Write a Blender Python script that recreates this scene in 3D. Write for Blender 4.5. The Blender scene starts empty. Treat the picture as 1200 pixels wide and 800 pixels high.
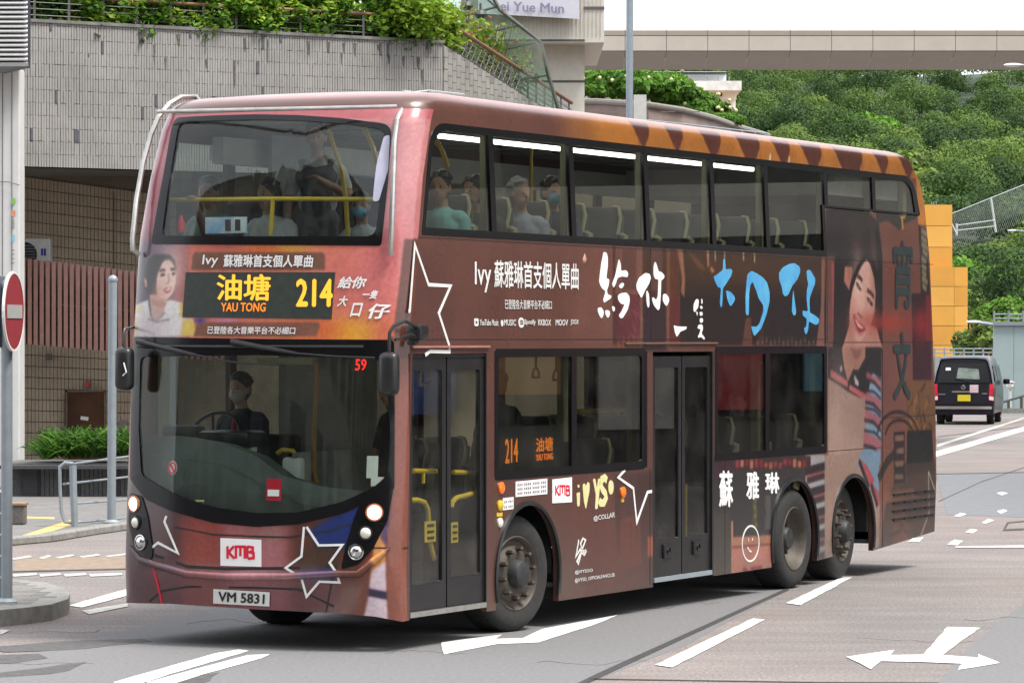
import bpy, bmesh, math, random
import numpy as np
from mathutils import Vector, Matrix
from mathutils.geometry import delaunay_2d_cdt
random.seed(7); RNG = np.random.default_rng(11)
scene = bpy.context.scene; COL = scene.collection; R = math.radians

# ------------------------------------------------------------------ camera, world, sun
FPX, CAMH, PITCH = 4381.53, 2.405, 0.0007          # focal length in pixels of a 1200 px wide frame
cam = bpy.data.objects.new('camera', bpy.data.cameras.new('camera')); COL.objects.link(cam)
cam.data.sensor_width = 36; cam.data.lens = FPX*36/1200
cam.location = (0, 0, CAMH); cam.rotation_euler = (math.pi/2-PITCH, 0, 0)
cam.data.clip_start = .5; cam.data.clip_end = 6000
scene.camera = cam
SUN_EL, SUN_AZ = 62, 115           # high soft sun, right of and a little behind the camera
wd = bpy.data.worlds.new('World'); scene.world = wd; wd.use_nodes = True
nt = wd.node_tree; bg = nt.nodes['Background']
sky = nt.nodes.new('ShaderNodeTexSky'); sky.sky_type = 'NISHITA'; sky.sun_disc = False
sky.sun_elevation = R(SUN_EL); sky.sun_rotation = R(SUN_AZ); sky.dust_density = 6; sky.air_density = 1.5
mixn = nt.nodes.new('ShaderNodeMixRGB'); mixn.inputs[0].default_value = .75       # overcast: a veil of even cloud
mixn.inputs[2].default_value = (9.6, 9.9, 10.4, 1)
nt.links.new(sky.outputs[0], mixn.inputs[1]); nt.links.new(mixn.outputs[0], bg.inputs[0])
bg.inputs[1].default_value = .092
sun = bpy.data.objects.new('sun', bpy.data.lights.new('sun', 'SUN')); COL.objects.link(sun)
sun.data.energy = 2.4; sun.data.angle = R(18); sun.data.color = (1, .965, .91)
_d = Vector((math.sin(R(SUN_AZ))*math.cos(R(SUN_EL)), math.cos(R(SUN_AZ))*math.cos(R(SUN_EL)), math.sin(R(SUN_EL))))
sun.rotation_euler = _d.to_track_quat('Z', 'Y').to_euler()
scene.view_settings.view_transform = 'Standard'; scene.view_settings.look = 'None'
scene.view_settings.exposure = 1.15; scene.view_settings.gamma = 1
scene.cycles.max_bounces = 8; scene.cycles.transparent_max_bounces = 24
scene.cycles.caustics_reflective = False; scene.cycles.caustics_refractive = False
scene.cycles.sample_clamp_indirect = 6

# ------------------------------------------------------------------ measuring helpers (photo pixel -> metres)
def at(u, v, Y): return Vector(((u-600)/FPX*Y, Y, CAMH + ((400-v)/FPX-PITCH)*Y))
def gp(u, v, z=0.):
    Y = (z-CAMH)/((400-v)/FPX-PITCH); return Vector(((u-600)/FPX*Y, Y, z))
TH = .4544; BX, BY = -.8043, 28.7683; sT, cT = math.sin(TH), math.cos(TH)
BUSM = Matrix.Translation((BX, BY, 0)) @ Matrix.Rotation(math.pi/2-TH, 4, 'Z')
W = 2.5
def interp(z, t): return float(np.interp(z, [a for a, b in t], [b for a, b in t]))
def T(z): return interp(z, [(2.5, 0), (3.22, .006), (4.09, .045), (4.2, .055), (4.4, .07)])
def proj(p):
    q = BUSM @ Vector(p); y = q.y; return 600+FPX*q.x/y, 400-FPX*((q.z-CAMH)/y+PITCH)
def busy(u, v, y):
    """point of the bus frame seen at (u,v) on the plane of local y"""
    a = (u-600)/FPX; b = (400-v)/FPX-PITCH
    ox, oy = BX-y*cT, BY+y*sT
    x = (a*oy-ox)/(sT-a*cT); return x, CAMH+b*(oy+x*cT)
def busx(u, v, x):
    """... on the plane of local x -> (y, z)"""
    a = (u-600)/FPX; b = (400-v)/FPX-PITCH
    ox, oy = BX+x*sT, BY+x*cT       # ox - y c = a (oy + y s)
    y = (ox-a*oy)/(a*sT+cT); return y, CAMH+b*(oy+y*sT)
def S(u, v):
    z = 2
    for _ in range(4): x, z = busy(u, v, T(z))
    return x, z
RT = [(.2, 0), (.6, -.02), (1., 0), (2.35, .09), (3.2, .19), (3.67, .31), (4.1, .48), (4.2, .55), (4.4, .7)]
DT = [(.2, .30), (1, .31), (2.35, .31), (3.2, .31), (4.2, .36)]
_a = np.linspace(0, math.pi, 801); NP_ = 2/2.5
_cy = .5*(1-np.sign(np.cos(_a))*np.abs(np.cos(_a))**NP_); _cx = np.abs(np.sin(_a))**NP_
_s = np.concatenate([[0], np.cumsum(np.hypot(np.diff(_cy)*W, np.diff(_cx)*.31))]); SMAX = float(_s[-1])
def front0(s, z):
    r, t = interp(z, RT), T(z)
    if s <= 0: return r-s, t
    if s >= SMAX: return r+s-SMAX, W-t
    return r-interp(z, DT)*float(np.interp(s, _s, _cx)), t+(W-2*t)*float(np.interp(s, _s, _cy))
def front3(s, z, d=0.):
    """bus front surface: s metres round the nose from the near corner, z height, d inwards"""
    x, y = front0(s, z)
    if d:
        xa, ya = front0(s-.03, z); xb, yb = front0(s+.03, z)
        tx, ty = xb-xa, yb-ya; l = math.hypot(tx, ty) or 1
        x += d*ty/l; y += -d*tx/l
    return Vector((x, y, z))
def side3(x, z, d=0.): return Vector((x, T(z)+d, z))
def far3(x, z, d=0.): return Vector((x, W-T(z)-d, z))
_fc = {}
def F(u, v):
    if (u, v) in _fc: return _fc[(u, v)]
    s, z = max(0.05, min(SMAX*.8, (475-u)/325*SMAX*.9)), CAMH+(397-v)*29/FPX
    for _ in range(30):
        p = proj(front3(s, z)); e = .004
        ps = proj(front3(s+e, z)); pz = proj(front3(s, z+e))
        A = np.array([[(ps[0]-p[0])/e, (pz[0]-p[0])/e], [(ps[1]-p[1])/e, (pz[1]-p[1])/e]])
        if abs(np.linalg.det(A)) < 1: break
        ds = np.linalg.solve(A, [u-p[0], v-p[1]]); ds = np.clip(ds, -.15, .15)
        s += ds[0]; z += ds[1]
        s = max(-.5, min(SMAX+.3, s))
    _fc[(u, v)] = (s, z); return s, z

# ------------------------------------------------------------------ materials
def mat(name, color, rough=.6, metal=0., noise=0., nscale=8., bump=0., bscale=60., spec=.5, coat=0., emit=None, estr=1., ramp2=None):
    m = bpy.data.materials.new(name); m.use_nodes = True; n = m.node_tree; p = n.nodes['Principled BSDF']
    c = tuple(color)[:3]+(1,)
    p.inputs['Base Color'].default_value = c; p.inputs['Roughness'].default_value = rough
    p.inputs['Metallic'].default_value = metal; p.inputs['Specular IOR Level'].default_value = spec
    if coat: p.inputs['Coat Weight'].default_value = coat; p.inputs['Coat Roughness'].default_value = .08
    tc = n.nodes.new('ShaderNodeTexCoord')
    if noise or ramp2:
        t = n.nodes.new('ShaderNodeTexNoise'); t.inputs['Scale'].default_value = nscale; t.inputs['Detail'].default_value = 6
        t.inputs['Roughness'].default_value = .65
        n.links.new(tc.outputs['Object'], t.inputs['Vector'])
        r = n.nodes.new('ShaderNodeMapRange'); r.inputs[1].default_value = .3; r.inputs[2].default_value = .7
        n.links.new(t.outputs[0], r.inputs[0])
        mx = n.nodes.new('ShaderNodeMixRGB')
        c2 = tuple(ramp2)[:3]+(1,) if ramp2 else tuple(x*(1+noise) for x in c[:3])+(1,)
        c1 = c if ramp2 else tuple(x*(1-noise) for x in c[:3])+(1,)
        mx.inputs[1].default_value = c1; mx.inputs[2].default_value = c2
        n.links.new(r.outputs[0], mx.inputs[0]); n.links.new(mx.outputs[0], p.inputs['Base Color'])
    if bump:
        t2 = n.nodes.new('ShaderNodeTexNoise'); t2.inputs['Scale'].default_value = bscale; t2.inputs['Detail'].default_value = 4
        n.links.new(tc.outputs['Object'], t2.inputs['Vector'])
        b = n.nodes.new('ShaderNodeBump'); b.inputs['Strength'].default_value = bump; b.inputs['Distance'].default_value = .01
        n.links.new(t2.outputs[0], b.inputs['Height']); n.links.new(b.outputs[0], p.inputs['Normal'])
    if emit: p.inputs['Emission Color'].default_value = tuple(emit)+(1,); p.inputs['Emission Strength'].default_value = estr
    return m
def glass(name, tint, refl=1., rough=.01, dirt=.0):
    m = bpy.data.materials.new(name); m.use_nodes = True; n = m.node_tree; n.nodes.clear()
    o = n.nodes.new('ShaderNodeOutputMaterial'); tr = n.nodes.new('ShaderNodeBsdfTransparent'); gl = n.nodes.new('ShaderNodeBsdfGlossy')
    tr.inputs[0].default_value = tuple(tint)+(1,); gl.inputs['Roughness'].default_value = rough
    gl.inputs[0].default_value = (1, 1, 1, 1)
    lw = n.nodes.new('ShaderNodeLayerWeight'); lw.inputs[0].default_value = .5      # Schlick reflectance, the same from both faces
    pw_ = n.nodes.new('ShaderNodeMath'); pw_.operation = 'POWER'; pw_.inputs[1].default_value = 5; n.links.new(lw.outputs['Facing'], pw_.inputs[0])
    fr = n.nodes.new('ShaderNodeMath'); fr.operation = 'MULTIPLY_ADD'; fr.inputs[1].default_value = .96; fr.inputs[2].default_value = .035; n.links.new(pw_.outputs[0], fr.inputs[0])
    mu = n.nodes.new('ShaderNodeMath'); mu.operation = 'MULTIPLY'; mu.inputs[1].default_value = refl
    mx = n.nodes.new('ShaderNodeMixShader')
    n.links.new(fr.outputs[0], mu.inputs[0]); n.links.new(mu.outputs[0], mx.inputs[0])
    n.links.new(tr.outputs[0], mx.inputs[1]); n.links.new(gl.outputs[0], mx.inputs[2])
    last = mx
    if dirt:
        df = n.nodes.new('ShaderNodeBsdfDiffuse'); df.inputs[0].default_value = (.4, .38, .34, 1)
        tc = n.nodes.new('ShaderNodeTexCoord'); t = n.nodes.new('ShaderNodeTexNoise'); t.inputs['Scale'].default_value = 2.5; t.inputs['Detail'].default_value = 5
        n.links.new(tc.outputs['Object'], t.inputs[0])
        mr = n.nodes.new('ShaderNodeMapRange'); mr.inputs[1].default_value = .4; mr.inputs[2].default_value = .8; mr.inputs[3].default_value = 0; mr.inputs[4].default_value = dirt
        n.links.new(t.outputs[0], mr.inputs[0]); m2 = n.nodes.new('ShaderNodeMixShader')
        n.links.new(mr.outputs[0], m2.inputs[0]); n.links.new(mx.outputs[0], m2.inputs[1]); n.links.new(df.outputs[0], m2.inputs[2]); last = m2
    n.links.new(last.outputs[0], o.inputs[0]); return m
def srgb(r, g, b, k=1.):
    f = lambda c: (c/255/12.92 if c/255 <= .04045 else ((c/255+.055)/1.055)**2.4)*k
    return (f(r), f(g), f(b))
M = dict(
 black=mat('black_plastic', (.012, .012, .013), .35, noise=.3, bump=.05), gloss=mat('black_gloss', (.006, .006, .007), .18, coat=.0, spec=.3, noise=.2),
 rubber=mat('tyre_rubber', (.018, .018, .018), .85, noise=.35, nscale=20, bump=.3, bscale=120),
 dust=mat('dusty_rubber', (.045, .042, .038), .9, noise=.4, nscale=10, bump=.3),
 rim=mat('wheel_steel', (.075, .064, .052), .6, .3, ramp2=(.05, .04, .03), nscale=14, bump=.2), hub=mat('hub_steel', (.028, .030, .032), .6, .2, noise=.4, nscale=20), nut=mat('rusty_nut', (.06, .045, .035), .6, .3, noise=.4, nscale=20),
 yellow=mat('yellow_rail', srgb(200, 165, 40), .4, noise=.1), paleyellow=mat('pale_yellow_pillar', srgb(146, 142, 108), .5, noise=.1),
 seat=mat('seat_fabric', (.022, .024, .028), .9, noise=.5, nscale=40, bump=.3, bscale=200), seatshell=mat('seat_shell', srgb(140, 138, 112), .5, noise=.12),
 seatback=mat('seat_back_shell', (.03, .032, .035), .5, noise=.2), headrest=mat('headrest_vinyl', (.03, .025, .022), .5, noise=.4, nscale=25, bump=.2),
 floor=mat('bus_floor', (.05, .055, .06), .7, noise=.3, nscale=30), ceil=mat('bus_ceiling', (.5, .5, .47), .6, noise=.15, nscale=3),
 lining=mat('bus_lining', (.20, .205, .19), .6, noise=.2), dash=mat('dashboard', (.034, .045, .040), .55, noise=.3, nscale=6, bump=.2),
 strip=mat('ceiling_tube', (1, 1, 1), .5, emit=(1, 1, .98), estr=5, noise=.01), steel=mat('galvanised_steel', (.27, .31, .34), .55, .3, noise=.10, nscale=9, bump=.05),
 silver=mat('silver_bar', (.45, .44, .42), .35, .8, noise=.2), white=mat('white_vinyl', (.75, .75, .74), .35, noise=.04), red=mat('red_vinyl', srgb(200, 20, 50), .4, noise=.05),
 letter=mat('white_letters', (.62, .62, .60), .4, noise=.06), cream=mat('cream_letters', srgb(225, 220, 160, .8), .4, noise=.06), blacktxt=mat('black_letters', (.01, .01, .01), .5, noise=.1),
 orange_em=mat('amber_led', (.3, .1, .01), .5, emit=(1, .26, .02), estr=.42, noise=.02), yellow_em=mat('yellow_led', (.3, .2, .01), .5, emit=(1, .44, .03), estr=.55, noise=.02),
 dimorange=mat('dim_led', (.6, .2, .02), .5, emit=(1, .26, .02), estr=.6, noise=.02), red_em=mat('red_led', (.4, .02, .02), .5, emit=(1, .03, .02), estr=.8, noise=.02),
 ledbox=mat('led_panel', (.02, .028, .022), .5, noise=.3, nscale=20), lamp=mat('headlamp_on', (1, .95, .9), .3, emit=(1, .72, .55), estr=3, noise=.01),
 lens=mat('lamp_lens', (.75, .73, .62), .12, coat=.6, noise=.1), chrome=mat('chrome', (.6, .6, .6), .12, 1., noise=.1), amber=mat('amber_lens', srgb(230, 110, 20), .25, coat=.5, noise=.1),
 inner=mat('inner_brown', srgb(90, 55, 48, .6), .6, noise=.1), skirt=mat('underbody', (.012, .012, .012), .9, noise=.4), screen=mat('screen_glow', (.05, .3, .35), .3, emit=(.1, .8, .9), estr=.8, noise=.1),
)
M['glass_up'] = glass('upper_side_glass', (.70, .72, .70), 1.0); M['glass_low'] = glass('lower_side_glass', (.60, .62, .60), 1.0, dirt=.03)
M['glass_front'] = glass('windscreen_glass', (.84, .89, .88), .7, dirt=.03); M['glass_lowfront'] = glass('lower_windscreen_glass', (.86, .90, .87), .7, dirt=.02)
M['glass_door'] = glass('door_glass', (.82, .85, .82), 1.0, dirt=.05)

# ------------------------------------------------------------------ mesh helpers
class MB:
    def __init__(s): s.v = []; s.f = []; s.m = []; s.uv = None
    def add(s, vs, fs, mi=0):
        o = len(s.v); s.v += [tuple(x) for x in vs]; s.f += [tuple(i+o for i in f) for f in fs]; s.m += [mi]*len(fs); return s
    def box(s, c, d, mi=0, rot=None, taper=1.):
        x, y, z = d[0]/2, d[1]/2, d[2]/2; vs = []
        for k in (-1, 1):
            t = taper if k > 0 else 1
            for i, j in ((-1, -1), (1, -1), (1, 1), (-1, 1)): vs.append(Vector((i*x*t, j*y*t, k*z)))
        if rot is not None: vs = [rot @ q for q in vs]
        c = Vector(c)
        return s.add([q+c for q in vs], [(0, 3, 2, 1), (4, 5, 6, 7), (0, 1, 5, 4), (1, 2, 6, 5), (2, 3, 7, 6), (3, 0, 4, 7)], mi)
    def rbox(s, c, d, b, mi=0, rot=None, seg=2):
        bm = bmesh.new(); bmesh.ops.create_cube(bm, size=1)
        for q in bm.verts: q.co = Vector((q.co.x*d[0], q.co.y*d[1], q.co.z*d[2]))
        bmesh.ops.bevel(bm, geom=bm.edges[:], offset=b, segments=seg, affect='EDGES', profile=.5)
        c = Vector(c); bm.verts.index_update()
        s.add([((rot @ q.co) if rot is not None else q.co)+c for q in bm.verts], [[q.index for q in f.verts] for f in bm.faces], mi); bm.free(); return s
    def tube(s, pts, r, mi=0, n=8, cap=True):
        pts = [Vector(p) for p in pts]; rs = r if isinstance(r, (list, tuple)) else [r]*len(pts)
        t = (pts[1]-pts[0]).normalized(); up = Vector((0, 0, 1)) if abs(t.z) < .9 else Vector((1, 0, 0))
        a = t.cross(up).normalized(); vs = []
        for i, p in enumerate(pts):
            if i == 0: d = pts[1]-pts[0]
            elif i == len(pts)-1: d = pts[-1]-pts[-2]
            else: d = (pts[i+1]-pts[i]).normalized()+(pts[i]-pts[i-1]).normalized()
            d = d.normalized(); a = (a-d*a.dot(d)); a = a.normalized() if a.length > 1e-6 else d.orthogonal().normalized()
            b = d.cross(a)
            for k in range(n):
                w = 2*math.pi*k/n; vs.append(p+(a*math.cos(w)+b*math.sin(w))*rs[i])
        fs = [(i*n+k, i*n+(k+1) % n, (i+1)*n+(k+1) % n, (i+1)*n+k) for i in range(len(pts)-1) for k in range(n)]
        if cap: fs += [tuple(range(n))[::-1], tuple((len(pts)-1)*n+k for k in range(n))]
        return s.add(vs, fs, mi)
    def lathe(s, prof, n=40, mi=0, axis='y', c=(0, 0, 0)):
        vs = []
        for r, h in prof:
            for k in range(n):
                w = 2*math.pi*k/n; x, z = r*math.cos(w), r*math.sin(w)
                vs.append(Vector((x, h, z) if axis == 'y' else ((x, z, h) if axis == 'z' else (h, x, z)))+Vector(c))
        fs = [(i*n+k, i*n+(k+1) % n, (i+1)*n+(k+1) % n, (i+1)*n+k) for i in range(len(prof)-1) for k in range(n)]
        return s.add(vs, fs, mi)
    def ball(s, c, r, mi=0, n=12, m=8):
        r = r if isinstance(r, (tuple, list)) else (r, r, r); vs = []; c = Vector(c)
        for i in range(m+1):
            p = math.pi*i/m
            for k in range(n):
                w = 2*math.pi*k/n; vs.append(c+Vector((r[0]*math.sin(p)*math.cos(w), r[1]*math.sin(p)*math.sin(w), r[2]*math.cos(p))))
        return s.add(vs, [(i*n+k, (i+1)*n+k, (i+1)*n+(k+1) % n, i*n+(k+1) % n) for i in range(m) for k in range(n)], mi)
    def mesh(s, name, mats, smooth=False, uv=None):
        me = bpy.data.meshes.new(name); me.from_pydata(s.v, [], s.f)
        for m in (mats if isinstance(mats, (list, tuple)) else [mats]): me.materials.append(m)
        me.polygons.foreach_set('material_index', s.m)
        if smooth: me.polygons.foreach_set('use_smooth', [True]*len(s.f)); me.set_sharp_from_angle(angle=R(38))
        me.update(); return me
    def build(s, name, mats, parent=None, smooth=False, **kw):
        return link(name, s.mesh(name, mats, smooth), parent, **kw)
def link(name, me, parent=None, label=None, cat=None, group=None, kind=None, loc=None, rz=None):
    o = bpy.data.objects.new(name, me); COL.objects.link(o)
    if parent is not None: o.parent = parent
    if loc is not None: o.location = loc
    if rz is not None: o.rotation_euler.z = rz
    for k, v in (('label', label), ('category', cat), ('group', group), ('kind', kind)):
        if v: o[k] = v
    return o
def thing(name, label, cat, loc=(0, 0, 0), rz=0., group=None): return link(name, None, None, label, cat, group, None, loc, rz)
def copy_tree(o, parent=None):
    c = o.copy(); COL.objects.link(c); c.parent = parent
    for ch in list(o.children): copy_tree(ch, c)
    return c
def rounded(pts, r, n=5):
    out = []; m = len(pts); rr = r if isinstance(r, (list, tuple)) else [r]*m
    for i in range(m):
        p, a, b = Vector(pts[i]), Vector(pts[i-1]), Vector(pts[(i+1) % m])
        da, db = (a-p), (b-p); q = min(rr[i], da.length*.45, db.length*.45)
        if q < 1e-4: out.append(tuple(p)); continue
        pa, pb = p+da.normalized()*q, p+db.normalized()*q
        for k in range(n+1):
            t = k/n; v = pa*(1-t)**2+p*2*t*(1-t)+pb*t*t; out.append((v.x, v.y))
    return out
def inpoly(x, y, P):
    c = False
    for i in range(len(P)):
        (xa, ya), (xb, yb) = P[i-1], P[i]
        if (ya > y) != (yb > y) and x < (xb-xa)*(y-ya)/(yb-ya)+xa: c = not c
    return c
def patch(loops, mapf, cuts=(.12, .5), d0=0., d1=.03, uvs=None, mats=None, name='panel', parent=None, smooth=True, **kw):
    """flat polygon (first loop outer, others holes) bent onto a surface, from depth d0 to d1"""
    allp = [p for l in loops for p in l]
    E_ = []; o_ = 0
    for l in loops: E_ += [(o_+i, o_+(i+1) % len(l)) for i in range(len(l))]; o_ += len(l)
    cv, _e, tris, *_r = delaunay_2d_cdt([Vector(p[:2]) for p in allp], E_, [], 1, 1e-5)
    bm = bmesh.new(); vs = [bm.verts.new((p[0], p[1], 0)) for p in cv]
    for t in tris:
        gx, gy = sum(cv[i][0] for i in t)/len(t), sum(cv[i][1] for i in t)/len(t)
        if sum(inpoly(gx, gy, l) for l in loops) != 1: continue
        try: bm.faces.new([vs[i] for i in t])
        except ValueError: pass
    bmesh.ops.dissolve_degenerate(bm, edges=bm.edges[:], dist=1e-5)
    bmesh.ops.recalc_face_normals(bm, faces=bm.faces[:])
    for ax in (0, 1):
        st = cuts[ax]
        if not st: continue
        lo = min(p[ax] for p in allp); hi = max(p[ax] for p in allp)
        k = math.floor(lo/st)+1
        while k*st < hi-1e-4:
            co = [0, 0, 0]; co[ax] = k*st; no = [0, 0, 0]; no[ax] = 1
            bmesh.ops.bisect_plane(bm, geom=bm.verts[:]+bm.edges[:]+bm.faces[:], plane_co=co, plane_no=no, dist=1e-5); k += 1
    bm.verts.ensure_lookup_table(); n = len(bm.verts)
    for i, q in enumerate(bm.verts): q.index = i
    flat = [(q.co.x, q.co.y) for q in bm.verts]
    fs = [[q.index for q in f.verts] for f in bm.faces]
    bnd = [(e.verts[0].index, e.verts[1].index) for e in bm.edges if len(e.link_faces) == 1]
    bm.free()
    V = [mapf(a, b, d0) for a, b in flat]+[mapf(a, b, d1) for a, b in flat]
    # orientation: front faces should look outwards
    def nrm(f):
        a, b, c = V[f[0]], V[f[1]], V[f[2]]; return (b-a).cross(c-a)
    acc = 0
    for f in fs: acc += nrm(f).dot(V[f[0]]-V[f[0]+n])
    if acc < 0: fs = [f[::-1] for f in fs]
    ed = {}
    for f in fs:
        for i in range(len(f)): ed[(f[i], f[(i+1) % len(f)])] = 1
    FS = list(fs)+[[i+n for i in f[::-1]] for f in fs]
    for a, b in bnd:
        if (a, b) not in ed: a, b = b, a
        FS.append([b, a, a+n, b+n])
    me = bpy.data.meshes.new(name); me.from_pydata(V, [], FS)
    mats = mats if isinstance(mats, (list, tuple)) else [mats]
    for m in mats: me.materials.append(m)
    if len(mats) > 1: me.polygons.foreach_set('material_index', [0]*len(fs)+[1]*(len(FS)-len(fs)))
    if uvs:
        ul = me.uv_layers.new(name='UVMap'); fl = flat+flat
        for lp in me.loops:
            a, b = fl[lp.vertex_index]; ul.data[lp.index].uv = ((a-uvs[0])/uvs[1], b/uvs[2])
    if smooth: me.polygons.foreach_set('use_smooth', [True]*len(FS)); me.set_sharp_from_angle(angle=R(35))
    me.update(); return link(name, me, parent, **kw)
def stroke_poly(pts, w):
    """outline of a polyline of half-width w (number or per-point list)"""
    pts = [Vector(p) for p in pts]; ws = w if isinstance(w, (list, tuple)) else [w]*len(pts); L, Rr = [], []
    for i, p in enumerate(pts):
        if i == 0: d = pts[1]-p
        elif i == len(pts)-1: d = p-pts[-2]
        else:
            d1, d2 = (p-pts[i-1]).normalized(), (pts[i+1]-p).normalized(); d = d1+d2
            if d.length < .3: d = d2
        d = d.normalized(); n = Vector((-d.y, d.x)); k = 1.
        if 0 < i < len(pts)-1:
            k = 1/max(.45, abs(n.dot(Vector((-(pts[i+1]-p).normalized().y, (pts[i+1]-p).normalized().x)))))
        L.append(tuple(p+n*ws[i]*k)); Rr.append(tuple(p-n*ws[i]*k))
    return L+Rr[::-1]
def strokes_mesh(name, lines, w, mapf, mats, parent, d=-.003, th=.004, **kw):
    """polyline as a chain of thin quads on a surface (no self-overlap trouble)"""
    mb = MB()
    for j, ln in enumerate(lines):
        P = [Vector(p) for p in ln]; poly = stroke_poly(P, w if not isinstance(w, dict) else w[j]); n = len(P)
        for i in range(n-1):
            a, b, c, e = poly[i], poly[i+1], poly[2*n-2-i], poly[2*n-1-i]
            q = [mapf(*p, d) for p in (a, b, c, e)]+[mapf(*p, d+th) for p in (a, b, c, e)]
            mb.add(q, [(0, 1, 2, 3), (4, 7, 6, 5), (0, 4, 5, 1), (1, 5, 6, 2), (2, 6, 7, 3), (3, 7, 4, 0)])
    return mb.build(name, mats, parent, **kw)
_tx = {}; _ln = {}
def text_geo(t, bold=0., shear=0.):
    b2 = bold; bold = 0
    k = (t, bold+b2, shear)
    if k in _tx: return _tx[k]
    cu = bpy.data.curves.new('lettering', 'FONT'); cu.body = t; cu.size = 1; cu.resolution_u = 2; cu.offset = bold; cu.shear = shear
    ob = bpy.data.objects.new('lettering', cu); COL.objects.link(ob)
    dg = bpy.context.evaluated_depsgraph_get(); me = bpy.data.meshes.new_from_object(ob.evaluated_get(dg))
    v = np.array([q.co[:2] for q in me.vertices]); f = [list(p.vertices) for p in me.polygons]
    bpy.data.objects.remove(ob); bpy.data.curves.remove(cu); bpy.data.meshes.remove(me)
    if len(v) == 0: v = np.array([[0, 0], [1, 0], [1, 1], [0, 1]], float); f = [[0, 1, 2, 3]]
    if b2:      # heavier Chinese characters: shifted copies of the same outline
        n0 = len(v); v = np.concatenate([v+np.array(o)*b2 for o in ((-1, 0), (1, 0), (0, .7), (0, -.7))]); f = [[i+k_*n0 for i in q] for k_ in range(4) for q in f]
        _lay = n0
    lo, hi = v.min(0), v.max(0); v = (v-lo)/np.maximum(hi-lo, 1e-6); _tx[k] = (v, f); _ln[id(v)] = (len(v)//4 if b2 else len(v)); return _tx[k]
def text_on(name, t, quad, mapf, m, parent, bold=0., shear=0., d=-.004, **kw):
    """quad: TL, TR, BR, BL in surface coordinates"""
    v, f = text_geo(t, bold, shear); tl, tr, br, bl = [np.array(q) for q in quad]; mb = MB(); V = []
    for i_, (a, b) in enumerate(v):
        p = (bl*(1-a)+br*a)*(1-b)+(tl*(1-a)+tr*a)*b; V.append(mapf(p[0], p[1], d-.0006*(i_//_ln[id(v)])))
    mb.add(V, f); return mb.build(name, m, parent, **kw)
Q = lambda fn, *p: [fn(*q) for q in p]
def px(fn, o, sc, pts): return [fn(o[0]+x/sc, o[1]+y/sc) for x, y in pts]

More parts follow.
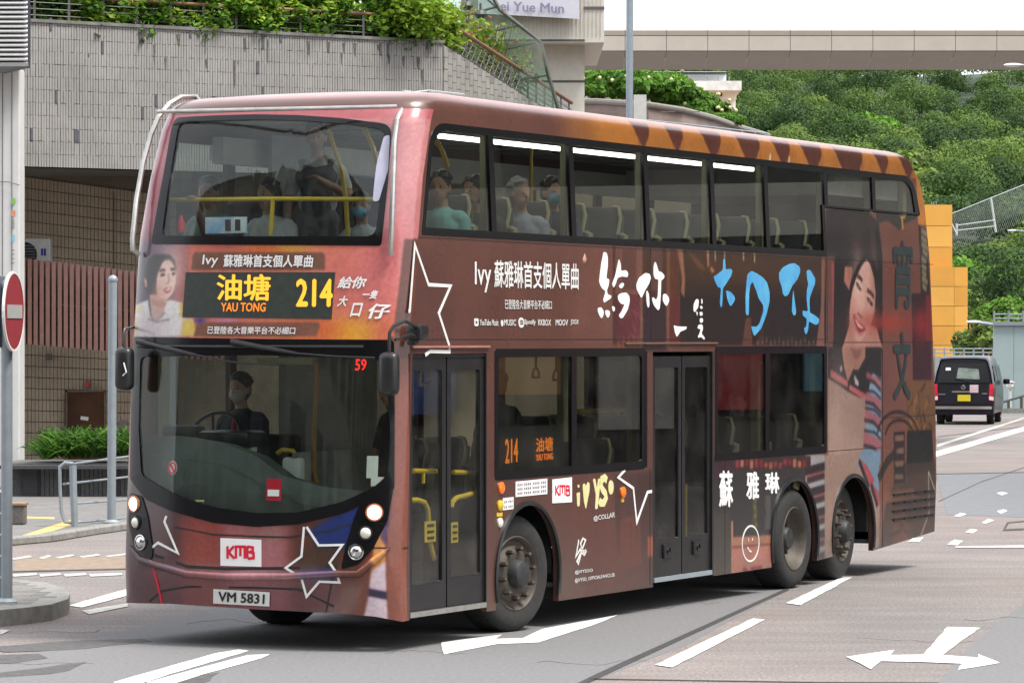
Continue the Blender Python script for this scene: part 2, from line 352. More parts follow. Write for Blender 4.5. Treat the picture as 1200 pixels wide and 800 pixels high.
# ------------------------------------------------------------------ printed vinyl wrap, painted in numpy (flat print of the advert)
class Canvas:
    def __init__(s, x0, x1, z1, ppm, fn):
        s.x0, s.w, s.h, s.k, s.fn = x0, x1-x0, z1, ppm, fn
        s.W, s.H = int(s.w*ppm), int(z1*ppm); s.a = np.zeros((s.H, s.W, 3)); s.g = RNG.random((s.H, s.W, 1))
    def P(s, pts): return np.array([((q[0]-s.x0)*s.k, q[1]*s.k) for q in (s.fn(*p) for p in pts)])
    def _mask(s, P):
        x0, y0 = np.floor(P.min(0)-1).astype(int); x1, y1 = np.ceil(P.max(0)+2).astype(int)
        x0, y0, x1, y1 = max(x0, 0), max(y0, 0), min(x1, s.W), min(y1, s.H)
        if x1 <= x0 or y1 <= y0: return None
        ss = 3; X = x0+(np.arange((x1-x0)*ss)+.5)/ss; Y = y0+(np.arange((y1-y0)*ss)+.5)/ss
        ins = np.zeros((len(Y), len(X)), bool)
        for i in range(len(P)):
            (xa, ya), (xb, yb) = P[i], P[(i+1) % len(P)]
            if ya == yb: continue
            c = (Y >= min(ya, yb)) & (Y < max(ya, yb)); xi = xa+(Y-ya)*(xb-xa)/(yb-ya)
            ins[c] ^= (X[None, :] > xi[c, None])
        m = ins.reshape(y1-y0, ss, x1-x0, ss).mean((1, 3)); return x0, y0, x1, y1, m
    def poly(s, pts, c, a=1., P=None, c2=None):
        P = s.P(pts) if P is None else P; r = s._mask(P)
        if r is None: return s
        x0, y0, x1, y1, m = r; m = (m*a)[..., None]; c = np.array(c, float)
        if c2 is not None:      # printed gradient from c (top) to c2 (bottom)
            t = np.linspace(1, 0, y1-y0)[:, None, None]; c = c*t+np.array(c2, float)*(1-t)
        s.a[y0:y1, x0:x1] = s.a[y0:y1, x0:x1]*(1-m)+c*m; return s
    def line(s, pts, w, c, a=1.):
        P = s.P(pts); w = np.array(w if isinstance(w, (list, tuple)) else [w]*len(P))*s.k/2
        for i in range(len(P)-1):
            d = P[i+1]-P[i]; l = np.hypot(*d) or 1; n = np.array([-d[1], d[0]])/l; e = d/l*.3*min(w[i], w[i+1])
            s.poly(None, c, a, np.array([P[i]+n*w[i]-e, P[i+1]+n*w[i+1]+e, P[i+1]-n*w[i+1]+e, P[i]-n*w[i]-e]))
        return s
    def blob(s, p, rx, rz, c, a=1., pw=2.):
        (x, y), = s.P([p]); rx *= s.k; rz *= s.k
        x0, x1, y0, y1 = [int(q) for q in (max(0, x-2.6*rx), min(s.W, x+2.6*rx), max(0, y-2.6*rz), min(s.H, y+2.6*rz))]
        if x1 <= x0 or y1 <= y0: return s
        X = (np.arange(x0, x1)-x)/rx; Y = (np.arange(y0, y1)-y)/rz
        m = (np.exp(-((X[None, :]**2+Y[:, None]**2))**(pw/2))*a)[..., None]
        s.a[y0:y1, x0:x1] = s.a[y0:y1, x0:x1]*(1-m)+np.array(c, float)*m; return s
    def softlow(s, z, n):
        full = s.a.copy()
        for _ in range(n): s.soft(2.6)
        k = int(z*s.k); full[:k] = s.a[:k]; s.a = full; return s
    def soft(s, sig):
        k = np.exp(-.5*(np.arange(-4, 5)/sig)**2); k /= k.sum(); A = np.pad(s.a, ((4, 4), (0, 0), (0, 0)), 'edge'); s.a = sum(k[i]*A[i:i+s.H] for i in range(9))
        A = np.pad(s.a, ((0, 0), (4, 4), (0, 0)), 'edge'); s.a = sum(k[i]*A[:, i:i+s.W] for i in range(9)); return s
    def noise(s, amp, cell, aniso=1.):
        gw, gh = max(2, int(s.W/cell)), max(2, int(s.H/(cell*aniso))); g = RNG.random((gh+1, gw+1))
        y = np.linspace(0, gh-1e-3, s.H); x = np.linspace(0, gw-1e-3, s.W); yi, xi = y.astype(int), x.astype(int)
        fy = (y-yi)[:, None]; fx = (x-xi)[None]; fy = fy*fy*(3-2*fy); fx = fx*fx*(3-2*fx)
        n = g[yi][:, xi]*(1-fy)*(1-fx)+g[yi+1][:, xi]*fy*(1-fx)+g[yi][:, xi+1]*(1-fy)*fx+g[yi+1][:, xi+1]*fy*fx
        s.a *= (1+amp*(n-.5)*2)[..., None]; return s
    def image(s, name):
        im = bpy.data.images.new(name, s.W, s.H); px_ = np.ones((s.H, s.W, 4), np.float32)
        px_[..., :3] = np.clip(s.a/255, 0, 1); im.pixels.foreach_set(px_.ravel()); im.update(); im.pack(); return im
def wrap_mat(name, im, gain=1., rough=.3):
    m = bpy.data.materials.new(name); m.use_nodes = True; n = m.node_tree; p = n.nodes['Principled BSDF']
    t = n.nodes.new('ShaderNodeTexImage'); t.image = im; t.extension = 'EXTEND'
    mu = n.nodes.new('ShaderNodeMixRGB'); mu.blend_type = 'MULTIPLY'; mu.inputs[0].default_value = 1; mu.inputs[2].default_value = (gain,)*3+(1,)
    n.links.new(t.outputs[0], mu.inputs[1])
    tc = n.nodes.new('ShaderNodeTexCoord'); nz = n.nodes.new('ShaderNodeTexNoise'); nz.inputs['Scale'].default_value = 3; nz.inputs['Detail'].default_value = 8
    n.links.new(tc.outputs['Object'], nz.inputs[0])
    mr = n.nodes.new('ShaderNodeMapRange'); mr.inputs[3].default_value = .94; mr.inputs[4].default_value = 1.05; n.links.new(nz.outputs[0], mr.inputs[0])
    m2 = n.nodes.new('ShaderNodeMixRGB'); m2.blend_type = 'MULTIPLY'; m2.inputs[0].default_value = 1
    n.links.new(mu.outputs[0], m2.inputs[1]); n.links.new(mr.outputs[0], m2.inputs[2]); n.links.new(m2.outputs[0], p.inputs['Base Color'])
    rr = n.nodes.new('ShaderNodeMapRange'); rr.inputs[3].default_value = rough-.08; rr.inputs[4].default_value = rough+.12
    n.links.new(nz.outputs[0], rr.inputs[0]); n.links.new(rr.outputs[0], p.inputs['Roughness'])
    b = n.nodes.new('ShaderNodeBump'); b.inputs['Strength'].default_value = .06; b.inputs['Distance'].default_value = .02
    nz2 = n.nodes.new('ShaderNodeTexNoise'); nz2.inputs['Scale'].default_value = 1.6; n.links.new(tc.outputs['Object'], nz2.inputs[0])
    n.links.new(nz2.outputs[0], b.inputs['Height']); n.links.new(b.outputs[0], p.inputs['Normal'])
    p.inputs['Coat Weight'].default_value = .35; p.inputs['Coat Roughness'].default_value = .12
    return m
# ---- side wrap
C = Canvas(-.6, 12.4, 4.5, 130, S); C.a[:] = (106, 68, 58)
z1 = [(1.0, (104, 60, 50)), (.0, (98, 56, 46))]
ramp = np.clip(np.linspace(0, 1, C.H)*4.5-0, 0, 4.5)[:, None, None]
C.a *= .93+.09*np.clip(ramp/3, 0, 1)
def R4(u0, v0, u1, v1): return [(u0, v0), (u1, v0), (u1, v1), (u0, v1)]
# photographic collage behind the calligraphy
C.blob((703, 345), .7, .7, (128, 82, 70), .8)
C.poly(R4(718, 284, 727, 404), (62, 36, 32), .75).poly(R4(721, 286, 752, 345), (132, 86, 74), .8).poly(R4(729, 292, 746, 340), (92, 58, 50), .7)
C.poly(R4(722, 345, 750, 408), (96, 34, 44), .8).poly(R4(750, 286, 757, 408), (128, 88, 70), .7).poly(R4(753, 288, 783, 412), (74, 44, 36), .85)
C.poly(R4(754, 352, 780, 410), (40, 26, 36), .8).poly(R4(763, 290, 776, 340), (118, 84, 76), .6).poly(R4(781, 288, 785, 408), (130, 86, 60), .8)
C.poly([(785, 288), (797, 290), (800, 400), (784, 404)], (96, 54, 34), .9).poly([(795, 345), (800, 400), (784, 404), (785, 350)], (98, 36, 38), .8)
for k in range(26):
    a = RNG.uniform(722, 748); b = RNG.uniform(345, 395); C.line([(a, b), (a+RNG.uniform(2, 9), b+RNG.uniform(4, 14))], .02, (150, 90, 96), .35)
for k in range(5): C.poly([(722+k*6, 408), (725+k*6, 396-RNG.uniform(0, 6)), (728+k*6, 408)], (150, 108, 70), .5)
C.poly([(797, 291), (968, 304), (968, 404), (797, 404)], (62, 43, 31)); 
C.poly([(797, 345), (968, 345), (968, 404), (797, 404)], (30, 27, 27), .9); C.poly([(797, 330), (968, 335), (968, 350), (797, 348)], (44, 34, 27), .7)
C.blob((850, 312), 1.3, .16, (92, 62, 38), .5).blob((930, 318), 1.0, .12, (82, 58, 36), .5)
C.poly([(794, 292), (800, 292), (803, 328), (802, 349), (798, 342), (799, 325)], (168, 112, 88), .9)
C.poly([(805, 292), (822, 308), (828, 317), (818, 314)], (120, 78, 46), .7).poly([(828, 292), (831, 292), (831, 314), (829, 312)], (190, 130, 100), .8).poly([(834, 312), (838, 318), (834, 320), (832, 315)], (200, 130, 90), .8)
for u in (838, 849, 871, 884): C.line([(u, 293), (u+.3, 302+RNG.uniform(0, 6))], .03, (214, 200, 170), .7)
C.poly([(874, 372), (880, 372), (882, 408), (869, 408)], (110, 68, 52), .8).poly([(893, 380), (897, 408), (885, 408)], (70, 46, 38), .6)
for k in range(14): C.blob((888+k*5, 402-(k % 3)*1.5), .03, .03, (160, 120, 90), .6)
C.poly([(963, 300), (967, 300), (966, 360), (966, 408), (956, 408), (962, 360)], (150, 98, 84), .9).poly([(970, 300), (973, 302), (975, 380), (971, 378)], (120, 70, 64), .8).poly([(974, 305), (978, 310), (979, 400), (976, 402), (975, 350)], (170, 80, 84), .8)
# big portrait at the back
C.poly([(968, 246), (978, 244), (1003, 240), (1015, 246), (1030, 262), (1034, 300), (1034, 412), (976, 412), (978, 300), (968, 300)], (30, 24, 24))
C.poly([(968, 250), (984, 248), (1000, 250), (1018, 258), (1030, 300), (968, 300)], (42, 32, 34), .8)
C.poly([(990, 312), (999, 313), (998, 325), (995, 340), (989, 330)], (180, 116, 98)).blob((996, 322), .05, .1, (140, 80, 66), .6)
o3, k3 = (960, 240), 4.443
def z3(*p): return [(o3[0]+x/k3, o3[1]+y/k3) for x, y in p]
C.poly(z3((165, 600), (230, 600), (300, 640), (330, 745), (120, 745)), (186, 130, 114))
C.poly(z3((245, 285), (228, 305), (212, 335), (192, 385), (175, 440), (163, 505), (158, 560), (158, 610), (164, 655), (178, 692), (196, 710), (214, 706), (238, 684), (262, 640), (282, 585), (291, 540), (296, 480), (296, 420), (290, 350), (276, 305)), (214, 164, 148))
C.blob(z3((200, 470))[0], .16, .4, (232, 188, 172), .8).blob(z3((285, 430))[0], .1, .5, (150, 98, 86), .6).blob(z3((172, 640))[0], .12, .2, (170, 110, 98), .6)
C.blob(z3((222, 640))[0], .2, .22, (206, 146, 132), .5).blob(z3((255, 590))[0], .12, .16, (214, 150, 140), .6).blob(z3((176, 530))[0], .08, .14, (206, 136, 126), .6)
C.poly(z3((268, 278), (290, 300), (306, 360), (306, 470), (298, 540), (290, 540), (294, 460), (286, 380), (266, 310), (250, 284)), (34, 26, 26))
C.poly(z3((250, 280), (232, 300), (214, 330), (192, 382), (172, 440), (160, 510), (152, 560), (146, 500), (165, 400), (200, 310), (235, 275)), (30, 22, 22))
C.line(z3((200, 372), (212, 378), (224, 396)), .045, (70, 42, 36), .9).line(z3((250, 445), (266, 455), (284, 478)), .045, (70, 42, 36), .9)
C.poly(z3((190, 404), (204, 408), (220, 442), (216, 448), (200, 434)), (40, 26, 26)).poly(z3((246, 478), (264, 488), (280, 518), (274, 528), (256, 508)), (40, 26, 26))
C.blob(z3((205, 428))[0], .03, .03, (240, 230, 225), .5).blob(z3((262, 506))[0], .03, .03, (240, 230, 225), .5)
C.line(z3((236, 440), (226, 500), (216, 555)), .05, (226, 180, 164), .7).poly(z3((202, 555), (214, 572), (228, 582), (224, 590), (206, 580), (198, 566)), (140, 84, 76), .9)
C.poly(z3((178, 566), (188, 580), (204, 606), (236, 636), (244, 648), (228, 660), (208, 664), (194, 640), (184, 606)), (150, 34, 44)).poly(z3((186, 584), (206, 616), (234, 642), (220, 646), (202, 634), (190, 608)), (244, 238, 232))
C.line(z3((186, 640), (206, 672), (226, 676)), .03, (160, 104, 92), .5)
# torso below the waist rail
o4, k4 = (960, 400), 5.714
def z4(*p): return [(o4[0]+x/k4, o4[1]+y/k4) for x, y in p]
C.poly(z4((60, 38), (415, 38), (415, 830), (60, 830)), (36, 34, 34))
C.poly(z4((150, 38), (310, 38), (308, 110), (262, 192), (228, 186), (192, 268), (168, 180)), (168, 118, 102)).poly(z4((210, 45), (290, 60), (260, 120), (232, 110)), (120, 76, 66), .6)
C.poly(z4((78, 188), (190, 262), (192, 306), (74, 236)), (190, 92, 96)).poly(z4((204, 288), (310, 350), (322, 372), (285, 382), (200, 322)), (190, 92, 96))
C.poly(z4((60, 244), (188, 332), (284, 382), (326, 350), (330, 420), (312, 640), (300, 740), (280, 830), (60, 830)), (178, 146, 132), 1, None, (158, 128, 118))
C.blob(z4((120, 500))[0], .3, .6, (190, 158, 144), .6)
C.poly(z4((360, 200), (415, 240), (415, 830), (275, 830), (300, 720), (318, 560), (326, 400), (335, 300)), (134, 160, 184))
for a in ((200, 250), (330, 400), (450, 520), (600, 690), (760, 820)):
    C.poly(z4((326-a[0]*.04, a[0]), (412, a[0]+60), (412, a[1]+70), (322-a[0]*.04, a[1])), (180, 92, 98), .8); C.line(z4((322-a[0]*.04, a[1]+6), (365, a[1]+20), (412, a[1]+76)), .04, (44, 38, 46), .8).line(z4((326-a[0]*.04, a[0]-6), (370, a[0]+8), (412, a[0]+54)), .03, (44, 38, 46), .8)
C.line(z4((236, 238), (262, 285), (240, 268)), .05, (190, 186, 182), .8).line(z4((144, 172), (150, 190)), .06, (190, 186, 182), .8)
# lower rear quarter
C.poly([(966, 533), (1035, 528), (1035, 640), (966, 660)], (182, 150, 136), 1, None, (168, 136, 122))
C.poly([(1010, 528), (1033, 527), (1033, 600), (1028, 580), (1014, 555), (1004, 545)], (128, 156, 180))
for a in (0, 1): C.poly([(1008+a*13, 538+a*26), (1016+a*13, 545+a*30), (1025+a*6, 562+a*24), (1020+a*10, 572+a*20), (1010+a*10, 552+a*24)], (186, 84, 92)).line([(1007+a*14, 540+a*28), (1018+a*10, 570+a*22)], .06, (34, 30, 38))
C.poly([(944, 533), (966, 532), (966, 672), (956, 668), (950, 600), (944, 570)], (176, 172, 174))
for k in range(5): C.poly([(944+k*2, 552+k*26), (966, 546+k*26), (966, 556+k*26), (946+k*2, 563+k*26)], (176, 92, 86), .95).line([(944+k*2, 552+k*26), (966, 546+k*26)], .08, (38, 30, 36)).line([(946+k*2, 563+k*26), (966, 557+k*26)], .06, (60, 40, 46))
# column with the vertical shop-sign lettering
C.poly([(1034, 262), (1056, 262), (1080, 258), (1096, 300), (1100, 640), (1030, 650), (1034, 420)], (134, 88, 76), 1, None, (112, 66, 54))
C.poly([(1028, 262), (1040, 258), (1054, 270), (1060, 262), (1074, 256), (1078, 240), (1026, 240)], (44, 40, 36)).line([(1057, 254), (1058, 268)], .05, (190, 140, 60))
C.poly([(1054, 253), (1062, 253), (1060, 256), (1056, 256)], (210, 150, 60))
C.poly([(1076, 262), (1084, 270), (1090, 345), (1079, 345)], (40, 34, 32)).poly([(1068, 344), (1090, 344), (1092, 455), (1070, 450)], (62, 24, 26), 1, None, (34, 24, 22))
C.blob((1040, 378), .9, .10, (176, 56, 40), .75).blob((1080, 380), .25, .2, (170, 30, 30), .7).poly(R4(1085, 345, 1092, 400), (150, 40, 36), .6)
for k in range(9): C.line([(1079+RNG.uniform(0, 3), 270+k*8), (1083+RNG.uniform(0, 4), 275+k*8)], .06, (150, 138, 104), .8)
C.poly([(1064, 445), (1092, 445), (1096, 505), (1062, 505)], (120, 82, 44)); 
for k in range(26): a = RNG.uniform(1062, 1092); b = RNG.uniform(440, 500); C.line([(a, b), (a+RNG.uniform(-5, 5), b+RNG.uniform(4, 14))], .05, [(60, 40, 24), (160, 112, 56), (90, 60, 34)][k % 3], .7)
for cx_, r_ in ((1052, 22), (1054, 15)): C.line([(cx_+r_*math.cos(a)*1.1, 512-r_*1.35*math.sin(a)) for a in np.linspace(.1, 3.0, 14)], .035, (44, 32, 28))
C.poly([(1063, 505), (1092, 503), (1095, 552), (1062, 556)], (24, 24, 26)).poly([(1044, 545), (1096, 540), (1097, 640), (1030, 650)], (70, 54, 46), .85)
C.poly([(1030, 545), (1046, 530), (1050, 560), (1038, 590), (1030, 585)], (134, 80, 58), .8).line([(1030, 560), (1040, 540), (1052, 528)], .1, (48, 38, 34))
for k in range(4): C.line([(1048, 508+k*15), (1060, 507+k*15), (1060, 518+k*15), (1048, 519+k*15), (1048, 508+k*15)], .03, (34, 28, 26)); C.poly(R4(1050, 511+k*15, 1058, 516+k*15), (132, 116, 96), .7)
C.poly([(1036, 578), (1070, 572), (1078, 582), (1034, 590)], (140, 92, 66), .7).blob((1055, 628), .28, .28, (120, 72, 54), .8, 4).line([(1040, 628), (1055, 622), (1057, 612), (1060, 622), (1066, 624)], .03, (60, 44, 40))
C.line([(1088, 552), (1089, 600), (1080, 625), (1076, 632)], .02, (190, 190, 180)); C.line([(1088, 552), (1096, 575)], .02, (190, 190, 180))
# lower mid: collage near the doors, slate panel, smile poster
C.poly([(720, 556), (766, 552), (766, 690), (735, 694), (722, 640)], (66, 42, 40), .7).poly([(728, 606), (750, 602), (752, 660), (727, 668)], (124, 66, 52), .8)
for k in range(4):
    for j in range(3): C.poly(R4(730+j*7, 612+k*12, 734+j*7, 619+k*12), (96, 50, 40), .8)
C.poly(R4(759, 628, 766, 652), (196, 98, 66), .8).poly([(724, 556), (748, 554), (744, 600), (726, 606)], (92, 62, 58), .6)
for k in range(9): C.blob((RNG.uniform(640, 745), RNG.uniform(600, 690)), .35, .25, (104+RNG.uniform(-14, 20), 56, 46), .4)
C.poly([(833, 536), (944, 530), (944, 680), (833, 690)], (50, 47, 47)); C.poly([(833, 540), (858, 538), (858, 560), (835, 566)], (66, 32, 46), .8)
C.poly([(833, 600), (857, 598), (857, 690), (833, 692)], (62, 56, 50)).poly([(858, 540), (905, 536), (950, 534), (950, 548), (905, 549), (858, 551)], (60, 34, 34))
for k in range(15): C.poly(R4(862+k*5.6, 539+RNG.uniform(-2, 3), 866+k*5.6, 545+RNG.uniform(0, 5)), [(206, 130, 96), (150, 30, 40), (226, 180, 150), (180, 90, 60), (160, 60, 66)][int(RNG.integers(5))], .85)
C.poly([(857, 610), (859, 610), (859, 672), (857, 673)], (206, 140, 110)).poly([(858, 630), (905, 627), (905, 664), (858, 674)], (196, 122, 106)).poly([(858, 629), (905, 626), (905, 637), (858, 641)], (184, 122, 92)).line([(858, 641), (905, 637)], .02, (120, 66, 56))
for k in range(8): C.blob((884+RNG.uniform(-2, 2), 585+k*5), .04, .03, [(190, 150, 50), (60, 90, 50)][k % 2], .7)
C.poly([(869, 668), (873, 664), (878, 668), (874, 671)], (140, 40, 56)).line([(880, 667), (893, 665)], .05, (140, 40, 56))
for k in range(10): C.line([(897+RNG.uniform(-1, 1), 582+k*4), (903, 582+k*4)], .02, (110, 110, 108), .8)
# orange band under the roof edge
C.poly([(640, 100), (1110, 160), (1110, 238), (1086, 232), (1062, 207), (640, 160)], (170, 98, 50), 0)
xs = np.linspace(0, C.W-1, C.W)/C.k+C.x0; top = int(4.085*C.k)
t = np.clip((xs-2.7)/1.0, 0, 1)[None, :, None]; C.a[top:] = C.a[top:]*(1-t)+np.array((176, 110, 44.))*t
def wz(u): return busy(u, 180, .05)[0]
for a, b in ((747, 761), (787, 800.5), (828, 845), (869, 890.5), (911, 926), (944, 963), (983, 1011), (1030, 1041), (1059, 1071)):
    xa, xb = wz(a), wz(b); P = np.array([((xa-.1-C.x0)*C.k, 4.32*C.k), ((xb+.05-C.x0)*C.k, 4.32*C.k), ((xb-C.x0)*C.k, 4.2*C.k), ((xb-.12-C.x0)*C.k, 4.085*C.k), ((xa+.10-C.x0)*C.k, 4.085*C.k), ((xa-.02-C.x0)*C.k, 4.2*C.k)])
    C.poly(None, (78, 38, 30), .92, P)
    for k in range(6): q = RNG.uniform(xa, xb); C.poly(None, (130, 56, 34), .5, np.array([((q-C.x0)*C.k, 4.1*C.k), ((q+.02-C.x0)*C.k, 4.1*C.k), ((q+.05-C.x0)*C.k, 4.3*C.k)]))
C.line([(903, 181), (901, 195), (899, 199)], .03, (235, 210, 180)).line([(925, 184), (924, 198)], .03, (235, 210, 180))
zt = int(4.30*C.k); C.a[zt:] = C.a[zt:]*.3+np.array((196, 128, 122.))*.7
xr = int((11.0-C.x0)*C.k); C.a[int(3.6*C.k):, int((11.58-C.x0)*C.k):] = (196, 122, 44)
_zz = np.linspace(0, 4.5, C.H)[:, None]; _xx = np.linspace(0, C.w, C.W)[None]      # road dust thrown up along the skirt and behind the wheels
_d = np.clip((.62-_zz)/.42, 0, 1)**1.6*.32+sum(.38*np.exp(-((_xx-w_)/.32)**2-((_zz-.35)/.28)**2) for w_ in (2.9+.6, 8.7+.6, 10.3+.6))
_g = RNG.random((C.H//5+2, C.W//5+2)).repeat(5, 0).repeat(5, 1)[:C.H, :C.W]; _d = (np.clip(_d, 0, .5)*(.45+.8*_g))[..., None]
C.a = C.a*(1-_d)+np.array((104, 94, 84.))*_d
C.soft(1.1).noise(.06, 3).noise(.05, 40)
im_side = C.image('side_wrap_print')
M['wrap'] = wrap_mat('side_wrap', im_side, .55, .28); UVS = (C.x0, C.w, C.h)
# ---- front wrap
D_ = Canvas(-.5, SMAX+.5, 4.5, 150, F); D_.a[:] = (178, 96, 92)
def rowz(z0, z1, c, a=1.):
    D_.a[int(z0*150):int(z1*150)] = D_.a[int(z0*150):int(z1*150)]*(1-a)+np.array(c, float)*a
rowz(4.12, 4.5, (172, 84, 90)); rowz(3.1, 4.12, (184, 118, 116))
D_.poly([(158, 285), (205, 284), (205, 397), (158, 397)], (120, 92, 110)).blob((172, 330), .2, .5, (60, 46, 70), .9).blob((205, 300), .2, .2, (190, 150, 160), .8).blob((218, 340), .14, .4, (170, 110, 100), .7)
D_.poly([(222, 285), (470, 285), (470, 400), (222, 400)], (222, 128, 104)).blob((255, 292), .3, .1, (200, 110, 96), .8).blob((335, 291), .25, .07, (236, 190, 70), .9).blob((310, 293), .2, .05, (224, 110, 70), .9)
D_.blob((435, 330), .5, .45, (226, 126, 122), .9).blob((410, 390), .28, .12, (240, 180, 60), .95).blob((375, 388), .2, .1, (222, 90, 60), .7).blob((340, 390), .25, .1, (230, 130, 70), .7).blob((235, 376), .06, .03, (60, 60, 160), .9).blob((265, 376), .12, .03, (230, 150, 190), .9)
D_.blob((455, 390), .12, .1, (226, 110, 90), .7)
D_.blob((170, 230), .14, .25, (150, 20, 50), .9).blob((166, 262), .12, .14, (224, 130, 150), .9).blob((160, 290), .1, .12, (110, 100, 130), .9).blob((200, 140), .12, .2, (150, 26, 56), .8)
D_.blob((470, 200), .2, .8, (214, 150, 156), .6).blob((460, 290), .15, .3, (216, 120, 122), .7)
# small portrait
o5, k5 = (145, 280), 6.154
def z5(*p): return [(o5[0]+x/k5, o5[1]+y/k5) for x, y in p]
D_.poly(z5((140, 330), (152, 210), (180, 140), (220, 114), (280, 108), (335, 115), (368, 150), (384, 210), (372, 300), (300, 420), (190, 430), (160, 370)), (34, 22, 24))
D_.poly(z5((186, 400), (300, 400), (318, 450), (296, 520), (244, 592), (205, 560)), (206, 160, 142)).poly(z5((192, 430), (250, 440), (290, 450), (300, 480), (260, 500), (210, 470)), (168, 116, 100), .7)
D_.poly(z5((262, 215), (278, 175), (300, 152), (330, 150), (352, 172), (370, 210), (378, 250), (378, 300), (368, 350), (350, 396), (322, 428), (296, 440), (266, 432), (244, 404), (236, 350), (238, 290), (248, 245)), (240, 202, 186))
D_.blob(z5((258, 400))[0], .08, .12, (206, 150, 132), .7).blob(z5((340, 250))[0], .1, .14, (248, 218, 204), .7)
D_.poly(z5((146, 285), (166, 290), (172, 345), (156, 348)), (214, 150, 130))
D_.line(z5((262, 232), (280, 222), (300, 228)), .02, (90, 56, 48)).line(z5((340, 220), (356, 216), (368, 222)), .02, (90, 56, 48))
D_.poly(z5((262, 262), (276, 246), (298, 252), (300, 262), (280, 270)), (46, 28, 30)).poly(z5((346, 250), (360, 240), (372, 246), (370, 258), (354, 260)), (46, 28, 30))
D_.line(z5((322, 250), (330, 290), (322, 318), (308, 320)), .015, (200, 146, 130)).poly(z5((284, 362), (312, 350), (330, 354), (346, 344), (344, 372), (318, 392), (298, 384)), (176, 60, 66)).poly(z5((292, 366), (318, 358), (342, 354), (336, 368), (312, 376)), (244, 238, 236))
D_.poly(z5((85, 480), (176, 440), (192, 560), (212, 594), (244, 592), (280, 560), (318, 445), (345, 440), (425, 460), (425, 565), (500, 575), (525, 700), (80, 705)), (232, 228, 226)).poly(z5((400, 470), (425, 462), (425, 565), (402, 560)), (232, 200, 100)).poly(z5((425, 580), (505, 580), (525, 695), (410, 700)), (236, 204, 104)).poly(z5((84, 560), (104, 560), (104, 705), (80, 705)), (226, 190, 110), .7)
D_.poly(z5((88, 486), (128, 470), (132, 520), (88, 540)), (236, 208, 120), .7).line(z5((176, 575), (236, 600), (330, 580)), .012, (60, 50, 60)).line(z5((200, 560), (240, 590), (300, 530)), .012, (120, 110, 112)).blob(z5((220, 640))[0], .2, .12, (206, 186, 190), .7)
D_.poly([(226, 299), (229, 295.5), (378, 295.5), (381, 299), (381, 316.5), (224, 316.5)], (128, 92, 76)).poly([(231, 379), (233, 377.5), (374, 377.5), (375, 381), (371, 394), (227, 394)], (140, 96, 80))
# bumper
rowz(0, 1.35, (96, 52, 52))
D_.poly([(148, 560), (212, 560), (212, 720), (148, 720)], (74, 44, 52)).blob((192, 630), .1, .4, (92, 52, 44), .8)
D_.poly([(212, 600), (262, 600), (262, 720), (212, 720)], (150, 74, 66)).poly([(262, 600), (340, 600), (340, 720), (262, 720)], (176, 104, 104)).blob((310, 625), .22, .08, (140, 96, 92), .8).blob((318, 628), .03, .12, (110, 130, 80), .5)
D_.blob((240, 640), .12, .3, (190, 96, 82), .6).blob((320, 650), .1, .25, (190, 130, 140), .6)
D_.poly([(340, 600), (420, 580), (420, 720), (340, 720)], (98, 56, 46)); D_.softlow(1.2, 9)
D_.poly([(362, 622), (380, 610), (425, 590), (410, 641), (404, 643), (372, 641)], (34, 56, 122)).poly([(352, 642), (402, 640), (398, 662), (350, 666)], (80, 58, 44)).poly([(345, 668), (392, 664), (394, 680), (356, 684)], (44, 62, 124), .9)
D_.softlow(1.2, 1); D_.poly([(148, 664), (400, 668), (400, 735), (148, 725)], (120, 72, 80), .55).blob((290, 672), .5, .05, (214, 160, 166), .7).blob((200, 668), .2, .06, (130, 110, 130), .5).blob((160, 690), .12, .3, (80, 52, 66), .8)  # wide pink blob paints the ledge's highlight into the wrap colour
D_.poly([(400, 645), (440, 643), (432, 735), (398, 730)], (112, 62, 50)).poly([(440, 600), (456, 560), (456, 740), (428, 735), (437, 650)], (222, 150, 84)).blob((448, 640), .1, .12, (234, 170, 110), .7)
D_.poly([(436, 668), (456, 655), (456, 742), (422, 740)], (226, 204, 214)).line([(430, 693), (456, 698)], .06, (50, 40, 70)).poly([(424, 650), (438, 640), (432, 700), (424, 735), (415, 730)], (128, 70, 56), .8)
D_.poly([(455, 395), (466, 395), (500, 395), (500, 745), (455, 745)], (138, 80, 66)); D_.poly([(458, 560), (463, 560), (452, 640), (446, 630)], (60, 60, 130), .7)
D_.poly([(455, 395), (464, 395), (464, 560), (456, 620)], (120, 66, 54), .6)
D_.poly([(474, 280), (500, 280), (500, 420), (462, 420), (462, 385)], (104, 62, 52))
D_.soft(1.0).noise(.05, 3).noise(.05, 40)
im_front = D_.image('front_wrap_print'); M['wrapf'] = wrap_mat('front_wrap', im_front, .68, .17); UVF = (D_.x0, D_.w, D_.h)

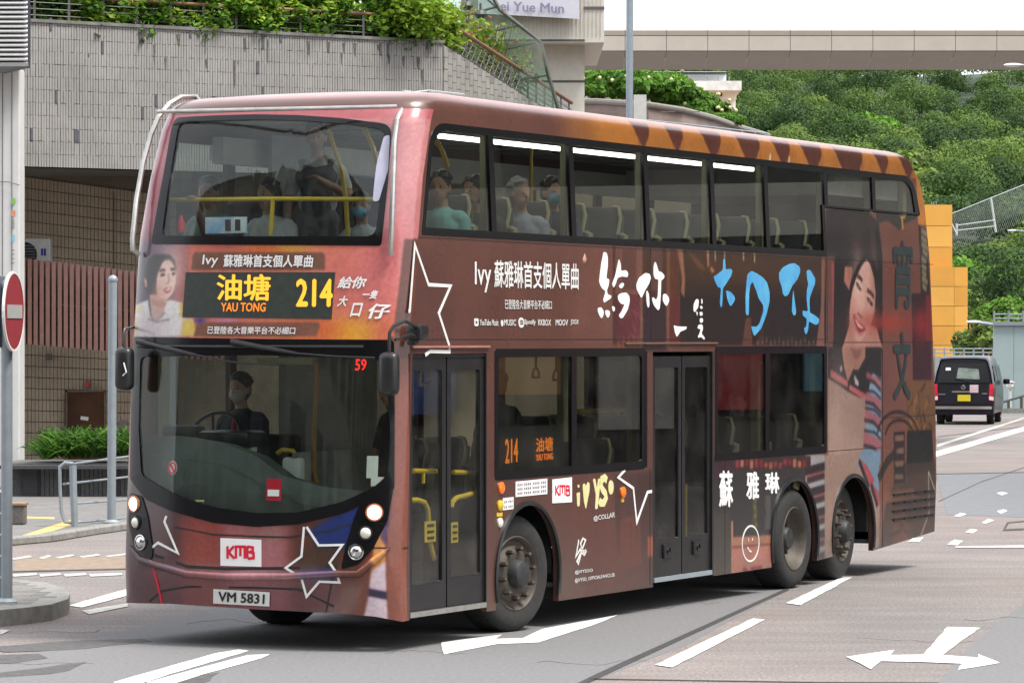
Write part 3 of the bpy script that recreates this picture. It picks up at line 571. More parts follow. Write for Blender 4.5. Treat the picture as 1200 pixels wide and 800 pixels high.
# ------------------------------------------------------------------ the bus
bus = thing('double_decker_bus', 'maroon double-decker bus covered in a pop single advert, crossing the junction', 'bus', (BX, BY, 0), math.pi/2-TH)
def arc(cx, r, xa, xb, zb, n=18):
    a0 = math.acos(max(-1, min(1, (xa-cx)/r))); a1 = math.acos(max(-1, min(1, (xb-cx)/r)))
    return [(xa, zb)]+[(cx+r*math.cos(a0+(a1-a0)*k/n), .46+r*1.0*math.sin(a0+(a1-a0)*k/n)) for k in range(n+1)]+[(xb, zb)]
rearprof = [(12.02, .37), (12.08, .93), (12.05, 1.65), (11.97, 2.38), (11.88, 3.28), (11.79, 3.85), (11.66, 4.07), (11.47, 4.2)]
frontprof = [(interp(z, RT), z) for z in (4.2, 4.1, 3.9, 3.67, 3.4, 3.2, 2.9, 2.35, 1.7, 1.0, .6, .24)]
sill = [(.035, .24), (.035, 2.29), (1.37, 2.29), (1.37, .22)]+arc(2.13, .60, 1.54, 2.72, .22)+[(4.66, .22), (4.66, 2.29), (6.03, 2.29), (6.03, .24)]+arc(8.03, .60, 7.44, 8.62, .24)+arc(9.61, .58, 9.04, 10.17, .26)
outer = sill+rearprof+frontprof
up_hole = rounded([(.27, 3.235), (8.9, 3.235), (8.9, 3.69), (11.62, 3.69), (11.5, 3.98), (11.3, 4.075), (.5, 4.075)], [.03, 0, 0, .03, .12, .1, .22])
lowA = rounded([(1.53, 1.285), (4.47, 1.285), (4.47, 2.305), (1.53, 2.305)], .03)
lowB = rounded([(6.08, 1.305), (8.86, 1.305), (8.86, 2.315), (6.08, 2.315)], .03)
sp = patch([outer, up_hole, lowA, lowB], side3, (.8, .4), 0, .05, UVS, [M['wrap'], M['inner']], 'side_panel', bus)
# far side: plain openings
fo = [(.0, .32), (1.5, .27)]+arc(2.13, .60, 1.54, 2.72, .22)+arc(8.03, .60, 7.44, 8.62, .24)+arc(9.61, .58, 9.04, 10.17, .26)+rearprof+frontprof
fh = [rounded([(a+.06, 3.235), (b-.06, 3.235), (b-.06, 4.0), (a+.06, 4.0)], .06) for a, b in ((.45, 1.46), (1.46, 2.97), (2.97, 4.52), (4.52, 5.97), (5.97, 7.26), (7.26, 8.8), (8.8, 10.1), (10.1, 11.3))]
fh += [rounded([(a, 1.3), (b, 1.3), (b, 2.3), (a, 2.3)], .05) for a, b in ((.35, 1.5), (1.6, 3.2), (3.3, 4.9), (5, 6.6), (6.7, 8.6))]
fp = patch([fo[:-1]+[(.01, .33)]]+fh, far3, (.8, .4), 0, .05, UVS, [M['wrap'], M['inner']], 'side_panel', bus, label='far side panel with plain window openings')
for h in fh:
    c = [(sum(p[0] for p in h)/len(h)), (sum(p[1] for p in h)/len(h))]
    patch([[(c[0]+(p[0]-c[0])*1.02, c[1]+(p[1]-c[1])*1.02) for p in h]], far3, (0, .4), .02, .026, None, M['glass_up'], 'window', bus)
# front mask
gu = [(211, 144), (250, 141.5), (300, 140), (350, 141), (400, 144.5), (453, 152), (448, 210), (440, 277), (300, 277), (190, 276), (200, 205)]
GU = rounded(Q(F, *gu), [.07, .03, .03, .03, .03, .1, 0, .08, 0, .05, 0])
ru = [(206, 138), (250, 135.5), (300, 134), (350, 135), (400, 138.5), (460, 146), (455, 210), (447, 288), (300, 287), (178, 286), (192, 205)]
RU = rounded(Q(F, *ru), [.06, .03, .03, .03, .03, .1, 0, .03, 0, .03, 0])
gl = [(165, 418), (300, 416), (452, 420), (457, 500), (455, 556), (436, 572), (400, 588), (350, 600), (300, 601), (250, 594), (205, 579), (166, 556), (163, 500)]
GL = rounded(Q(F, *gl), [.06, 0, .12, 0, .1]+[.05]*6+[.05, 0])
rl = [(157.5, 394.5), (300, 397), (462, 398), (462.5, 480), (462, 573), (440, 584), (400, 602), (350, 614), (300, 617), (250, 612), (200, 598), (172, 585), (153, 560), (154, 480)]
RL = rounded(Q(F, *rl), [.02, 0, .04, 0, .02]+[.03]*8+[0])
botpx = [(152, 706), (200, 707), (260, 711), (300, 713.5), (350, 716), (400, 718.5), (440, 722), (472, 728)]
bot = Q(F, *botpx)
inset = lambda L_, k: [(lambda c: (c[0]+(p[0]-c[0])*k, c[1]+(p[1]-c[1])*k))((sum(q[0] for q in L_)/len(L_), sum(q[1] for q in L_)/len(L_))) for p in L_]
fm = [(SMAX, .30)]+bot+[(0, .24), (0, 4.2), (SMAX, 4.2)]
front = patch([fm, inset(RU, .985), inset(RL, .985)], front3, (.07, .12), 0, .04, UVF, [M['wrapf'], M['inner']], 'front_panel', bus)
patch([RU, GU], front3, (.07, .12), -.006, .03, None, M['gloss'], 'windscreen_surround', bus, label='black surround of the upper deck windscreen')
patch([RL, GL], front3, (.07, .12), -.006, .03, None, M['gloss'], 'windscreen_surround', bus, label='black surround of the lower deck windscreen')
patch([inset(GU, 1.01)], front3, (.07, .12), .004, .010, None, M['glass_front'], 'windscreen', bus, label='upper deck windscreen')
patch([inset(GL, 1.01)], front3, (.07, .12), .004, .010, None, M['glass_lowfront'], 'windscreen', bus, label='lower deck windscreen')
# blind behind the near corner of the upper windscreen
patch([rounded(Q(F, (457, 158), (455, 200), (444, 236), (437, 236), (442, 190), (450, 160)), .03)], lambda s, z, d: front3(s, z, d), (.07, .12), -.008, -.002, None, mat('pale_film', srgb(165, 165, 185), .3, noise=.1), 'corner_film', bus)
# roof
mb = MB(); rings = []
for t_ in np.linspace(0, 1, 7):
    a = t_*math.pi/2; z = 4.2+.15*math.sin(a); ins = .14*(1-math.cos(a)); fr = .02*math.sin(a)+.34*(1-math.cos(a)); xr_ = 11.47-.55*(1-math.cos(a)); ring = []
    for s_ in np.linspace(0, SMAX, 25):
        x, y = front0(s_, 4.2); y = W/2+(y-W/2)*(1-ins/(W/2)); ring.append((x+fr, y, z))
    y0, y1 = T(4.2)+ins, W-T(4.2)-ins; x0 = front0(0, 4.2)[0]+fr
    fwd = [(x0+(xr_-x0)*k/20, y0, z) for k in range(1, 21)]; bck = [(x0+(xr_-x0)*k/20, y1, z) for k in range(20, 0, -1)]
    rr_ = [(xr_, y0+(y1-y0)*k/8, z) for k in range(1, 8)]
    rings.append([fwd[::-1], ring, bck[::-1][:], rr_])
    rings[-1] = fwd[::-1]+ring+[(x0+(xr_-x0)*k/20, y1, z) for k in range(1, 21)]+rr_[::-1]
cx_ = 5.8
last = rings[-1]
for kk, dz in ((.8, .02), (.5, .035), (.1, .04)):
    rings.append([(cx_+(x-cx_)*(1-(1-kk)*.12 if True else 1), W/2+(y-W/2)*kk, 4.35+dz) for x, y, z in last])
n = len(rings[0])
for r_ in rings: mb.v += r_
for i in range(len(rings)-1):
    for k in range(n): mb.f.append((i*n+k, (i+1)*n+k, (i+1)*n+(k+1) % n, i*n+(k+1) % n)); mb.m.append(0)
mb.f.append(tuple((len(rings)-1)*n+k for k in range(n))[::-1]); mb.m.append(0)
me = mb.mesh('roof', M['wrap'], True)
ul = me.uv_layers.new(name='UVMap')
for lp in me.loops:
    co = me.vertices[lp.vertex_index].co; ul.data[lp.index].uv = ((co.x-UVS[0])/UVS[1], min(co.z+.0, 4.45)/UVS[2])
link('roof', me, bus)
# rear wall
mb = MB(); rp = [(x, z) for x, z in rearprof]
for k in range(len(rp)-1):
    (xa, za), (xb, zb) = rp[k], rp[k+1]
    mb.add([(xa, T(za)+.001, za), (xa, W-T(za)-.001, za), (xb, W-T(zb)-.001, zb), (xb, T(zb)+.001, zb)], [(0, 1, 2, 3)])
mb.build('rear_panel', M['wrap'] and mat('rear_vinyl', srgb(96, 52, 46), .35, noise=.2), bus)
# floors, ceilings, underbody
def slab(name, x0, x1, y0, y1, z0, z1, m, **kw): return MB().box(((x0+x1)/2, (y0+y1)/2, (z0+z1)/2), (x1-x0, y1-y0, z1-z0)).build(name, m, bus, **kw)
slab('floor', .2, 11.8, .62, 1.88, .33, .37, M['floor'], label='lower deck floor')
for xa_, xb_ in ((.2, 1.5), (2.76, 7.4), (10.2, 11.8)):
    for ya_, yb_ in ((.07, .62), (1.88, 2.43)): slab('floor', xa_, xb_, ya_, yb_, .33, .37, M['floor'])
slab('floor', .2, 11.8, .07, 2.43, 2.36, 2.44, M['floor'], label='upper deck floor')
slab('ceiling', .25, 11.8, .07, 2.43, 2.315, 2.352, M['ceil'], label='lower deck ceiling')
slab('ceiling', .85, 11.3, .14, 2.36, 4.16, 4.19, M['ceil'], label='upper deck ceiling')
slab('chassis', .6, 11.5, .45, 2.05, .30, .328, M['skirt'])
slab('rear_bulkhead', 10.2, 11.85, .07, 2.43, .45, 2.3, M['lining'])
slab('engine_cover', 8.95, 11.9, .3, 2.2, .5, 1.25, M['skirt'])
mb = MB()
for xa, xb in ((1.54, 2.72), (7.44, 8.62), (9.04, 10.17)):
    for ya in (.6, 1.9): mb.box(((xa+xb)/2, ya, .75), (xb-xa+.2, .02, .7))
    mb.box(((xa+xb)/2, .3, 1.1), (xb-xa+.2, .55, .02)).box(((xa+xb)/2, 2.2, 1.1), (xb-xa+.2, .55, .02))
    for xc in (xa-.02, xb+.02): mb.box((xc, .33, .78), (.02, .5, .66)).box((xc, 2.17, .78), (.02, .5, .66))
mb.build('wheel_housing', M['skirt'], bus, kind='stuff')
for xa, xb in ((2.8, 4.6), (6.1, 7.4)): slab('skirt_backing', xa, xb, .06, .5, .24, .6, M['skirt'])
# wheel arch lips
for cx, r in ((2.13, .60), (8.03, .60), (9.61, .58)):
    mb = MB(); A = [(cx+r*math.cos(a), .46+r*math.sin(a)) for a in np.linspace(-.30, math.pi+.30, 30)]
    mb.tube([(x, -.004, z) for x, z in A], .022, n=6); mb.build('arch_lip', M['black'], bus, smooth=True)
# wheels
def wheel(x, y, rz, conc, name='wheel'):
    w = link(name, None, bus, loc=(x, y, .48), rz=rz)
    MB().lathe([(.30, .02), (.315, -.0), (.36, -.012), (.42, -.008), (.455, .01), (.475, .035), (.48, .08), (.48, .22), (.47, .27), (.42, .29), (.3, .285)], 56).build('tyre', M['rubber'], w, smooth=True)
    mb = MB()
    for k in range(56):
        a = 2*math.pi*k/56; mb.box((.479*math.cos(a), .15, .479*math.sin(a)), (.008, .2, .012), rot=Matrix.Rotation(-a, 3, 'Y'))
    mb.build('tread', M['rubber'], w)
    if conc:
        MB().lathe([(.315, .005), (.30, -.006), (.285, .01), (.275, .06), (.235, .12), (.2, .16), (.12, .165), (.10, .13), (.06, .12), (.0, .12)], 48).build('rim', M['rim'], w, smooth=True)
    else:
        MB().lathe([(.315, .005), (.30, -.006), (.285, .01), (.27, .04), (.24, .045), (.19, .0), (.165, -.01), (.12, .0), (.0, .0)], 48).build('rim', M['rim'], w, smooth=True)
    h = MB().lathe([(.12, .12 if conc else .01), (.115, .08 if conc else -.04), (.095, .05 if conc else -.075), (.05, .045 if conc else -.09), (0, .045 if conc else -.09)], 24); h.build('hub', M['hub'], w, smooth=True)
    nb = MB()
    for k in range(10):
        a = 2*math.pi*k/10+.2; q = (.158 if conc else .205); nb.lathe([(.022, .16 if conc else .01), (.02, .11 if conc else -.045), (.008, .10 if conc else -.055), (0, .10 if conc else -.055)], 6, c=(q*math.cos(a), 0, q*math.sin(a)))
    nb.build('wheel_nuts', M['nut'], w, kind='stuff')
    return w
wheel(2.11, .10, R(-10), False); wheel(8.10, .03, 0, True); wheel(9.6, .12, R(4), False)
for x, rz in ((2.11, R(-10)), (8.10, 0), (9.6, R(4))):
    w = wheel(x, 2.42, rz+math.pi, x > 8 and x < 9)
# ---- windows on the near side
def pane(name, loop, m, d=.008, **kw): return patch([loop], side3, (0, .3), d, d+.006, None, m, name, bus, **kw)
ring_up = [rounded([(.245, 3.21), (8.89, 3.21), (8.89, 3.70), (11.65, 3.70), (11.53, 3.99), (11.32, 4.10), (.48, 4.10)], [.03, 0, 0, .03, .12, .1, .24])]
in_up = rounded([(.31, 3.27), (8.82, 3.27), (8.82, 3.72), (11.5, 3.72), (11.42, 3.97), (11.25, 4.04), (.53, 4.04)], [.03, 0, 0, .03, .12, .1, .22])
patch([ring_up[0], in_up], side3, (.8, .3), -.003, .02, None, M['gloss'], 'window_gasket', bus)
joints = [.3]+[S(u, 222)[0] for u in (577, 670.5, 757.5, 834.5, 897.5, 967.5, 1023.5)]+[11.5]; print('joints', joints)
for k, (a, b) in enumerate(zip(joints[:-1], joints[1:])):
    zb = 3.26 if a < 8.8 else 3.71; L_ = [(a+.005, zb), (b-.005, zb), (b-.005, 4.05), (a+.005, 4.05)]
    if k == 0: L_ = [(.3, zb), (b-.005, zb), (b-.005, 4.05), (.62, 4.05), (.5, 4.02), (.43, 3.95)]
    if k == 7: L_ = [(a+.005, zb), (11.5, zb), (11.42, 3.97), (11.25, 4.05), (a+.005, 4.05)]
    pane('window', L_, M['glass_up'])
for j in joints[1:-1]:
    zb = 3.24 if j < 8.8 else 3.7
    patch([[(j-.045, zb), (j+.045, zb), (j+.045, 4.07), (j-.045, 4.07)]], side3, (0, .2), -.004, .03, None, M['gloss'], 'window_post', bus)
    MB().box((j+.06, .115, 3.65), (.11, .05, .9)).build('pillar', M['paleyellow'], bus)
MB().box((11.35, .115, 3.85), (.1, .05, .5)).build('pillar', M['paleyellow'], bus)
for lo, js in ((lowA, [1.53, 3.02, 4.47]), (lowB, [6.08, 7.33, 8.86])):
    x0, x1, z0, z1 = js[0], js[-1], min(p[1] for p in lo), max(p[1] for p in lo)
    patch([rounded([(x0-.02, z0-.02), (x1+.02, z0-.02), (x1+.02, z1+.02), (x0-.02, z1+.02)], .04), rounded([(x0+.05, z0+.05), (x1-.05, z0+.05), (x1-.05, z1-.05), (x0+.05, z1-.05)], .04)], side3, (.8, .3), -.003, .02, None, M['gloss'], 'window_gasket', bus)
    for a, b in zip(js[:-1], js[1:]): pane('window', [(a+.03, z0+.03), (b-.005, z0+.03), (b-.005, z1-.03), (a+.03, z1-.03)], M['glass_low'])
    for j in js[1:-1]: patch([[(j-.05, z0), (j+.05, z0), (j+.05, z1), (j-.05, z1)]], side3, (0, .2), -.004, .03, None, M['gloss'], 'window_post', bus)
    for j in js[1:]: MB().box((j+.08 if j < 4 else j+.05, .14, (z0+z1)/2+(.12 if j < 4 or j > 8 else 0)), (.13, .05, .98 if 4 < j < 8 else .76)).build('pillar', M['paleyellow'], bus)
# black pillar between window and middle door
patch([[(4.475, 1.28), (4.535, 1.28), (4.535, 2.30), (4.475, 2.30)]], side3, (0, .3), -.003, .01, None, M['gloss'], 'window_post', bus)
# ---- doors
def door_leaf(x0, x1, z0, z1, zk, handle=None, mid=None):
    """aluminium-framed black leaf with a tall pane"""
    fr = rounded([(x0, z0), (x1, z0), (x1, z1), (x0, z1)], .02); w = .065
    g = rounded([(x0+w, zk), (x1-w, zk), (x1-w, z1-.10), (x0+w, z1-.10)], .03)
    d = patch([fr, g], side3, (0, .5), .02, .06, None, M['black'], 'door', bus)
    patch([[(x0+w-.01, zk-.01), (x1-w+.01, zk-.01), (x1-w+.01, z1-.09), (x0+w-.01, z1-.09)]], side3, (0, .5), .035, .041, None, M['glass_door'] if x0 < 2 else M['glass_low'], 'pane', d)
    return d
d1 = door_leaf(.05, .69, .30, 2.26, .50); d2 = door_leaf(.71, 1.355, .30, 2.26, .52)
def side_tube(parent, pts, r, m, y, name='handrail'):
    P = []
    for u, v in pts: x, z = busy(u, v, y); P.append((x, y, z))
    return MB().tube(P, r, n=8).build(name, m, parent, smooth=True)
side_tube(d1, [(481, 586), (489, 585.5), (497, 588), (501, 596), (502.5, 612), (503, 630), (506, 645), (509, 655)], .021, M['yellow'], .10)
side_tube(d2, [(529, 594), (530, 588), (535, 583), (545, 580.5), (557, 577)], .021, M['yellow'], .10)
side_tube(d1, [(484, 551.5), (513, 552)], .02, M['yellow'], .16); side_tube(d2, [(531, 553), (559, 554)], .02, M['yellow'], .16)
side_tube(d1, [(496, 553), (496, 566)], .016, M['yellow'], .16)
for dd, q in ((d1, (498, 511, 611, 634)), (d2, (529, 537, 612, 635))):
    (xa, za), (xb, zb) = busy(q[0], q[2], .05), busy(q[1], q[3], .05)
    MB().box(((xa+xb)/2, .055, (za+zb)/2), (xb-xa, .008, za-zb)).build('yellow_notice', M['yellow'], dd)
    for k in range(3): MB().box(((xa+xb)/2, .048, za+(zb-za)*(.2+.3*k)), ((xb-xa)*.6, .004, .02)).build('notice_line', M['blacktxt'], dd)
slab('door_sill', .04, 1.36, -.005, .12, .255, .295, M['silver']); slab('door_header', .04, 1.365, .01, .06, 2.262, 2.288, M['black'])
for q in (((487, 496), (502, 491)),):   # yellow strap grip seen through the first leaf
    x, z = busy(499, 441, .5); MB().tube([(x-.1, .5, z-.07), (x-.09, .5, z+.02), (x-.05, .5, z+.07), (x+.02, .5, z+.08), (x+.08, .5, z+.05), (x+.1, .5, z-.05), (x-.1, .5, z-.07)], .014).build('grab_loop', M['yellow'], bus, smooth=True)
m1 = door_leaf(4.69, 5.335, .30, 2.25, .62); m2 = door_leaf(5.355, 6.0, .30, 2.25, .62)
for dd, xc in ((m1, 5.0), (m2, 5.67)): MB().rbox((xc, .012, .52), (.17, .03, .13), .012).lathe([(.03, -.012), (.03, .0)], 12, c=(xc, 0, .52)).build('door_button', M['black'], dd)
side_tube(m2, [(803, 567), (803, 640)], .02, M['yellow'], .12)
for xa, xb in ((4.7, 6.02),): slab('door_sill', xa, xb, .0, .12, .255, .295, M['steel'])
slab('door_post', 6.0, 6.03, .0, .05, .25, 2.29, M['black']); slab('door_post', 1.357, 1.372, .0, .05, .25, 2.29, M['black'])
# rain gutters over doors
patch([[(.06, 2.335), (1.40, 2.335), (1.40, 2.352), (.06, 2.352)]], side3, (0, 0), -.02, .0, None, mat('gutter', srgb(150, 105, 95), .35, noise=.1), 'rain_gutter', bus)
patch([[(4.05, 2.36), (6.1, 2.36), (6.1, 2.375), (4.05, 2.375)]], side3, (0, 0), -.018, .0, None, mat('gutter_dark', srgb(110, 80, 66), .35, noise=.1), 'rain_gutter', bus)
# panel joints on the side
J = M['blacktxt']
def seam(fn, mapf, pts, w=.006, name='panel_joint', m=None, d=-.0015): return strokes_mesh(name, [Q(fn, *pts)], w, mapf, m or J, bus, d=d, th=.003)
seam(S, side3, [(478.5, 641.5), (474, 641.5)]); 
def jx(x, z0, z1, w=.005): return strokes_mesh('panel_joint', [[(x, z0), (x, z1)]], w, side3, J, bus, d=-.0015, th=.003)
jx(4.60, .24, 1.26); jx(6.30, .25, 1.28, .003); jx(10.45, .28, 2.3, .008); jx(8.9, 2.38, 3.2, .003); jx(4.62, 2.4, 3.2, .003); jx(10.35, 2.4, 3.68, .004)
for a, b, z in ((.2, 12.0, 3.19), (8.9, 11.98, 2.37), (10.45, 12.02, 1.60), (8.9, 10.4, 1.30), (.05, 8.9, 2.40)): strokes_mesh('panel_joint', [[(a, z), (b, z)]], .003, side3, J, bus, d=-.0015, th=.003)
# louvres low at the rear
for k in range(4):
    for j in range(4):
        xa = 10.75+j*.32; mb = MB().box((xa+.14, -.004, .80-k*.085), (.28, .02, .018), rot=Matrix.Rotation(R(-25), 3, 'X')); mb.build('louvre', M['black'], bus)
# ---- lettering on the side
def st(t, pts, m='letter', bold=.0, shear=0., fn=S, mapf=side3, name='lettering', **kw): return text_on(name, t, Q(fn, *pts), mapf, M[m], sp if mapf is side3 else front, bold, shear, **kw)
st('Ivy', [(555.8, 306.5), (575, 307), (575, 343), (555.8, 342)], bold=.012)
st('蘇雅琳首支個人單曲', [(578.5, 304.5), (677.5, 308.5), (677.5, 339.5), (578.5, 337)], bold=.02)
st('已登陸各大音樂平台不必細口', [(591, 350.5), (646, 352), (646, 362.5), (591, 362)], bold=.005)
for t, a, b in (('YouTube Music', 561.5, 583.5), ('MUSIC', 590, 604), ('Spotify', 614, 627), ('KKBOX', 630, 645), ('MOOV', 650.5, 665), ('JOOX', 668, 677.5)):
    st(t, [(a, 374), (b, 374.3), (b, 381.5), (a, 381.3)], bold=.02)
def sticker(name, pts, m, d=-.003, fn=S, mapf=side3, par=None, r=0, **kw):
    P = Q(fn, *pts); P = rounded(P, r) if r else P
    return patch([P], mapf, (.1, .1), d, d+.003, None, M[m] if isinstance(m, str) else m, name, par or (sp if mapf is side3 else front), **kw)
sticker('music_service_icon', [(555.5, 373), (560.5, 373), (560.5, 382), (555.5, 382)], 'letter', r=.02); st('▶', [(557, 375.5), (559.3, 375.5), (559.3, 379.5), (557, 379.5)], 'inner', d=-.006)
C0 = S(610.7, 378)
sticker('music_service_icon', [], 'letter') if False else patch([[(C0[0]+.055*math.cos(a), C0[1]+.042*math.sin(a)) for a in np.linspace(0, 2*math.pi, 20)[:-1]]], side3, (0, 0), -.003, 0, None, M['letter'], 'music_service_icon', sp)
for k in range(3): strokes_mesh('icon_wave', [[(C0[0]-.03, C0[1]+.014-.014*k), (C0[0], C0[1]+.02-.014*k), (C0[0]+.03, C0[1]+.012-.014*k)]], .003, side3, M['inner'], sp, d=-.006)
C0 = S(588.2, 378); patch([[(C0[0]+.022*math.cos(a), C0[1]-.004+.026*math.sin(a)) for a in np.linspace(0, 2*math.pi, 14)[:-1]]], side3, (0, 0), -.003, 0, None, M['letter'], 'music_service_icon', sp)
strokes_mesh('star_outline', [Q(S, (478.6, 365), (480, 364), (486, 287), (502, 333.5), (528, 335), (514, 367), (526.3, 405))], .014, side3, M['letter'], sp)
strokes_mesh('star_outline', [Q(S, (526.3, 405), (526.5, 412), (503.5, 411.5), (498, 416))], .014, side3, M['letter'], sp, d=-.004)
strokes_mesh('star_outline', [px(S, (575, 545), 4, [(630, 20), (598, 57), (668, 107), (684, 268), (735, 125), (755, 122)])], .013, side3, M['white'], sp, label='white star outline low on the side')
def blobs(name, o, sc, polys, m, **kw):
    for P in polys: patch([rounded(px(S, o, sc, P), .02, 3)], side3, (0, 0), -.003, 0, None, m, name, sp, **kw)
pw = M['white']
blobs('brush_stroke', (680, 280), 6.156, [
 [(168, 92), (190, 100), (198, 140), (196, 200), (186, 285), (208, 290), (204, 330), (190, 372), (196, 400), (224, 408), (218, 428), (170, 460), (164, 440), (182, 380), (150, 350), (134, 310), (140, 260), (150, 180)],
 [(278, 142), (290, 180), (292, 230), (330, 225), (346, 250), (338, 276), (300, 270), (268, 280), (252, 330), (238, 352), (228, 330), (250, 270), (268, 190)],
 [(302, 314), (316, 322), (308, 346), (292, 358), (278, 346), (284, 330)],
 [(290, 392), (330, 386), (352, 410), (356, 450), (340, 510), (308, 566), (290, 574), (276, 552), (300, 520), (318, 474), (290, 466), (272, 440), (270, 410)],
 [(128, 496), (150, 492), (168, 520), (166, 548), (152, 576), (136, 550), (124, 520)], [(182, 512), (208, 516), (214, 540), (200, 570), (188, 560), (178, 536)], [(228, 484), (244, 486), (250, 508), (240, 526), (230, 512)],
 [(470, 244), (500, 252), (508, 280), (496, 320), (466, 370), (440, 428), (424, 400), (404, 360), (404, 330), (424, 280)],
 [(480, 366), (494, 400), (498, 480), (488, 500), (478, 470), (474, 400)],
 [(540, 160), (554, 200), (562, 232), (588, 240), (608, 268), (596, 292), (582, 296), (578, 420), (572, 500), (560, 516), (530, 480), (516, 440), (524, 418), (546, 440), (558, 420), (562, 290), (540, 290), (526, 260), (528, 200)],
 [(598, 398), (616, 394), (636, 420), (640, 446), (622, 486), (606, 470), (592, 440)],
 [(672, 622), (700, 630), (768, 632), (762, 650), (720, 668), (694, 708), (680, 670)],
 [(838, 430), (854, 440), (850, 490), (824, 530), (814, 514), (818, 470)], [(838, 520), (846, 530), (842, 556), (836, 540)], [(872, 432), (880, 434), (880, 466), (872, 470)],
 [(864, 484), (876, 482), (882, 498), (872, 506), (864, 498)], [(862, 528), (878, 524), (882, 546), (868, 556), (860, 546)], [(864, 572), (880, 570), (886, 590), (872, 608), (860, 596)],
 [(860, 616), (880, 616), (884, 650), (872, 680), (896, 712), (894, 728), (868, 704), (852, 714), (848, 704), (862, 680), (866, 650), (846, 646), (850, 626)]], pw)
def bluemat(a, b, nm): return mat(nm, srgb(*a), .35, ramp2=srgb(*b), nscale=4)
bl = bluemat((60, 130, 190), (90, 170, 200), 'blue_letter_vinyl'); 
for off, mm, dd in ((1, bl, None),):
    P2 = [[(190, 84), (198, 110), (200, 172), (240, 166), (254, 180), (244, 220), (200, 290), (178, 318), (176, 400), (172, 462), (160, 466), (156, 440), (164, 318), (140, 310), (120, 270), (106, 232), (150, 200), (180, 176), (182, 110)],
     [(204, 336), (236, 344), (262, 370), (276, 400), (262, 432), (240, 460), (226, 440), (210, 390)],
     [(404, 182), (440, 200), (490, 232), (524, 272), (544, 350), (544, 420), (520, 520), (480, 630), (426, 692), (414, 670), (400, 616), (446, 618), (470, 590), (496, 500), (494, 450), (460, 400), (436, 330), (412, 268), (394, 290), (384, 360), (382, 520), (372, 532), (358, 520), (356, 400), (364, 280), (374, 210)],
     [(700, 128), (740, 122), (780, 150), (784, 190), (760, 250), (720, 300), (690, 368), (666, 384), (646, 360), (640, 310), (618, 250), (620, 200), (650, 156)],
     [(730, 330), (738, 400), (752, 500), (746, 530), (730, 530), (718, 500), (724, 400)],
     [(848, 172), (866, 182), (900, 240), (900, 280), (880, 330), (856, 400), (858, 508), (900, 530), (932, 560), (926, 592), (906, 606), (850, 576), (846, 640), (830, 682), (816, 660), (816, 628), (832, 620), (834, 556), (802, 528), (804, 492), (830, 498), (844, 500), (834, 400), (836, 340), (848, 290), (836, 240), (834, 190)]]
    blobs('brush_stroke', (820, 290), 6.669, P2, bl, label='blue brush stroke of the song title')
# stickers
sticker('operator_plate', [(647, 561.5), (670, 558.8), (670, 588), (647, 589.3)], 'white'); 
def operator_logo(fn, mapf, q, par):
    """the three red letters of the operator's mark; the middle one sits in an open box"""
    (x0, y0), (x1, y1) = q; w = x1-x0; h = y1-y0
    g = lambda a, b: fn(x0+a*w, y0+b*h)
    L_ = [[(0, 0), (.0, 1)], [(.24, 0), (.04, .5), (.26, 1)], [(.32, 1.0), (.32, .04), (.66, .04), (.66, 1.0)], [(.49, .04), (.49, .8)], [(.76, 0), (.76, 1)], [(.76, .03), (.97, .1), (.97, .4), (.78, .48), (1.0, .56), (1.0, .96), (.78, 1.0)]]
    strokes_mesh('operator_logo', [[g(*p) for p in l] for l in L_], .0105 if mapf is front3 else .008, mapf, M['red'], par, d=-.006)
operator_logo(S, side3, ((650.5, 568.5), (667, 580)), sp)
grey = mat('sticker_grey_text', srgb(120, 110, 115), .5, noise=.1)
sticker('notice_sticker', [(604, 564), (641, 560.5), (641, 578.5), (604, 582)], 'white'); sticker('notice_sticker', [(589, 583.5), (601.5, 582), (601.5, 596), (589, 597.5)], 'white')
M['grey'] = grey
for k in range(3): st('▪▪▪ ▪▪▪▪ ▪▪▪▪ ▪▪▪', [(606, 566.5+k*5), (639, 563.2+k*5), (639, 566+k*5), (606, 569.3+k*5)], 'grey', d=-.006, name='sticker_print')
for k in range(2): st('▪▪ ▪▪▪', [(590.5, 586.5+k*6), (600, 585.3+k*6), (600, 588+k*6), (590.5, 589.3+k*6)], 'grey', d=-.006, name='sticker_print')
iv = [[(402, 130), (418, 124), (416, 190), (405, 194)], [(406, 92), (414, 90), (416, 102), (408, 106)], [(430, 100), (436, 82), (444, 92), (446, 100), (455, 76), (463, 84), (462, 120), (452, 170), (445, 208), (436, 170)],
 [(478, 66), (489, 60), (497, 110), (504, 60), (515, 66), (508, 130), (500, 204), (488, 206), (492, 140)]]
blobs('sign_letter', (575, 545), 4, iv, M['cream'])
strokes_mesh('sign_letter', [px(S, (575, 545), 4, [(544, 70), (534, 58), (520, 66), (515, 90), (522, 112), (536, 130), (540, 152), (530, 176), (514, 176), (508, 164)])], .032, side3, M['cream'], sp)
c_ = S(575+563/4, 545+103/4); patch([[(c_[0]+.055*math.cos(a), c_[1]+.062*math.sin(a)) for a in np.linspace(0, 2*math.pi, 16)[:-1]]], side3, (0, 0), -.003, 0, None, M['cream'], 'sign_letter', sp)
st('@COLLAR', [(695, 604.5), (720, 599), (720, 607.5), (695, 611)], bold=.01)
strokes_mesh('signature', [px(S, (575, 545), 4, [(412, 348), (404, 400), (398, 428), (420, 392), (424, 410), (410, 462), (404, 450), (426, 400), (444, 350), (432, 342), (420, 368), (430, 398), (446, 404), (438, 420), (428, 412), (446, 396)])], .008, side3, M['letter'], sp)
st('@IVYSOO', [(673, 668), (694, 665.3), (694, 670.5), (673, 673.2)], bold=.005); st('@IVYSO_OFFICIALFANCLUB', [(673, 677.5), (719.5, 670.5), (719.5, 676), (673, 683)], bold=.005)
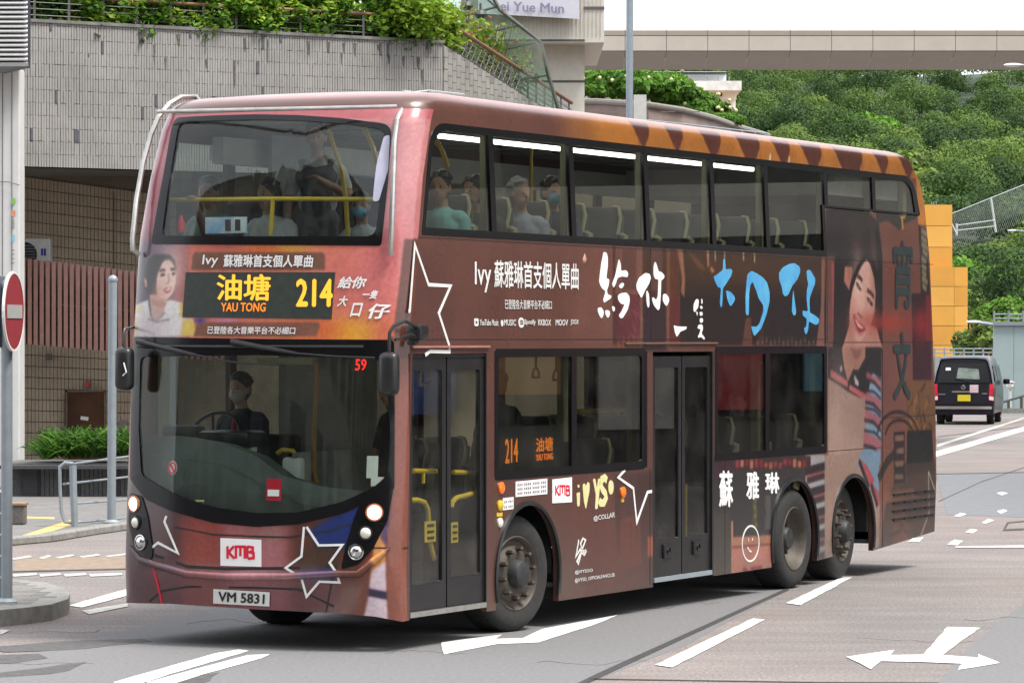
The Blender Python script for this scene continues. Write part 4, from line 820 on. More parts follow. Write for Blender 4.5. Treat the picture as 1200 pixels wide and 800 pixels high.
for t, q in (('蘇', [(842, 551), (858.5, 551), (858.5, 594), (842, 594)]), ('雅', [(874, 552), (889, 552), (889, 585), (874, 585)]), ('琳', [(896, 553), (913, 553), (913, 578), (896, 578)])): st(t, q, 'white', bold=.035)
strokes_mesh('smiling_face_outline', [[(lambda c: (c[0]+.205*math.cos(a), c[1]+.165*math.sin(a)))(S(879.5, 636.5)) for a in np.linspace(0, 2*math.pi, 33)]], .009, side3, M['letter'], sp)
strokes_mesh('smiling_face_outline', [Q(S, (876, 641), (878, 645), (880.5, 646))], .008, side3, M['letter'], sp); strokes_mesh('smiling_face_outline', [Q(S, (877, 630), (877.5, 634)), Q(S, (882, 630), (881.5, 633))], .006, side3, M['letter'], sp)
M['dkgreen'] = mat('dark_sign_letters', (.018, .026, .028), .5, noise=.2)
st('宵', [(1045.5, 281), (1069, 281), (1069, 362), (1045.5, 362)], 'dkgreen', bold=.035); st('文', [(1046, 388), (1067.5, 388), (1067.5, 470), (1046, 470)], 'dkgreen', bold=.035)
# small lamps beside the door and along the skirt
def bulb(u, v, m, r=.03, nm='marker_lamp', rz=.6):
    x, z = S(u, v); MB().lathe([(r, .002), (r, -.012), (r*.6, -.024), (0, -.028)], 14, c=(x, 0, z)).build(nm, M[m], bus, smooth=True)
bulb(587, 571.5, 'amber', .05); bulb(585.5, 592, 'yellow', .045); bulb(585.5, 612, 'lens', .04); bulb(729.5, 576.5, 'amber', .05)
sticker('reflector', [(582, 600.5), (588.5, 600), (588.5, 604.5), (582, 605)], 'yellow'); sticker('reflector', [(728, 583), (731, 583), (731, 588), (728, 588)], 'yellow')
# ---- front details
led = Q(F, (218, 319), (393, 319), (388.5, 373.8), (214, 371.5))
patch([led], front3, (.07, .12), -.003, .02, None, M['ledbox'], 'destination_display', bus)
def ft(t, pts, m='white', bold=0., shear=0., d=-.006, name='lettering', **kw): return text_on(name, t, Q(F, *pts), front3, M[m], front, bold, shear, d, **kw)
ft('油塘', [(254.5, 321), (318, 321), (317, 352.5), (254, 352)], 'yellow_em', .025, name='led_text'); ft('YAU TONG', [(259.6, 354.5), (312.5, 354.5), (311.5, 365.3), (259.2, 365)], 'orange_em', .03, name='led_text')
ft('214', [(347.5, 326.5), (390.8, 326.5), (390, 359.5), (347, 359.3)], 'yellow_em', .035, name='led_text')
ft('Ivy', [(238.5, 298.5), (257, 298.5), (255, 313.5), (237, 313.5)], bold=.015); ft('蘇雅琳首支個人單曲', [(263, 298), (368, 299), (366.5, 313.5), (262, 313)], bold=.03)
ft('已登陸各大音樂平台不必細口', [(244, 382), (347, 383), (346, 391.8), (243, 391)], bold=.02)
for t, q in (('給你', (396, 430, 324, 338)), ('一隻', (425, 443, 340, 350)), ('大', (396, 408, 346.5, 359)), ('口', (411, 425, 355, 371)), ('仔', (432, 458, 355.5, 373.5))):
    ft(t, [(q[0]+1, q[2]), (q[1]+1, q[2]), (q[1]-1, q[3]), (q[0]-1, q[3])], bold=.03, shear=.2)
sticker('operator_plate', [(258.5, 630), (306.3, 632), (306.3, 663.7), (258.5, 662.3)], 'white', fn=F, mapf=front3); operator_logo(F, front3, ((267, 639.5), (297.5, 654)), front)
sticker('number_plate', [(251, 689.5), (316.8, 693.5), (316.3, 710), (250.7, 706.5)], mat('plate_white', (.62, .62, .60), .4, noise=.05), d=-.012, fn=F, mapf=front3, label='number plate VM 5831')
ft('VM 5831', [(257, 692.3), (311.5, 695.7), (311, 707.3), (256.7, 704.2)], 'blacktxt', .03, d=-.016)
strokes_mesh('star_outline', [Q(F, (359.5, 617), (373.6, 638.6), (401.5, 638), (386.5, 659), (394.6, 671), (398, 682), (374.5, 681), (359.5, 698.6), (353.5, 677), (335, 665), (353.5, 651.5), (356.5, 617))], .009, front3, M['white'], front, d=-.006)
strokes_mesh('star_outline', [Q(F, (195.4, 604.4), (193, 611), (208.6, 647.6), (185.5, 635.6), (178, 641.6))], .010, front3, M['white'], front, d=-.006, label='white star outline by the far headlamps')
for pts, w in (([(205, 617), (250, 626), (310, 628.5), (340, 629), (385, 621.5), (418, 611)], .006), ([(181, 650), (220, 663.5), (265, 666), (337, 665.5), (395, 663)], .012), ([(175, 704), (190, 692), (220, 687), (290, 688), (350, 690), (391, 710)], .008), ([(391, 671), (387, 690), (382, 717)], .005), ([(437, 641.5), (455, 641.5), (472, 641.8)], .005)):
    strokes_mesh('panel_joint', [Q(F, *pts)], w, front3, J, front, d=-.004)
strokes_mesh('panel_joint', [Q(F, (178, 659), (184, 680), (190, 706))], .010, front3, M['red'], front, d=-.005, label='red split line at the bumper end')
# bumper ledge: a proud rail sweeping across the front
mb = MB(); P = [F(*q) for q in ((153, 640), (165, 655), (185, 662), (220, 672), (265, 675), (337, 675), (395, 672), (420, 672), (440, 655), (456, 642))]
mb.tube([front3(s_, z_, -.006) for s_, z_ in P], [.012]+[.03]*8+[.012], n=10)
me = mb.mesh('bumper_ledge', M['wrapf'], True); ul = me.uv_layers.new(name='UVMap'); np_ = len(P)
for lp in me.loops:
    k = min(lp.vertex_index//10, np_-1); ul.data[lp.index].uv = ((P[k][0]-UVF[0])/UVF[1], P[k][1]/UVF[2])
link('bumper_ledge', me, front)
def headlamp(poly, lamps, lab):
    h = patch([rounded(Q(F, *poly), .03)], front3, (.07, .1), -.010, .0, None, M['gloss'], 'headlight', bus, label=lab)
    for (u, v, r, k) in lamps:
        s_, z_ = F(u, v); c = front3(s_, z_, -.012); nrm = (front3(s_, z_, -.1)-front3(s_, z_, 0)).normalized()
        rot = nrm.to_track_quat('Z', 'Y').to_matrix(); L1 = MB().lathe([(r*1.25, 0), (r*1.25, .012), (r*1.05, .014)], 20, axis='z'); 
        o = MB(); o.v = [tuple(rot @ Vector(q)+c) for q in L1.v]; o.f = L1.f; o.m = L1.m; o.build('lamp_ring', M['chrome'] if k == 2 else M['black'] if k != 1 else mat('lamp_bezel', (.5, .16, .08), .3, noise=.1), h, smooth=True)
        L2 = MB().lathe([(r, .006), (r*.8, .018), (r*.4, .026), (0, .028)], 20, axis='z'); o = MB(); o.v = [tuple(rot @ Vector(q)+c) for q in L2.v]; o.f = L2.f; o.m = L2.m
        o.build('lamp_lens', M[('lens', 'lamp', 'chrome')[k if k < 3 else 0]], h, smooth=True)
    return h
headlamp([(423, 588), (461, 572), (454, 610), (437, 643), (420, 661), (400, 667), (405, 641), (416, 605)], [(439, 600, .055, 1), (429, 624, .045, 0), (418, 646, .05, 2)], 'near headlamp cluster with its top lamp lit')
headlamp([(153.5, 577), (167, 581), (174, 605), (180, 645), (178, 656), (166, 648), (158, 640), (152, 612)], [(158.5, 590, .055, 1), (160.5, 612, .045, 0), (166.5, 635, .05, 2)], 'far headlamp cluster with its top lamp lit')
# wipers
def F3(u, v, d): s_, z_ = F(u, v); return front3(s_, z_, d)
MB().tube([F3(167, 400, -.05), F3(200, 408, -.06), F3(235, 416, -.05)], [.022, .02, .012]).tube([F3(235, 416, -.05), F3(275, 424, -.035), F3(332, 427.5, -.03)], .008).build('wiper', M['black'], bus, smooth=True)
MB().tube([F3(275, 400, -.05), F3(312, 407, -.06), F3(352, 414, -.05)], [.022, .02, .012]).tube([F3(352, 414, -.05), F3(390, 417, -.035), F3(440, 419, -.03)], .008).build('wiper', M['black'], bus, smooth=True)
MB().tube([front3(SMAX*k/20, 2.345, -.03) for k in range(3, 19)], .012).build('header_bar', M['black'], bus, smooth=True)
# mirrors
def Bx(u, v, x): y, z = busx(u, v, x); return Vector((x, y, z))
mr = MB().rbox(Bx(456, 438, -.45), (.11, .16, .33), .05, seg=3).build('mirror', M['black'], bus, smooth=True, label='near rear-view mirror')
MB().tube([Bx(490, 387, .02), Bx(484, 380, -.2), Bx(474, 376, -.35), Bx(461, 382, -.42), Bx(456.5, 390, -.45), Bx(456, 424, -.45)], .014).build('mirror_arm', M['black'], mr, smooth=True)
MB().tube([Bx(492, 398, .0), Bx(482, 391, -.2), Bx(463, 398, -.42)], .01).rbox(Bx(489, 389, -.02), (.16, .14, .12), .03).rbox(Bx(484, 400, -.04), (.08, .08, .06), .02).build('mirror_bracket', M['black'], mr, smooth=True)
mr = MB().rbox(Bx(146, 432, -.28), (.12, .15, .34), .05, seg=3).build('mirror', M['black'], bus, smooth=True, label='far rear-view mirror')
MB().tube([Bx(158, 383, .05), Bx(152, 384.5, -.1), Bx(146, 385.5, -.25), Bx(145, 392, -.28), Bx(146, 418, -.28)], .012).build('mirror_arm', M['black'], mr, smooth=True)
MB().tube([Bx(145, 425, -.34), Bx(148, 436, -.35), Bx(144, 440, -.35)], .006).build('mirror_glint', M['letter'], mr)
# tree guard rails at the top corners
MB().tube([F3(458.5, 299, -.03), F3(458.5, 292, -.06), F3(461, 220, -.07), F3(463, 165, -.07), F3(466, 142, -.08), Bx(473, 122, .42), Bx(488, 110, .7), Bx(500, 108.5, 1.0)], .022).tube([Bx(500, 108.5, 1.0), Bx(543, 113, 1.9)], .024).tube([Bx(465, 130, .33), Bx(440, 119, .7), Bx(474, 108, 1.2), Bx(488, 110, .7)], .018).build('tree_guard', M['silver'], bus, smooth=True, label='near tree guard rail')
MB().tube([Bx(163, 298, .0), Bx(156, 293, -.05), Bx(155.5, 280, -.05), Bx(160, 235, .05), Bx(168, 190, .16), Bx(177, 158, .24), Bx(186, 137, .3), Bx(198, 122, .4), Bx(212, 114, .55), Bx(230, 114, .8), Bx(241, 129, .6)], .022).build('tree_guard', M['silver'], bus, smooth=True, label='far tree guard rail')
MB().tube([Bx(185, 131, .25), Bx(325, 128, -.1), Bx(465, 125, .2)], .016).build('guard_crossbar', M['silver'], bus, smooth=True)
MB().rbox(Bx(303, 121, .9), (.18, .05, .06), .02).build('roof_antenna', M['black'], bus)
# ---- interior
def bulk(name, x, y, z, d, m, b=.02, **kw): return MB().rbox((x, y, z), d, b).build(name, M[m], bus, smooth=True, **kw)
# ceiling tube lights near the upper windows
for k in range(9):
    xa, xb = .75+k*.92, .75+k*.92+.90
    if xb > 8.95: break
    MB().box(((xa+xb)/2, .46, 4.045), (xb-xa-.02, .035, .036)).build('ceiling_light', M['strip'], bus)
MB().box((5.6, 2.28, 3.95), (9.2, .10, .22)).build('far_cove', M['ceil'], bus)
MB().box((10.3, 1.25, 3.98), (2.0, 2.2, .28)).build('rear_cove', M['ceil'], bus)
slab('rear_upper_lining', 11.45, 11.5, .1, 2.4, 3.95, 4.15, M['lining'])
for x in np.arange(1.2, 11.3, .9): MB().box((x, 1.25, 4.150), (.02, 2.1, .012)).build('ceiling_joint', M['lining'], bus)
for x in (3.2, 4.6, 6.0, 7.4): MB().lathe([(.11, 0), (.11, -.02), (.07, -.03), (0, -.03)], 16, axis='z', c=(x, 1.5, 4.148)).build('ceiling_vent', M['black'], bus)
# upper seats
sc_, ss_, sg_ = MB(), MB(), MB()
lean = Matrix.Rotation(R(12), 3, 'Y')
sc_.rbox((-.05, 0, .42), (.44, .43, .12), .035); sc_.rbox((.20, 0, .78), (.10, .43, .62), .04, rot=lean)
ss_.rbox((.265, 0, .72), (.04, .44, .66), .018, rot=lean); ss_.rbox((.05, 0, .2), (.1, .08, .36), .01)
se_ = MB(); se_.rbox((.27, -.225, .64), (.13, .03, .50), .012, rot=lean)
hr_ = MB().rbox((.275, 0, 1.035), (.115, .42, .17), .045, rot=lean)
sg_.tube([(.27, -.235, .86), (.16, -.235, .88), (.22, -.235, 1.02), (.25, -.2, 1.11), (.27, -.14, 1.115)], .017)
meshes = [sc_.mesh('seat', M['seat'], True), ss_.mesh('seat_shell', M['seatback'], True), se_.mesh('seat_edge', M['seatshell'], True), hr_.mesh('headrest', M['headrest'], True), sg_.mesh('grab_handle', M['paleyellow'], True)]
def seat(x, y, z, rz=0):
    o = link('seat', meshes[0], bus, loc=(x, y, z), rz=rz)
    for nm, m in zip(('seat_shell', 'seat_edge', 'headrest', 'grab_handle'), meshes[1:]): link(nm, m, o)
def ux(u, y, z):
    """local x at which a point of depth y shows at column u"""
    a = (u-600)/FPX; ox, oy = BX-y*cT, BY+y*sT; return (a*oy-ox)/(sT-a*cT)
xQ = ux(650, .32, 3.6); ROW = [xQ+.0+.735*(k-3) for k in range(14) if xQ+.735*(k-3) < 10.7]; print('ROW', ROW[:5], len(ROW))
for k, x in enumerate(ROW):
    for y in (.37, .83): seat(x, y, 2.44)
    if k not in (3, 4): 
        for y in (1.73, 2.2): seat(x, y, 2.44)
for x in (3.0, 3.75, 6.5, 7.3, 8.1):
    for y in (.33, .80, 1.73, 2.2): seat(x, y, .55 if x > 6 else .42)
# rails and poles upstairs
def Yx(u, v, y): x, z = busy(u, v, y); return Vector((x, y, z))
MB().tube([Bx(195, 234.5, .30), Bx(320, 233, .16), Bx(443, 233.5, .30)], .018).tube([Bx(320, 233, .16), Bx(317, 276, .16)], .018).build('front_rail', M['yellow'], bus, smooth=True)
MB().tube([Bx(385, 153, .9), Bx(394, 180, .9), Bx(401, 200, .9), Bx(405, 232, .9), (.9, .95, 2.45)], .02).build('stair_pole', M['yellow'], bus, smooth=True)
MB().tube([Bx(426, 148, .7), Bx(437, 172, .7), Bx(443, 195, .7)], .02).build('window_pole', M['yellow'], bus, smooth=True)
MB().tube([Yx(507, 157, .25), Yx(518, 176, .25), Yx(525, 196, .25)], .02).tube([Yx(503, 160, .3), Yx(503, 199, .3)], .02).build('window_pole', M['yellow'], bus, smooth=True)
for x, y in ((5.2, 1.45),): MB().tube([(x, y, 2.44), (x, y, 4.15)], .017).build('stanchion', M['yellow'], bus, smooth=True)
MB().box((2.0, 2.1, 3.6), (.9, .04, 1.0)).build('stair_screen', M['lining'], bus)
# sign card, ad tablet in the upper windscreen
cd = MB().box((0, 0, 0), (.006, .38, .13)).build('advert_card', mat('card_blue', srgb(90, 170, 215), .5, ramp2=srgb(235, 225, 225), nscale=5), bus, loc=Bx(265, 264, .14))
for dy, m_ in ((-.02, 'inner'), (-.11, 'blacktxt')): MB().box((-.006, dy, 0), (.004, .05, .09)).build('card_print', M[m_], cd)
MB().box((-.006, -.13, .0), (.003, .1, .12)).build('card_print', M['white'], cd)
MB().lathe([(.0, -.06), (.03, -.055), (.034, .02), (.018, .05), (.016, .08), (0, .08)], 14, axis='z', c=Bx(212, 264, .2)).build('drink_bottle', M['red'], bus, smooth=True)
# lower deck: dashboard, wheel, ticket machine, rails
dsh = []
prof = [(.10, 1.42), (.20, 1.62), (.42, 1.60), (.62, 1.40), (.66, .4), (.10, .4)]
mb = MB(); ys = [.28, .7, 1.05, 1.3, 1.6, 2.0, 2.42]; hs = [-.40, -.36, -.28, -.12, -.03, .02, .0]
vs = []
for y, h in zip(ys, hs):
    fx = interp(1.2, RT)-.31*float(np.interp(y, _cy*W, _cx)) if y < 1.25 else interp(1.2, RT)-.31*float(np.interp(2.5-y, _cy*W, _cx))
    for x, z in prof: vs.append((fx+x, y, z+(h if z > .5 else 0)))
k_ = len(prof); fs = [(i*k_+j, i*k_+(j+1) % k_, (i+1)*k_+(j+1) % k_, (i+1)*k_+j) for i in range(len(ys)-1) for j in range(k_)]
fs += [tuple(range(k_)), tuple((len(ys)-1)*k_+j for j in range(k_))[::-1]]
mb.add(vs, fs).build('dashboard', M['dash'], bus, smooth=True)
patch([[(.35, .95), (SMAX-.3, .95), (SMAX-.3, 1.5), (SMAX*.6, 1.42), (SMAX*.35, 1.14), (.35, 1.05)]], front3, (.1, .2), .10, .13, None, M['dash'], 'dash_apron', bus)
bulk('instrument_binnacle', .52, 1.86, 1.60, (.35, .5, .14), 'black', .05); bulk('dash_tray', .42, 2.25, 1.66, (.3, .25, .1), 'dash', .04)
c = Bx(250, 514, .62); R1 = Matrix.Rotation(R(-62), 3, 'Y')
mb = MB(); mb.tube([Vector(c)+R1 @ Vector((.24*math.cos(a), .24*math.sin(a), 0)) for a in np.linspace(0, 2*math.pi, 33)], .016, cap=False); 
for a in (.3, 2.8, 4.7): mb.tube([c, Vector(c)+R1 @ Vector((.24*math.cos(a), .24*math.sin(a), 0))], .012)
mb.ball(c, .05).build('steering_wheel', M['black'], bus, smooth=True)
bulk('ticket_machine', *Bx(344, 553, .55), (.12, .16, .24), 'letter', .03); MB().tube([Bx(325, 531, .55), Bx(331, 527, .55), Bx(343, 528, .55), Bx(350, 538, .55), Bx(352, 552, .55)], .02).tube([Bx(338, 576, .3), Bx(380, 578, .3)], .02).build('driver_gate_rail', M['yellow'], bus, smooth=True)
MB().tube([Bx(371, 425, .75), Bx(371, 455, .75), Bx(368, 500, .75), Bx(368, 550, .75), Bx(374, 575, .75), (.75, .9, .4)], .021).build('stanchion', mat('old_yellow', srgb(150, 110, 45), .5, noise=.15), bus, smooth=True)
MB().box(Bx(335, 423, .6), (.05, .5, .05)).build('cab_header', M['paleyellow'], bus)
MB().box(Bx(204, 460, .95), (.03, .05, 1.0)).build('window_bar', M['steel'], bus); MB().box((.35, 2.40, 1.85), (.10, .05, 1.0)).build('pillar', M['paleyellow'], bus)
bulk('cash_box', *Bx(207, 513, .45), (.1, .09, .12), 'yellow', .01); bulk('driver_console', *Bx(285, 522, .5), (.1, .22, .12), 'lens', .02); bulk('console_key', *Bx(283, 524, .44), (.01, .06, .02), 'amber', .003)
MB().box(Bx(257, 542, .32), (.01, .09, .03)).build('console_display', M['screen'], bus)
MB().box(Bx(286, 541, .28), (.01, .12, .12)).build('paper_sheet', M['letter'], bus)
MB().box((1.45, 1.5, 1.5), (.04, .9, 1.6)).build('cab_screen', M['lining'], bus); MB().box((1.0, 1.28, .95), (1.0, .04, 1.1)).build('cab_door', M['lining'], bus)
bulk('driver_seat', 1.25, 1.9, 1.25, (.12, .5, .75), 'seat', .04)
for y in (1.0, 1.6): MB().tube([(2.2+y, y, .37), (2.2+y, y, 2.3)], .017).build('stanchion', M['yellow'], bus, smooth=True)
MB().tube([Yx(677, 482, .5), Yx(745, 479, .5)], .022).build('luggage_rail', M['yellow'], bus, smooth=True)
for u, v in ((628, 437), (652, 440), (700, 436), (845, 418), (893, 420), (960, 418)): MB().tube([Yx(u-4, v+5, .6), Yx(u-3, v-3, .6), Yx(u, v-7, .6), Yx(u+3, v-3, .6), Yx(u+4, v+5, .6), Yx(u-4, v+5, .6)], .011).tube([Yx(u, v-7, .6), Yx(u, v-22, .6)], .012).build('hanging_strap', M['yellow'] if v < 430 else M['seatback'], bus, smooth=True)
def it(t, pts, m, x=None, y=None, nm='led_text'):
    v_, f_ = text_geo(t, .02, 0); q = [np.array(Bx(*p, x) if x is not None else Yx(*p, y)) for p in pts]; mb = MB()
    k_ = (np.array([-.001, 0, 0]) if x is not None else np.array([0, -.001, 0]))
    mb.add([tuple((q[3]*(1-a)+q[2]*a)*(1-b)+(q[0]*(1-a)+q[1]*a)*b+k_*(i//_ln[id(v_)])) for i, (a, b) in enumerate(v_)], f_); return mb.build(nm, M[m], bus)
it('59', [(416.5, 420.5), (430, 420.5), (429, 434), (416, 434)], 'red_em', x=.12); it('214', [(592, 514), (607, 513), (607, 541), (592, 543)], 'dimorange', y=.09)
it('油塘', [(628, 513), (648, 511), (648, 528), (628, 530)], 'dimorange', y=.09); it('YAU TONG', [(628, 532), (648, 530), (648, 538), (628, 540)], 'dimorange', y=.09)
x0_, z0_ = busy(583, 508, .1); x1_, z1_ = busy(656, 547, .1); MB().box(((x0_+x1_)/2, .11, (z0_+z1_)/2), (x1_-x0_, .02, z0_-z1_+.1)).build('side_display', M['ledbox'], bus)
for (u, v, w_, h_, m_) in ((320, 573.5, .13, .17, 'red'), (436, 547, .09, .17, 'letter'), (446.5, 564, .16, .07, 'letter')):
    s_, z_ = F(u, v); patch([[(s_-w_/2, z_-h_/2), (s_+w_/2, z_-h_/2), (s_+w_/2, z_+h_/2), (s_-w_/2, z_+h_/2)]], front3, (.05, 0), .012, .015, None, M[m_], 'windscreen_sticker', bus)
s_, z_ = F(320, 572); patch([[(s_-.05, z_-.06), (s_+.05, z_-.06), (s_+.05, z_-.01), (s_-.05, z_-.01)]], front3, (0, 0), .006, .009, None, M['white'], 'sticker_print', bus)
s_, z_ = F(201, 548); patch([[(s_+.045*math.cos(a), z_+.055*math.sin(a)) for a in np.linspace(0, 6.2, 20)]], front3, (0, 0), .012, .015, None, M['white'], 'windscreen_sticker', bus); strokes_mesh('sticker_print', [[(s_+.035*math.cos(a), z_+.043*math.sin(a)) for a in np.linspace(0, 6.283, 20)], [(s_-.02, z_-.03), (s_+.02, z_+.03)]], .006, front3, M['red'], bus, d=.006)
for k in range(3): s_, z_ = F(233, 586.5+k*4); patch([[(s_-.04, z_-.007), (s_+.04, z_-.007), (s_+.04, z_+.007), (s_-.04, z_+.007)]], front3, (0, 0), .012, .015, None, M['cream'], 'windscreen_mark', bus)

# ------------------------------------------------------------------ ground and markings
def ground_mat():
    m = bpy.data.materials.new('asphalt'); m.use_nodes = True; n = m.node_tree; p = n.nodes['Principled BSDF']; tc = n.nodes.new('ShaderNodeTexCoord')
    def nz(sc, det=6, st=None):
        t = n.nodes.new('ShaderNodeTexNoise'); t.inputs['Scale'].default_value = sc; t.inputs['Detail'].default_value = det; t.inputs['Roughness'].default_value = .6
        if st:
            mp = n.nodes.new('ShaderNodeMapping'); mp.inputs['Scale'].default_value = st; mp.inputs['Rotation'].default_value = (0, 0, R(25)); n.links.new(tc.outputs['Object'], mp.inputs[0]); n.links.new(mp.outputs[0], t.inputs[0])
        else: n.links.new(tc.outputs['Object'], t.inputs[0])
        return t
    def rng(a, lo, hi, o0, o1):
        r = n.nodes.new('ShaderNodeMapRange'); r.inputs[1].default_value = lo; r.inputs[2].default_value = hi; r.inputs[3].default_value = o0; r.inputs[4].default_value = o1; n.links.new(a, r.inputs[0]); return r.outputs[0]
    def mul(a, b):
        x = n.nodes.new('ShaderNodeMath'); x.operation = 'MULTIPLY'; n.links.new(a, x.inputs[0]); n.links.new(b, x.inputs[1]); return x.outputs[0]
    f = mul(mul(rng(nz(.5, 8).outputs[0], .3, .7, .82, 1.15), rng(nz(38, 4).outputs[0], .35, .65, .60, 1.38)), rng(nz(1.2, 5, (.35, 3., 1)).outputs[0], .3, .7, .86, 1.12))
    mx = n.nodes.new('ShaderNodeMixRGB'); mx.inputs[1].default_value = (.185, .172, .166, 1); mx.inputs[2].default_value = (.205, .172, .160, 1)
    n.links.new(rng(nz(.12, 4).outputs[0], .42, .58, 0, 1), mx.inputs[0])
    sc = n.nodes.new('ShaderNodeVectorMath'); sc.operation = 'SCALE'; n.links.new(mx.outputs[0], sc.inputs[0]); n.links.new(f, sc.inputs['Scale'])
    n.links.new(sc.outputs[0], p.inputs['Base Color']); p.inputs['Roughness'].default_value = .85; p.inputs['Specular IOR Level'].default_value = .35
    b = n.nodes.new('ShaderNodeBump'); b.inputs['Strength'].default_value = .5; b.inputs['Distance'].default_value = .01; n.links.new(nz(70, 3).outputs[0], b.inputs['Height']); n.links.new(b.outputs[0], p.inputs['Normal'])
    return m
A_ = ground_mat()
link('road', MB().add([(-1500, -600, 0), (1500, -600, 0), (1500, 2500, 0), (-1500, 2500, 0)], [(0, 1, 2, 3)]).mesh('road', A_), kind='structure')
def flat(name, pts, z, m, **kw):
    """thin sheet lying on the ground"""
    P = [gp(u, v) for u, v in pts]; return flatw(name, [(p.x, p.y) for p in P], z, m, **kw)
def flatw(name, P, z, m, parent=None, cuts=0, th=.0015, wob=0., **kw):
    if wob:
        o = []
        for i in range(len(P)):
            a, b = Vector(P[i]), Vector(P[(i+1) % len(P)]); k = max(1, int((b-a).length/.25))
            for j in range(k):
                q = a.lerp(b, j/k); o.append((q.x+random.uniform(-wob, wob), q.y+random.uniform(-wob, wob)))
        P = o
    return patch([P], lambda x, y, d: Vector((x, y, z-d)), (0, 0), 0, th, None, m, name, parent, smooth=False, **kw)
grey_as = mat('grey_asphalt', (.150, .148, .150), .85, noise=.22, nscale=25, bump=.5, bscale=70)
pink_as = mat('pink_asphalt', (.20, .152, .138), .85, noise=.22, nscale=20, bump=.4, bscale=70)
dark_as = mat('dark_patch', (.075, .07, .07), .85, noise=.4, nscale=12, bump=.5, bscale=60)
tar = mat('tar_joint', (.035, .033, .033), .8, noise=.4)
paint = mat('road_paint', (.66, .66, .63), .6, noise=.28, nscale=22, bump=.3, bscale=50); dirtypaint = mat('worn_road_paint', (.55, .54, .50), .6, ramp2=(.26, .25, .24), nscale=9)
yel = mat('yellow_tactile', (.52, .37, .13), .7, noise=.15, nscale=10); brownp = mat('brown_strip', (.22, .165, .12), .8, noise=.3, nscale=8, bump=.3)
flat('road', [(560, 860), (688, 800), (800, 757), (925, 690), (985, 655), (1010, 600), (560, 600), (300, 700), (-100, 800), (-200, 860)], .0022, grey_as, kind='structure')
flat('road', [(1080, 830), (1100, 800), (1142, 752), (1205, 702), (1300, 640), (1400, 700), (1300, 860)], .0022, grey_as, kind='structure')
flat('road', [(560, 860), (640, 823), (688, 801), (925, 691), (922, 689), (700, 789), (600, 838)], .0045, tar, kind='structure')
flat('road', [(690, 796), (960, 800), (1100, 800.5), (1100, 799.5), (960, 799), (700, 795)], .0045, tar, kind='structure')
for P in ([(1100, 588), (1150, 565), (1200, 548), (1200, 547.3), (1150, 564), (1100, 587)], [(1096, 556), (1200, 554), (1200, 553), (1096, 555)], [(1098, 512), (1200, 500), (1200, 499.4), (1098, 511.4)], [(1200, 610), (1180, 612), (1175, 622), (1200, 621), (1200, 619), (1178, 620), (1182, 613), (1200, 611.5)]): flat('road', P, .0045, tar, kind='structure')
flat('road', [(1097, 555), (1200, 552), (1200, 606), (1110, 603)], .003, mat('bleached_asphalt', (.15, .155, .165), .85, noise=.15, nscale=5), kind='structure')
for P in ([(0, 757), (60, 752), (175, 748), (178, 752), (100, 760), (0, 764)], [(0, 768), (50, 766), (54, 771), (20, 776), (0, 778)], [(0, 788), (50, 782), (100, 776), (60, 790), (0, 794)], [(195, 800), (220, 792), (254, 788), (240, 798), (225, 810)]): flat('road', P, .0045, dark_as, kind='structure', wob=.05)
for k in range(9):
    u, v = random.uniform(-20, 1200), random.uniform(700, 798); L_ = [(u, v)]
    for j in range(9): L_.append((L_[-1][0]+random.uniform(6, 22), L_[-1][1]+random.uniform(-3.4, 2.6)))
    if all(gp(*q).y > 26 for q in L_): strokes_mesh('road_crack', [[(gp(*q).x, gp(*q).y) for q in L_]], [random.uniform(.001, .004) for _ in L_], lambda x, y, d: Vector((x, y, .0042-d)), tar, None, d=0, th=.001, kind='structure')
def mark(name, pts, lab, grp=None, m=paint, z=.0075): return flat(name, pts, z, m, label=lab, cat='road marking', group=grp, wob=.006)
mark('road_arrow', [(517, 753), (589, 744), (581, 749), (613, 748), (635, 737.5), (724, 721), (700, 731), (631, 753), (583, 755), (520, 767)], 'white bent arrow painted beside the front wheel of the bus')
mark('lane_dash', [(768, 779.5), (882, 725), (896, 726.5), (787, 782.5)], 'white lane dash in front of the smiling face poster', 'lane dashes beside the bus')
mark('lane_dash', [(921, 707), (985, 677), (998, 677), (938, 709.5)], 'white lane dash just behind the rearmost bus wheel', 'lane dashes beside the bus')
mark('turn_arrow', [(1110, 735), (1148, 736), (1104, 768), (1146, 771), (1146, 767), (1172, 777), (1123, 785), (1127, 778), (1080, 776), (1032, 775), (1021, 784.5), (992, 770), (1048, 762), (1043, 768), (1082, 767.5)], 'white two-headed arrow painted at the lower right')
mark('road_line', [(132, 800), (252, 766), (280, 761.5), (292, 763), (200, 790), (150, 806)], 'left one of two close white lines ahead of the bus', 'double line ahead of the bus'); mark('road_line', [(172, 800), (290, 768), (316, 767), (306, 772), (240, 790), (190, 806)], 'right one of two close white lines ahead of the bus', 'double line ahead of the bus')
mark('road_line', [(80, 710), (150, 690), (150, 698), (96, 712)], 'short white line running from the kerb island to the bus'); mark('road_line', [(95, 716), (150, 707), (150, 711), (104, 720)], 'thin white line just below the short line by the island', m=dirtypaint)
mark('road_line', [(1090, 531), (1200, 500), (1200, 505), (1098, 535), (1090, 537)], 'long white line running away past the rear of the bus'); mark('road_line', [(1098, 521), (1200, 489), (1200, 491), (1098, 524)], 'thin far white line leading towards the black van', m=dirtypaint)
mark('road_line', [(1120, 640.5), (1200, 639), (1200, 642), (1120, 642)], 'faint cross line at the right edge below the dashes', m=dirtypaint)
mark('road_line', [(0, 738), (12, 739), (0, 744)], 'scrap of white line at the left picture edge', m=dirtypaint)
